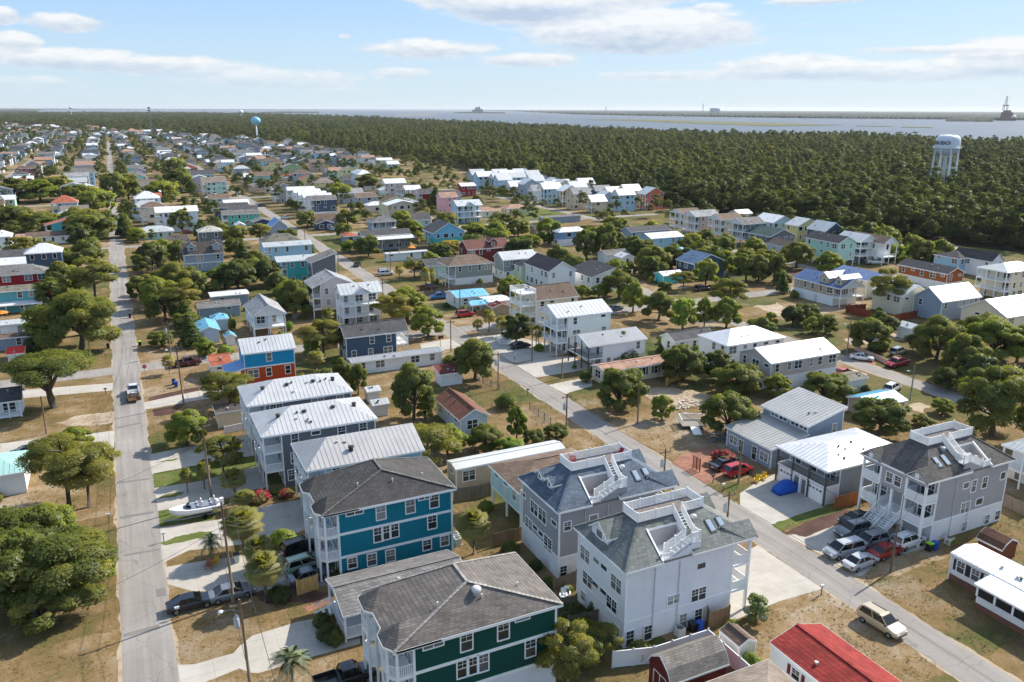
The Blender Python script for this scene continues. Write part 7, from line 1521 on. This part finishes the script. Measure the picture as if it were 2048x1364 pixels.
for (K,px,py,l) in (('D4',330,1040,'left white plastic chair by the dark fence'),('D4',352,1030,'right white plastic chair by the dark fence')): x,y=W(K,px,py); adirondack(x,y,.0,240,(232,234,236),l)
for (K,px,py,c,l) in (('G2',185,265,(150,92,70),'rust brown garden chair under the palms'),('G2',255,235,(200,160,50),'yellow garden chair under the palms')): x,y=W(K,px,py); adirondack(x,y,.012,250,c,l)
def parasol(x,y,z,label,c=(240,140,50),r=1.5):
    o=empty('parasol',label,'parasol',(x,y,z)); ob('pole',MB().tube([(0,0,0),(0,0,2.3)],.03,6).mesh('pole',TRIM),o); ob('canopy',MB().lathe([(r,1.85),(r*.97,1.87),(r*.5,2.2),(.05,2.42)],8).mesh('canopy',simple('parasol_%d'%c[1],c,.7,.2)),o); ob('base',MB().lathe([(.25,0),(.22,.1)],10).mesh('base',BLK),o)
x,y=W('E2',30,975); parasol(x,y,0,'orange parasol behind the red roofed shed'); x,y=W('A2',1245,1300); parasol(x,y,0,'orange parasol beside the white trailer'); x,y=W('C2',715,1245); parasol(x,y,0,'small cream parasol below the metal roofed house',(232,214,190),1.0)
x,y=W('C3',405,248); o=empty('basketball_hoop','portable basketball hoop on the concrete drive','basketball hoop',(x,y,.01)); ob('pole',MB().tube([(0,0,0),(0,0,2.7),(0,-.3,3.0)],.05,6).mesh('pole',BLK),o); b=ob('backboard',MB().box(-.6,-.36,2.75,.6,-.32,3.45).mesh('backboard',simple('backboard',(60,58,60),.5,.3)),o); ob('rim',MB().lathe([(.22,2.85),(.24,2.87),(.22,2.89)],12,(0,-.6)).mesh('rim',simple('hoop_rim',(200,80,30),.5,.3)),o); ob('base',MB().box(-.4,-.1,0,.4,.6,.18).mesh('base',BLK),o)
(xa,ya),(xb_,yb_)=W('C4',985,1190),W('C4',1040,1220); o=empty('garden_trellis','brown lattice trellis standing on the brick patio','trellis',(xa,ya,0)); an=math.atan2(yb_-ya,xb_-xa); o.rotation_euler=(0,0,an); L=math.hypot(xb_-xa,yb_-ya)
for x_ in (0,L/2,L): ob('post',MB().box(x_-.05,-.05,0,x_+.05,.05,2.1).mesh('post',FR),o)
b=MB()
for i in range(9): b.box(0,-.02,.2+i*.22,L,.02,.24+i*.22)
for i in range(9): b.box(L*i/8-.02,.021,.2,L*i/8+.02,.05,2.05)
ob('lattice',b.mesh('lattice',wood((120,72,54))),o)
for (K,px,py,l) in (('D3',775,585,'white air conditioner unit at the teal house corner'),('D3',762,560,'second air conditioner unit behind the first'),('D5',1500,960,'beige air conditioner unit beside the grey deck house'),('C3',420,1150,'small air conditioner unit by the trailer fence'),('D6',610,870,'air conditioner unit at the white house wall')):
    x,y=W(K,px,py); o=empty('air_conditioner',l,'air conditioner',(x,y,0)); ob('casing',MB().box(-.4,-.4,.05,.4,.4,.85).mesh('casing',paint((212,212,206))),o); ob('fan_grille',MB().lathe([(.34,.852),(.34,.88),(.3,.885),(.05,.87)],14).mesh('fan_grille',paint((90,92,92))),o); ob('plinth',MB().box(-.5,-.5,0,.5,.5,.049).mesh('plinth',CONC),o)
# debris on the cleared lot
x,y=W('C4',900,690); o=empty('rubble_pile','pale rubble and broken boards on the cleared lot','rubble',(x,y,0)); rg=random.Random(9); b=MB()
for i in range(70): a=Vector((rg.gauss(0,2.6),rg.gauss(0,1.2),rg.uniform(.03,.25))); d=Vector((rg.uniform(-1,1),rg.uniform(-1,1),rg.uniform(-.1,.2)))*rg.uniform(.2,.8); b.bar(a,a+d,rg.uniform(.08,.4),.06)
ob('boards',b.mesh('boards',paint((196,190,182))),o)['kind']='stuff'
x,y=W('C4',1190,960); o=empty('scrap_heap','heap of tarpaulin and scrap beside the split roof house','scrap heap',(x,y,0)); b=MB()
for i in range(40): a=Vector((rg.gauss(0,1.3),rg.gauss(0,.8),rg.uniform(.1,.8))); d=Vector((rg.uniform(-1,1),rg.uniform(-1,1),rg.uniform(-.3,.3)))*rg.uniform(.3,.7); b.bar(a,a+d,rg.uniform(.2,.6),.1)
ob('scrap',b.mesh('scrap',paint((110,112,116))),o)['kind']='stuff'
# ---------------------------------------------------------------- white deck steps left of the split roof house
x,y=W('C4',980,850); o=empty('garden_deck','white timber deck with ramp under the oak','deck',(x,y,0),R(-25)); ob('platform',MB().box(-2,-1.5,.45,2,1.5,.6).mesh('platform',PWG),o); ob('ramp',MB().bar((0,-1.5,.5),(0,-4,.1),1.4,.08).mesh('ramp',TRIM),o); b=MB(); railing(b,(-2,-1.5),(-2,1.5),.6); railing(b,(-2,1.5),(2,1.5),.6); railing(b,(2,-1.5),(2,1.5),.6); ob('railing',b.mesh('railing',TRIM),o)
# ---------------------------------------------------------------- water towers and far landmarks
def big_tower():
    x,y=468.,348.; q=np.array((x,y,25-HCAM)); zc=q@FW; m=zc/FPX; o=empty('water_tower','white water tower on many legs with dark lettering above the woods','water tower',(x,y,0)); Wm=paint((224,228,232),.35)
    Rr=22.4*m; Rr=max(7.,Rr); zbal,zbot,zt=27.6,23.3,35.6
    ob('tank',MB().lathe([(1.2,zbot-.2),(Rr*.45,zbot),(Rr*.75,zbot+1.3),(Rr*.93,zbal-1.6),(Rr,zbal),(Rr,zbal+4.2),(Rr*.96,zbal+5.6),(Rr*.85,zbal+6.9),(Rr*.62,zbal+7.7),(Rr*.3,zt-.1),(.2,zt)],40).mesh('tank',Wm,smooth=True),o)
    b=MB(); b.lathe([(Rr+.05,zbal-.15),(Rr+1.0,zbal-.15),(Rr+1.0,zbal+.1),(Rr+.05,zbal+.1)],40); ob('balcony',b.mesh('balcony',Wm),o); b=MB()
    for k in range(40): t=k*math.pi/20; b.bar(((Rr+.95)*math.cos(t),(Rr+.95)*math.sin(t),zbal),((Rr+.95)*math.cos(t),(Rr+.95)*math.sin(t),zbal+1.1),.08); t2=(k+1)*math.pi/20; b.bar(((Rr+.95)*math.cos(t),(Rr+.95)*math.sin(t),zbal+1.1),((Rr+.95)*math.cos(t2),(Rr+.95)*math.sin(t2),zbal+1.1),.08)
    ob('balcony_rail',b.mesh('balcony_rail',Wm),o); ob('riser_pipe',MB().lathe([(1.25,0),(1.1,zbot-4),(1.2,zbot-2),(2.2,zbot+.2)],16).mesh('riser_pipe',paint((206,208,200)),smooth=True),o)
    for k in range(8):
        t=k*math.pi/4+.2; c,s=math.cos(t),math.sin(t); ob('leg',MB().tube([(Rr*1.12*c,Rr*1.12*s,0),(Rr*.99*c,Rr*.99*s,zbal)],.42,8).mesh('leg',Wm),o); t2=t+math.pi/4; c2,s2=math.cos(t2),math.sin(t2)
        ob('strut',MB().tube([(Rr*1.05*c,Rr*1.05*s,15.5),(Rr*1.05*c2,Rr*1.05*s2,15.5)],.18,6).mesh('strut',Wm),o); b=MB(); b.tube([(Rr*1.1*c,Rr*1.1*s,2),(Rr*1.05*c2,Rr*1.05*s2,15.3)],.05,4); b.tube([(Rr*1.1*c2,Rr*1.1*s2,2),(Rr*1.05*c,Rr*1.05*s,15.3)],.05,4); b.tube([(Rr*1.05*c,Rr*1.05*s,15.7),(Rr*c2,Rr*s2,zbal-.5)],.05,4); b.tube([(Rr*1.05*c2,Rr*1.05*s2,15.7),(Rr*c,Rr*s,zbal-.5)],.05,4); ob('tie_rod',b.mesh('tie_rod',Wm),o)
    me=textmesh('CAROLINA BEACH',3.0,simple('dark_lettering',(16,18,24),.5,.3),.02,.10); w=max(v.co.x for v in me.vertices)
    ang0=math.atan2(-y,-x)       # towards the camera
    for v in me.vertices:
        # text runs to the right seen from outside; it ends a little right of the side facing the camera
        xx=(v.co.x-w)*.62; a=ang0+.22+xx/Rr; z=zbal+3.0+v.co.y; rr=Rr+.05+v.co.z; v.co=(rr*math.cos(a),rr*math.sin(a),z)
    ob('lettering',me,o)
big_tower()
def ball_tower(px,by,topy,wpx,label,c,dist=None,z=None):
    if dist is None: x,y=W('F',px,by)
    else: d=pdir(px,215); n=math.hypot(d[0],d[1]); x,y=d[0]/n*dist,d[1]/n*dist
    q=np.array((x,y,-10.)); zc=q@FW; m=zc/FPX; Rr=wpx*m/2
    u,v0=topix(x,y,0); k=50/(v0-topix(x,y,50)[1]) ; zt=(v0-topy)*k; o=empty('water_tower',label,'water tower',(x,y,0)); zc_=zt-Rr*.85
    ob('ball',MB().lathe([(.2,zc_-Rr*.85)]+[(Rr*math.sin(R(a)),zc_-Rr*.85*math.cos(R(a))) for a in range(15,180,15)]+[(.2,zc_+Rr*.85)],20).mesh('ball',paint(c,.35),smooth=True),o); ob('stem',MB().lathe([(Rr*.45,0),(Rr*.3,Rr*.35),(Rr*.14,Rr*.9),(Rr*.12,zc_-Rr*.8)],14).mesh('stem',paint((226,228,226)),smooth=True),o)
ball_tower(515,284,233,19,'light blue ball shaped water tower on a white stem',(120,190,220)); ball_tower(481,0,220,9,'small distant white water tower bulb',(234,236,236),4200); ball_tower(141,0,212.5,6,'farthest white water tower at the left horizon',(220,226,228),5200)
x,y=W('F',305,281); o=empty('cell_mast','tall slim radio mast above the far houses','mast',(x,y,0)); H_=50.5; ob('mast',MB().tube([(0,0,0),(0,0,H_)],[.8,.5],8).mesh('mast',paint((110,112,112))),o); ob('antenna',MB().box(-2.2,-2.2,H_-6,2.2,2.2,H_-4.6).box(-1.8,-1.8,H_-2,1.8,1.8,H_).mesh('antenna',paint((84,86,86))),o)
d=pdir(2012,235); n=math.hypot(d[0],d[1]); x,y=d[0]/n*4900,d[1]/n*4900; o=empty('dredging_rig','dark red loading rig with lattice mast on the far shore','rig',(x,y,1),R(-35)); dm=simple('rig_red',(96,58,52),.8,.2)
ob('hull',MB().box(-45,-14,0,45,14,14).mesh('hull',simple('rig_hull',(60,52,58),.8,.2)),o); ob('deckhouse',MB().box(-22,-12,14,26,12,40).box(-14,-10,40,16,10,50).mesh('deckhouse',dm),o); ob('dome',MB().lathe([(13,14),(12,20),(8,25),(1,27)],14,(30,-14)).mesh('dome',paint((226,226,226)),smooth=True),o)
b=MB()
for sx in (-1,1):
    for s2 in (-1,1): b.tube([(-10+sx*9,s2*9,50),(-10+sx*7,s2*7,72)],1.4,5)
b.box(-21,-11,72,1,11,76); ob('derrick_base',b.mesh('derrick_base',dm),o); b=MB()
for sx in (-1,1):
    for s2 in (-1,1): b.tube([(-10+sx*5,s2*5,76),(-10+sx*2,s2*2,118)],.7,4)
for k in range(6): z=76+k*7; f=5-k*.5; b.tube([(-10-f,-f,z),(-10+f,f,z+7)],.5,4); b.tube([(-10+f,-f,z),(-10-f,f,z+7)],.5,4)
ob('lattice_mast',b.mesh('lattice_mast',paint((150,150,150))),o)
def far_block(px,dist,w,hs,label,nm,c,cat):
    d=pdir(px,218); n=math.hypot(d[0],d[1]); x,y=d[0]/n*dist,d[1]/n*dist; o=empty(nm,label,cat,(x,y,1),-math.atan2(d[0],d[1])); m=paint(c)
    for i,(x0,x1,h_) in enumerate(hs): ob('block',MB().box(x0*w,-w*.2,0,x1*w,w*.2,h_).mesh('block',m),o)
far_block(955,9500,120,[(-.5,-.25,38),(-.25,.05,62),(.05,.25,70),(.25,.5,44)],'hazy stepped power station on the far shore','power_station',(120,124,130),'power station')
far_block(1430,9000,100,[(-.5,.2,62),(.2,.5,58)],'pale box shaped plant on the horizon','factory',(170,176,180),'factory'); far_block(1406,9000,14,[(-.25,.25,108)],'thin chimney on the horizon left of the pale plant','chimney',(140,130,130),'chimney'); far_block(1212,10500,16,[(-.3,.3,78)],'faint small stack on the horizon','chimney',(140,136,138),'chimney')
# ---------------------------------------------------------------- the far blocks of the town
OCC=lambda x,y,m=1.5: any(x0-m<x<x1+m and y0-m<y<y1+m for (x0,x1,y0,y1,l) in BOXES)
frg=random.Random(77); FARC=0
PAST=['white','lightblue','cream','mint','paleblue','blush','yellow','greyblue','grey','sand','aqua','tan','lilac','turq','coral','slate','crimson','pink','green']
WNM2=0
RNM=dict(charcoal='dark grey',midgrey='grey',lightgrey='pale grey',brown='brown',brownold='brown',pinkroof='light brown',mbright='white',mwhite='white',mpale='pale',mblue='blue',taupe='taupe',terracotta='orange',black='black')
WNM=dict(paleblue='pale blue',lightblue='light blue',greyblue='grey blue',turq='turquoise',tealgrey='teal grey')
def free(x0,x1,y0,y1,m=2.):
    return not any(x0-m<b[1] and x1+m>b[0] and y0-m<b[3] and y1+m>b[2] for b in BOXES)
STW=MB(); STR=MB(); extra=[]
def lot(cx,cy,w,d,k,vill=False):
    global FARC
    x0,x1,y0,y1=cx-w/2,cx+w/2,cy-d/2,cy+d/2
    if not free(x0,x1,y0,y1) or not inview(cx,cy,6,40,0): return
    dist=math.hypot(cx,cy); st=frg.choice([1,2,2,3]) if not vill else frg.choice([2,3]); ze={1:3.,2:5.6,3:8.2}[st]
    wc=frg.choice(PAST[:9]*2+PAST) if not vill else frg.choice(['white','lightblue','aqua','cream','white','paleblue','denim','greyblue','tealgrey','slate','sand','coral'])
    rc=frg.choice(['charcoal','midgrey','lightgrey','brown','mbright','mpale','pinkroof','taupe','midgrey','mbright','terracotta','brownold']) if not vill else frg.choice(['mbright','mwhite','mpale','mwhite','lightgrey'])
    if FARC<185:
        FARC+=1; blk=int((cy-333)//161.5); side='left' if cx<RX[5]+34 and cx>RX[5]-34 else ''
        si=min(range(len(RX)),key=lambda i:abs(RX[i]-cx)); sn={3:'far left',4:'leftmost',5:'left',6:'middle',7:'third',8:'woodside'}.get(si,'far left'); ss='left' if cx<RX[si] else 'right'
        bl=['nearest far block','second far block','third far block','fourth far block','fifth far block','sixth far block','farthest block'][max(0,min(6,blk))]
        lb='far %s house with %s roof, %s side of %s street, %s'%(WNM.get(wc,wc),RNM[rc],ss,sn,bl)
        if vill: lb='%s cottage village house with %s roof, %s row, %s'%(WNM.get(wc,wc),RNM[rc],ss+' '+sn,bl)
        lb=clip16(uniq(lb))
        house('house',lb,x0,x1,y0,y1,ze,frg.choice(['gx','gy','gx','hx'] if not vill else ['gx','gy','gx']),wc,rc,rise=min(w,d)*.5*frg.uniform(.42,.62) if not vill else min(w,d)*.5*.75,st=st,porch=frg.choice([None,('W',2.,[2.7])] if st>1 and dist<520 else [None]),vents=1 if dist<450 else 0,g='far houses of the town' if not vill else 'cottage village below the woods',lod=2,seed=FARC,band=(),faces='SW',cat='house')
    else:
        BOXES.append((x0,x1,y0,y1,'far ')); extra.append((x0,x1,y0,y1,ze,frg.choice(['gx','gy','hx']),min(w,d)*.5*.5,wc,rc))
cand=[]
for i,rx in enumerate(RX):
    for s in (-1,1):
        y=195.
        while y<1650:
            cand.append((rx+s*frg.uniform(14,20),y,frg.uniform(9,15),frg.uniform(7.5,10))); y+=frg.uniform(12.5,16.5)
vil=[]
for xx in (216,232,249):
    y=352.
    while y<505: vil.append((xx+frg.uniform(-2,2),y,frg.uniform(9.5,12),frg.uniform(7.5,9))); y+=frg.uniform(13,17)
for c in sorted(vil,key=lambda c:c[1]):
    if c[0]<262: lot(*c,0,True)
for c in sorted(cand,key=lambda c:math.hypot(c[0],c[1])):
    cx,cy=c[0],c[1]
    if any(abs(cy-q)<10 for q in CYS): continue
    if cx>178 and cy<700 or cx>235: continue
    if cy<330 and (cx>-18 or cy<250): continue
    if cy>1150 and cx>np.interp(cy,[1150,1350,1700],[225,200,95]): continue
    if cx<-160 and cy<900 and False: continue
    lot(*c,0)
for _ in range(1500):      # the strip of town running on towards the left horizon
    cy=1650+2900*frg.random()**1.5; ed_=np.interp(cy,[1650,1700,2900,7000],[120,105,-265,-2400]); cx=frg.uniform(-1200 if cy>2300 else -420,ed_-8)
    if free(cx-6,cx+6,cy-5,cy+5,4) and inview(cx,cy,6,40,0):
        w_,d_=frg.uniform(9,15),frg.uniform(8,11); BOXES.append((cx-w_/2,cx+w_/2,cy-d_/2,cy+d_/2,'far ')); extra.append((cx-w_/2,cx+w_/2,cy-d_/2,cy+d_/2,frg.choice([3.,5.6,8.2]),frg.choice(['gx','gy','hx']),2.6,frg.choice(PAST[:9]),frg.choice(['mbright','midgrey','pinkroof','charcoal'])))
# what lies beyond: one mass of distant roofs
def far_mass():
    groups={}
    for (x0,x1,y0,y1,ze,rt,rise,wc,rc) in extra:
        wq='white' if wc in('white','cream','blush','yellow','sand','paleblue') else wc if wc in('lightblue','tan') else 'greyblue'; rq=rc if rc in('mbright','midgrey','pinkroof') else 'charcoal'
        w=groups.setdefault(('w',wq),MB()); w.box(x0+.4,y0+.4,0,x1-.4,y1-.4,ze); r=groups.setdefault(('r',rq),MB()); rb,_=slab(roof_faces(rt,x0,x1,y0,y1,ze,rise),.2); n=len(r.v); r.v+=rb.v; r.f+=[tuple(n+i for i in f) for f in rb.f]
    o=ob('distant_houses',None); tag(o,'mass of tiny distant houses towards the left horizon','houses',kind='stuff')
    for (t,c),b in groups.items():
        q=ob('distant_walls' if t=='w' else 'distant_roofs',b.mesh('d',siding(WALL[c]) if t=='w' else roofmat(c)[0]),o); q['kind']='stuff'
far_mass()
# trees between the houses: the larger ones are single trees, the far ones a mass
tg=random.Random(31); NT_=[0]
def tree_ok(x,y,m): return not OCC(x,y,m) and not any(abs(x-rx)<3.6 for rx in RX) and not any(abs(y-c)<3.8 for c in CYS)
def scatter():
    pts=[]
    far=[]
    for _ in range(9000):
        x=tg.uniform(-330,262); y=tg.uniform(185,1750) if _%5 else tg.uniform(95,420)
        if not inview(x,y,4,30,0) or not tree_ok(x,y,1.2): continue
        if y>1350 and x>np.interp(y,[1350,1700],[215,105]): continue
        d=math.hypot(x,y)
        if 58<x<76 and y<470: continue
        if y>300 and tg.random()<.36: continue
        if y<185 and (tg.random()<.45 or x<8): continue
        if y<330:
            if x>-20 and tg.random()<.5: continue
        if any((x-a)**2+(y-b)**2<9 for a,b,_ in pts[-900:]): continue
        if any((x-a)**2+(y-b)**2<(r*.8)**2 for a,b,r in TREES): continue
        if y<480 and d<520 and any(OCC(x+x/d*q,y+y/d*q,.5) for q in (3,6,9,12,15)) and tg.random()<.94: continue
        s=tg.uniform(.6,1.25); pts.append((x,y,s))
    for _ in range(2600):
        y=1700+3300*tg.random()**1.4; ed_=np.interp(y,[1650,1700,2900,7000],[120,105,-265,-2400]); x=tg.uniform(-1300 if y>2300 else -430,ed_)
        if inview(x,y,4,30,0) and not OCC(x,y,1): pts.append((x,y,tg.uniform(.8,1.6)))
    pts.sort(key=lambda p:math.hypot(p[0],p[1]))
    for x,y,s in pts[:150]:
        k=tg.choice(['oak','oak','light','oak','pine','dark']); plant(k,x,y,8.6*s,7.8*s*tg.uniform(.85,1.2),lod=2 if math.hypot(x,y)>300 else 1)
    P3=np.array([(x,y,0) for x,y,s in pts[150:]],np.float32); S=np.array([s*1.0 for x,y,s in pts[150:]],np.float32)
    me=bpy.data.meshes.new('town_trees'); me.vertices.add(len(P3)); me.vertices.foreach_set('co',P3.ravel()); a=me.attributes.new('tsc','FLOAT_VECTOR','POINT'); a.data.foreach_set('vector',np.stack([S,S,S*.8],1).ravel()); me.update()
    o=ob('town_trees',me); md=o.modifiers.new('plant','NODES'); md.node_group=bpy.data.node_groups['plant_woodland']; tag(o,'mass of small trees among the far houses','trees',kind='stuff'); print('town trees',len(P3))
scatter()
# low garden shrubs and tufts around the nearer houses
def shrubs():
    n=0
    for b in list(BOXES):
        x0,x1,y0,y1,l=b
        if l=='x' or l.startswith('far ') or 'village' in l or math.hypot((x0+x1)/2,(y0+y1)/2)>270 or x1-x0<5: continue
        for _ in range(5):
            if tg.random()<.3: continue
            q_=tg.random()
            if q_<.35: x,y=tg.uniform(x0+1,x1-1),y0-tg.uniform(.7,1.6)
            elif q_<.6: x,y=x1+tg.uniform(.8,4),tg.uniform(y0-1,y1+3)
            elif q_<.8: x,y=tg.uniform(x0,x1),y1+tg.uniform(1.,3.5)
            else: x,y=x0-tg.uniform(1.0,2.2),tg.uniform(y0+1,y1-1)
            if not tree_ok(x,y,.3) or not inview(x,y): continue
            if any(abs(x-q[0])+abs(y-q[1])<2 for q in TREES): continue
            k=tg.choice(['shrub','shrubl','shrubd','shrub','shrubb']); s=tg.uniform(1.0,2.9); plant(k,x,y,s,s*tg.uniform(.7,1.1)); n+=1
    print('shrubs',n)
shrubs()
# ---------------------------------------------------------------- rough grass on the near yards
def tufts():
    r=np.random.RandomState(4); n=150000; X=r.uniform(-48,112,n); Y=40+125*r.rand(n)**1.25; q=np.stack([X,Y,np.full(n,-HCAM)],1); zc=q@FW; u=1024+FPX*(q@RT)/zc; v=682-FPX*(q@UP)/zc
    k=(zc>20)&(u>-20)&(u<2070)&(v<1385)
    for rx in RX: k&=np.abs(X-rx)>2.45
    k&=np.abs(Y-171)>2.7
    for b in BOXES:
        if b[2]<170: k&=~((X>b[0])&(X<b[1])&(Y>b[2])&(Y<b[3]))
    for p in PV:
        if p[0] in('lawn','bare_lot','dirt_track'): continue
        g=gp(*p[3:]); ins=np.zeros(n,bool); m=len(g)
        for i in range(m):
            (ax,ay),(bx,by)=g[i],g[(i+1)%m]; c=(ay>Y)!=(by>Y)
            with np.errstate(divide='ignore',invalid='ignore'): ins^=c&(X<(bx-ax)*(Y-ay)/(by-ay+1e-12)+ax)
        k&=~ins
    dens=np.sin(X*.9+np.sin(Y*.6)*2)*np.sin(Y*1.1+np.sin(X*.5)*2); k&=(r.rand(n)<.42+.42*dens); X,Y=X[k],Y[k]; S=r.uniform(.3,.85,len(X))
    m,t=newmat('grass_blade'); oi=t.n('ShaderNodeObjectInfo').outputs['Random']; nz=t.noise(geo(t),.25,4,.6); ff=t.m('ADD',t.m('MULTIPLY',oi,.4),t.m('MULTIPLY',nz,.6)); fin(t,t.ramp(ff,[(.3,(.12,.13,.035)),(.5,(.23,.185,.07)),(.7,(.36,.27,.14))]),.9,.1)
    lib=bpy.data.collections.new('grass_kinds')
    for vv in range(3):
        rg=random.Random(vv); b=MB()
        for i in range(9):
            a=rg.uniform(0,6.28); c,s=math.cos(a),math.sin(a); o=(rg.uniform(-.16,.16),rg.uniform(-.16,.16)); L=rg.uniform(.07,.2); b.poly([(o[0]-s*.03,o[1]+c*.03,0),(o[0]+s*.03,o[1]-c*.03,0),(o[0]+c*L*.8,o[1]+s*L*.8,L)])
        lib.objects.link(bpy.data.objects.new('grass_tuft',b.mesh('grass_tuft',m)))
    ng=bpy.data.node_groups['plant_woodland'].copy(); ng.name='plant_grass'
    for nd in ng.nodes:
        if nd.bl_idname=='GeometryNodeCollectionInfo': nd.inputs[0].default_value=lib
        if nd.bl_idname=='FunctionNodeRandomValue' and nd.data_type=='INT': nd.inputs[5].default_value=2
    me=bpy.data.meshes.new('grass_tufts'); me.vertices.add(len(X)); me.vertices.foreach_set('co',np.stack([X,Y,np.full(len(X),.004)],1).astype(np.float32).ravel()); a=me.attributes.new('tsc','FLOAT_VECTOR','POINT'); a.data.foreach_set('vector',np.stack([S,S,S],1).astype(np.float32).ravel()); me.update()
    o=ob('grass_tufts',me); o.modifiers.new('plant','NODES').node_group=ng; tag(o,'dry brown and olive grass tufts on the near yards','grass',kind='stuff'); print('tufts',len(X))
tufts()
# ---------------------------------------------------------------- sea air
def haze():
    b=MB().box(-31000,-31000,-2,31000,31000,126); m=bpy.data.materials.new('haze_air'); m.use_nodes=True; t=NT(m.node_tree)
    v=t.n('ShaderNodeVolumePrincipled',{'Color':(.90,.95,1,1),'Density':HAZE_D,'Anisotropy':.2}); t.n('ShaderNodeOutputMaterial',{1:v.outputs[0]})
    o=ob('haze',b.mesh('haze',m)); tag(o,'thin sea haze over the whole coast','haze',kind='stuff')
HAZE_D=.00003
if HAZE_D: haze()
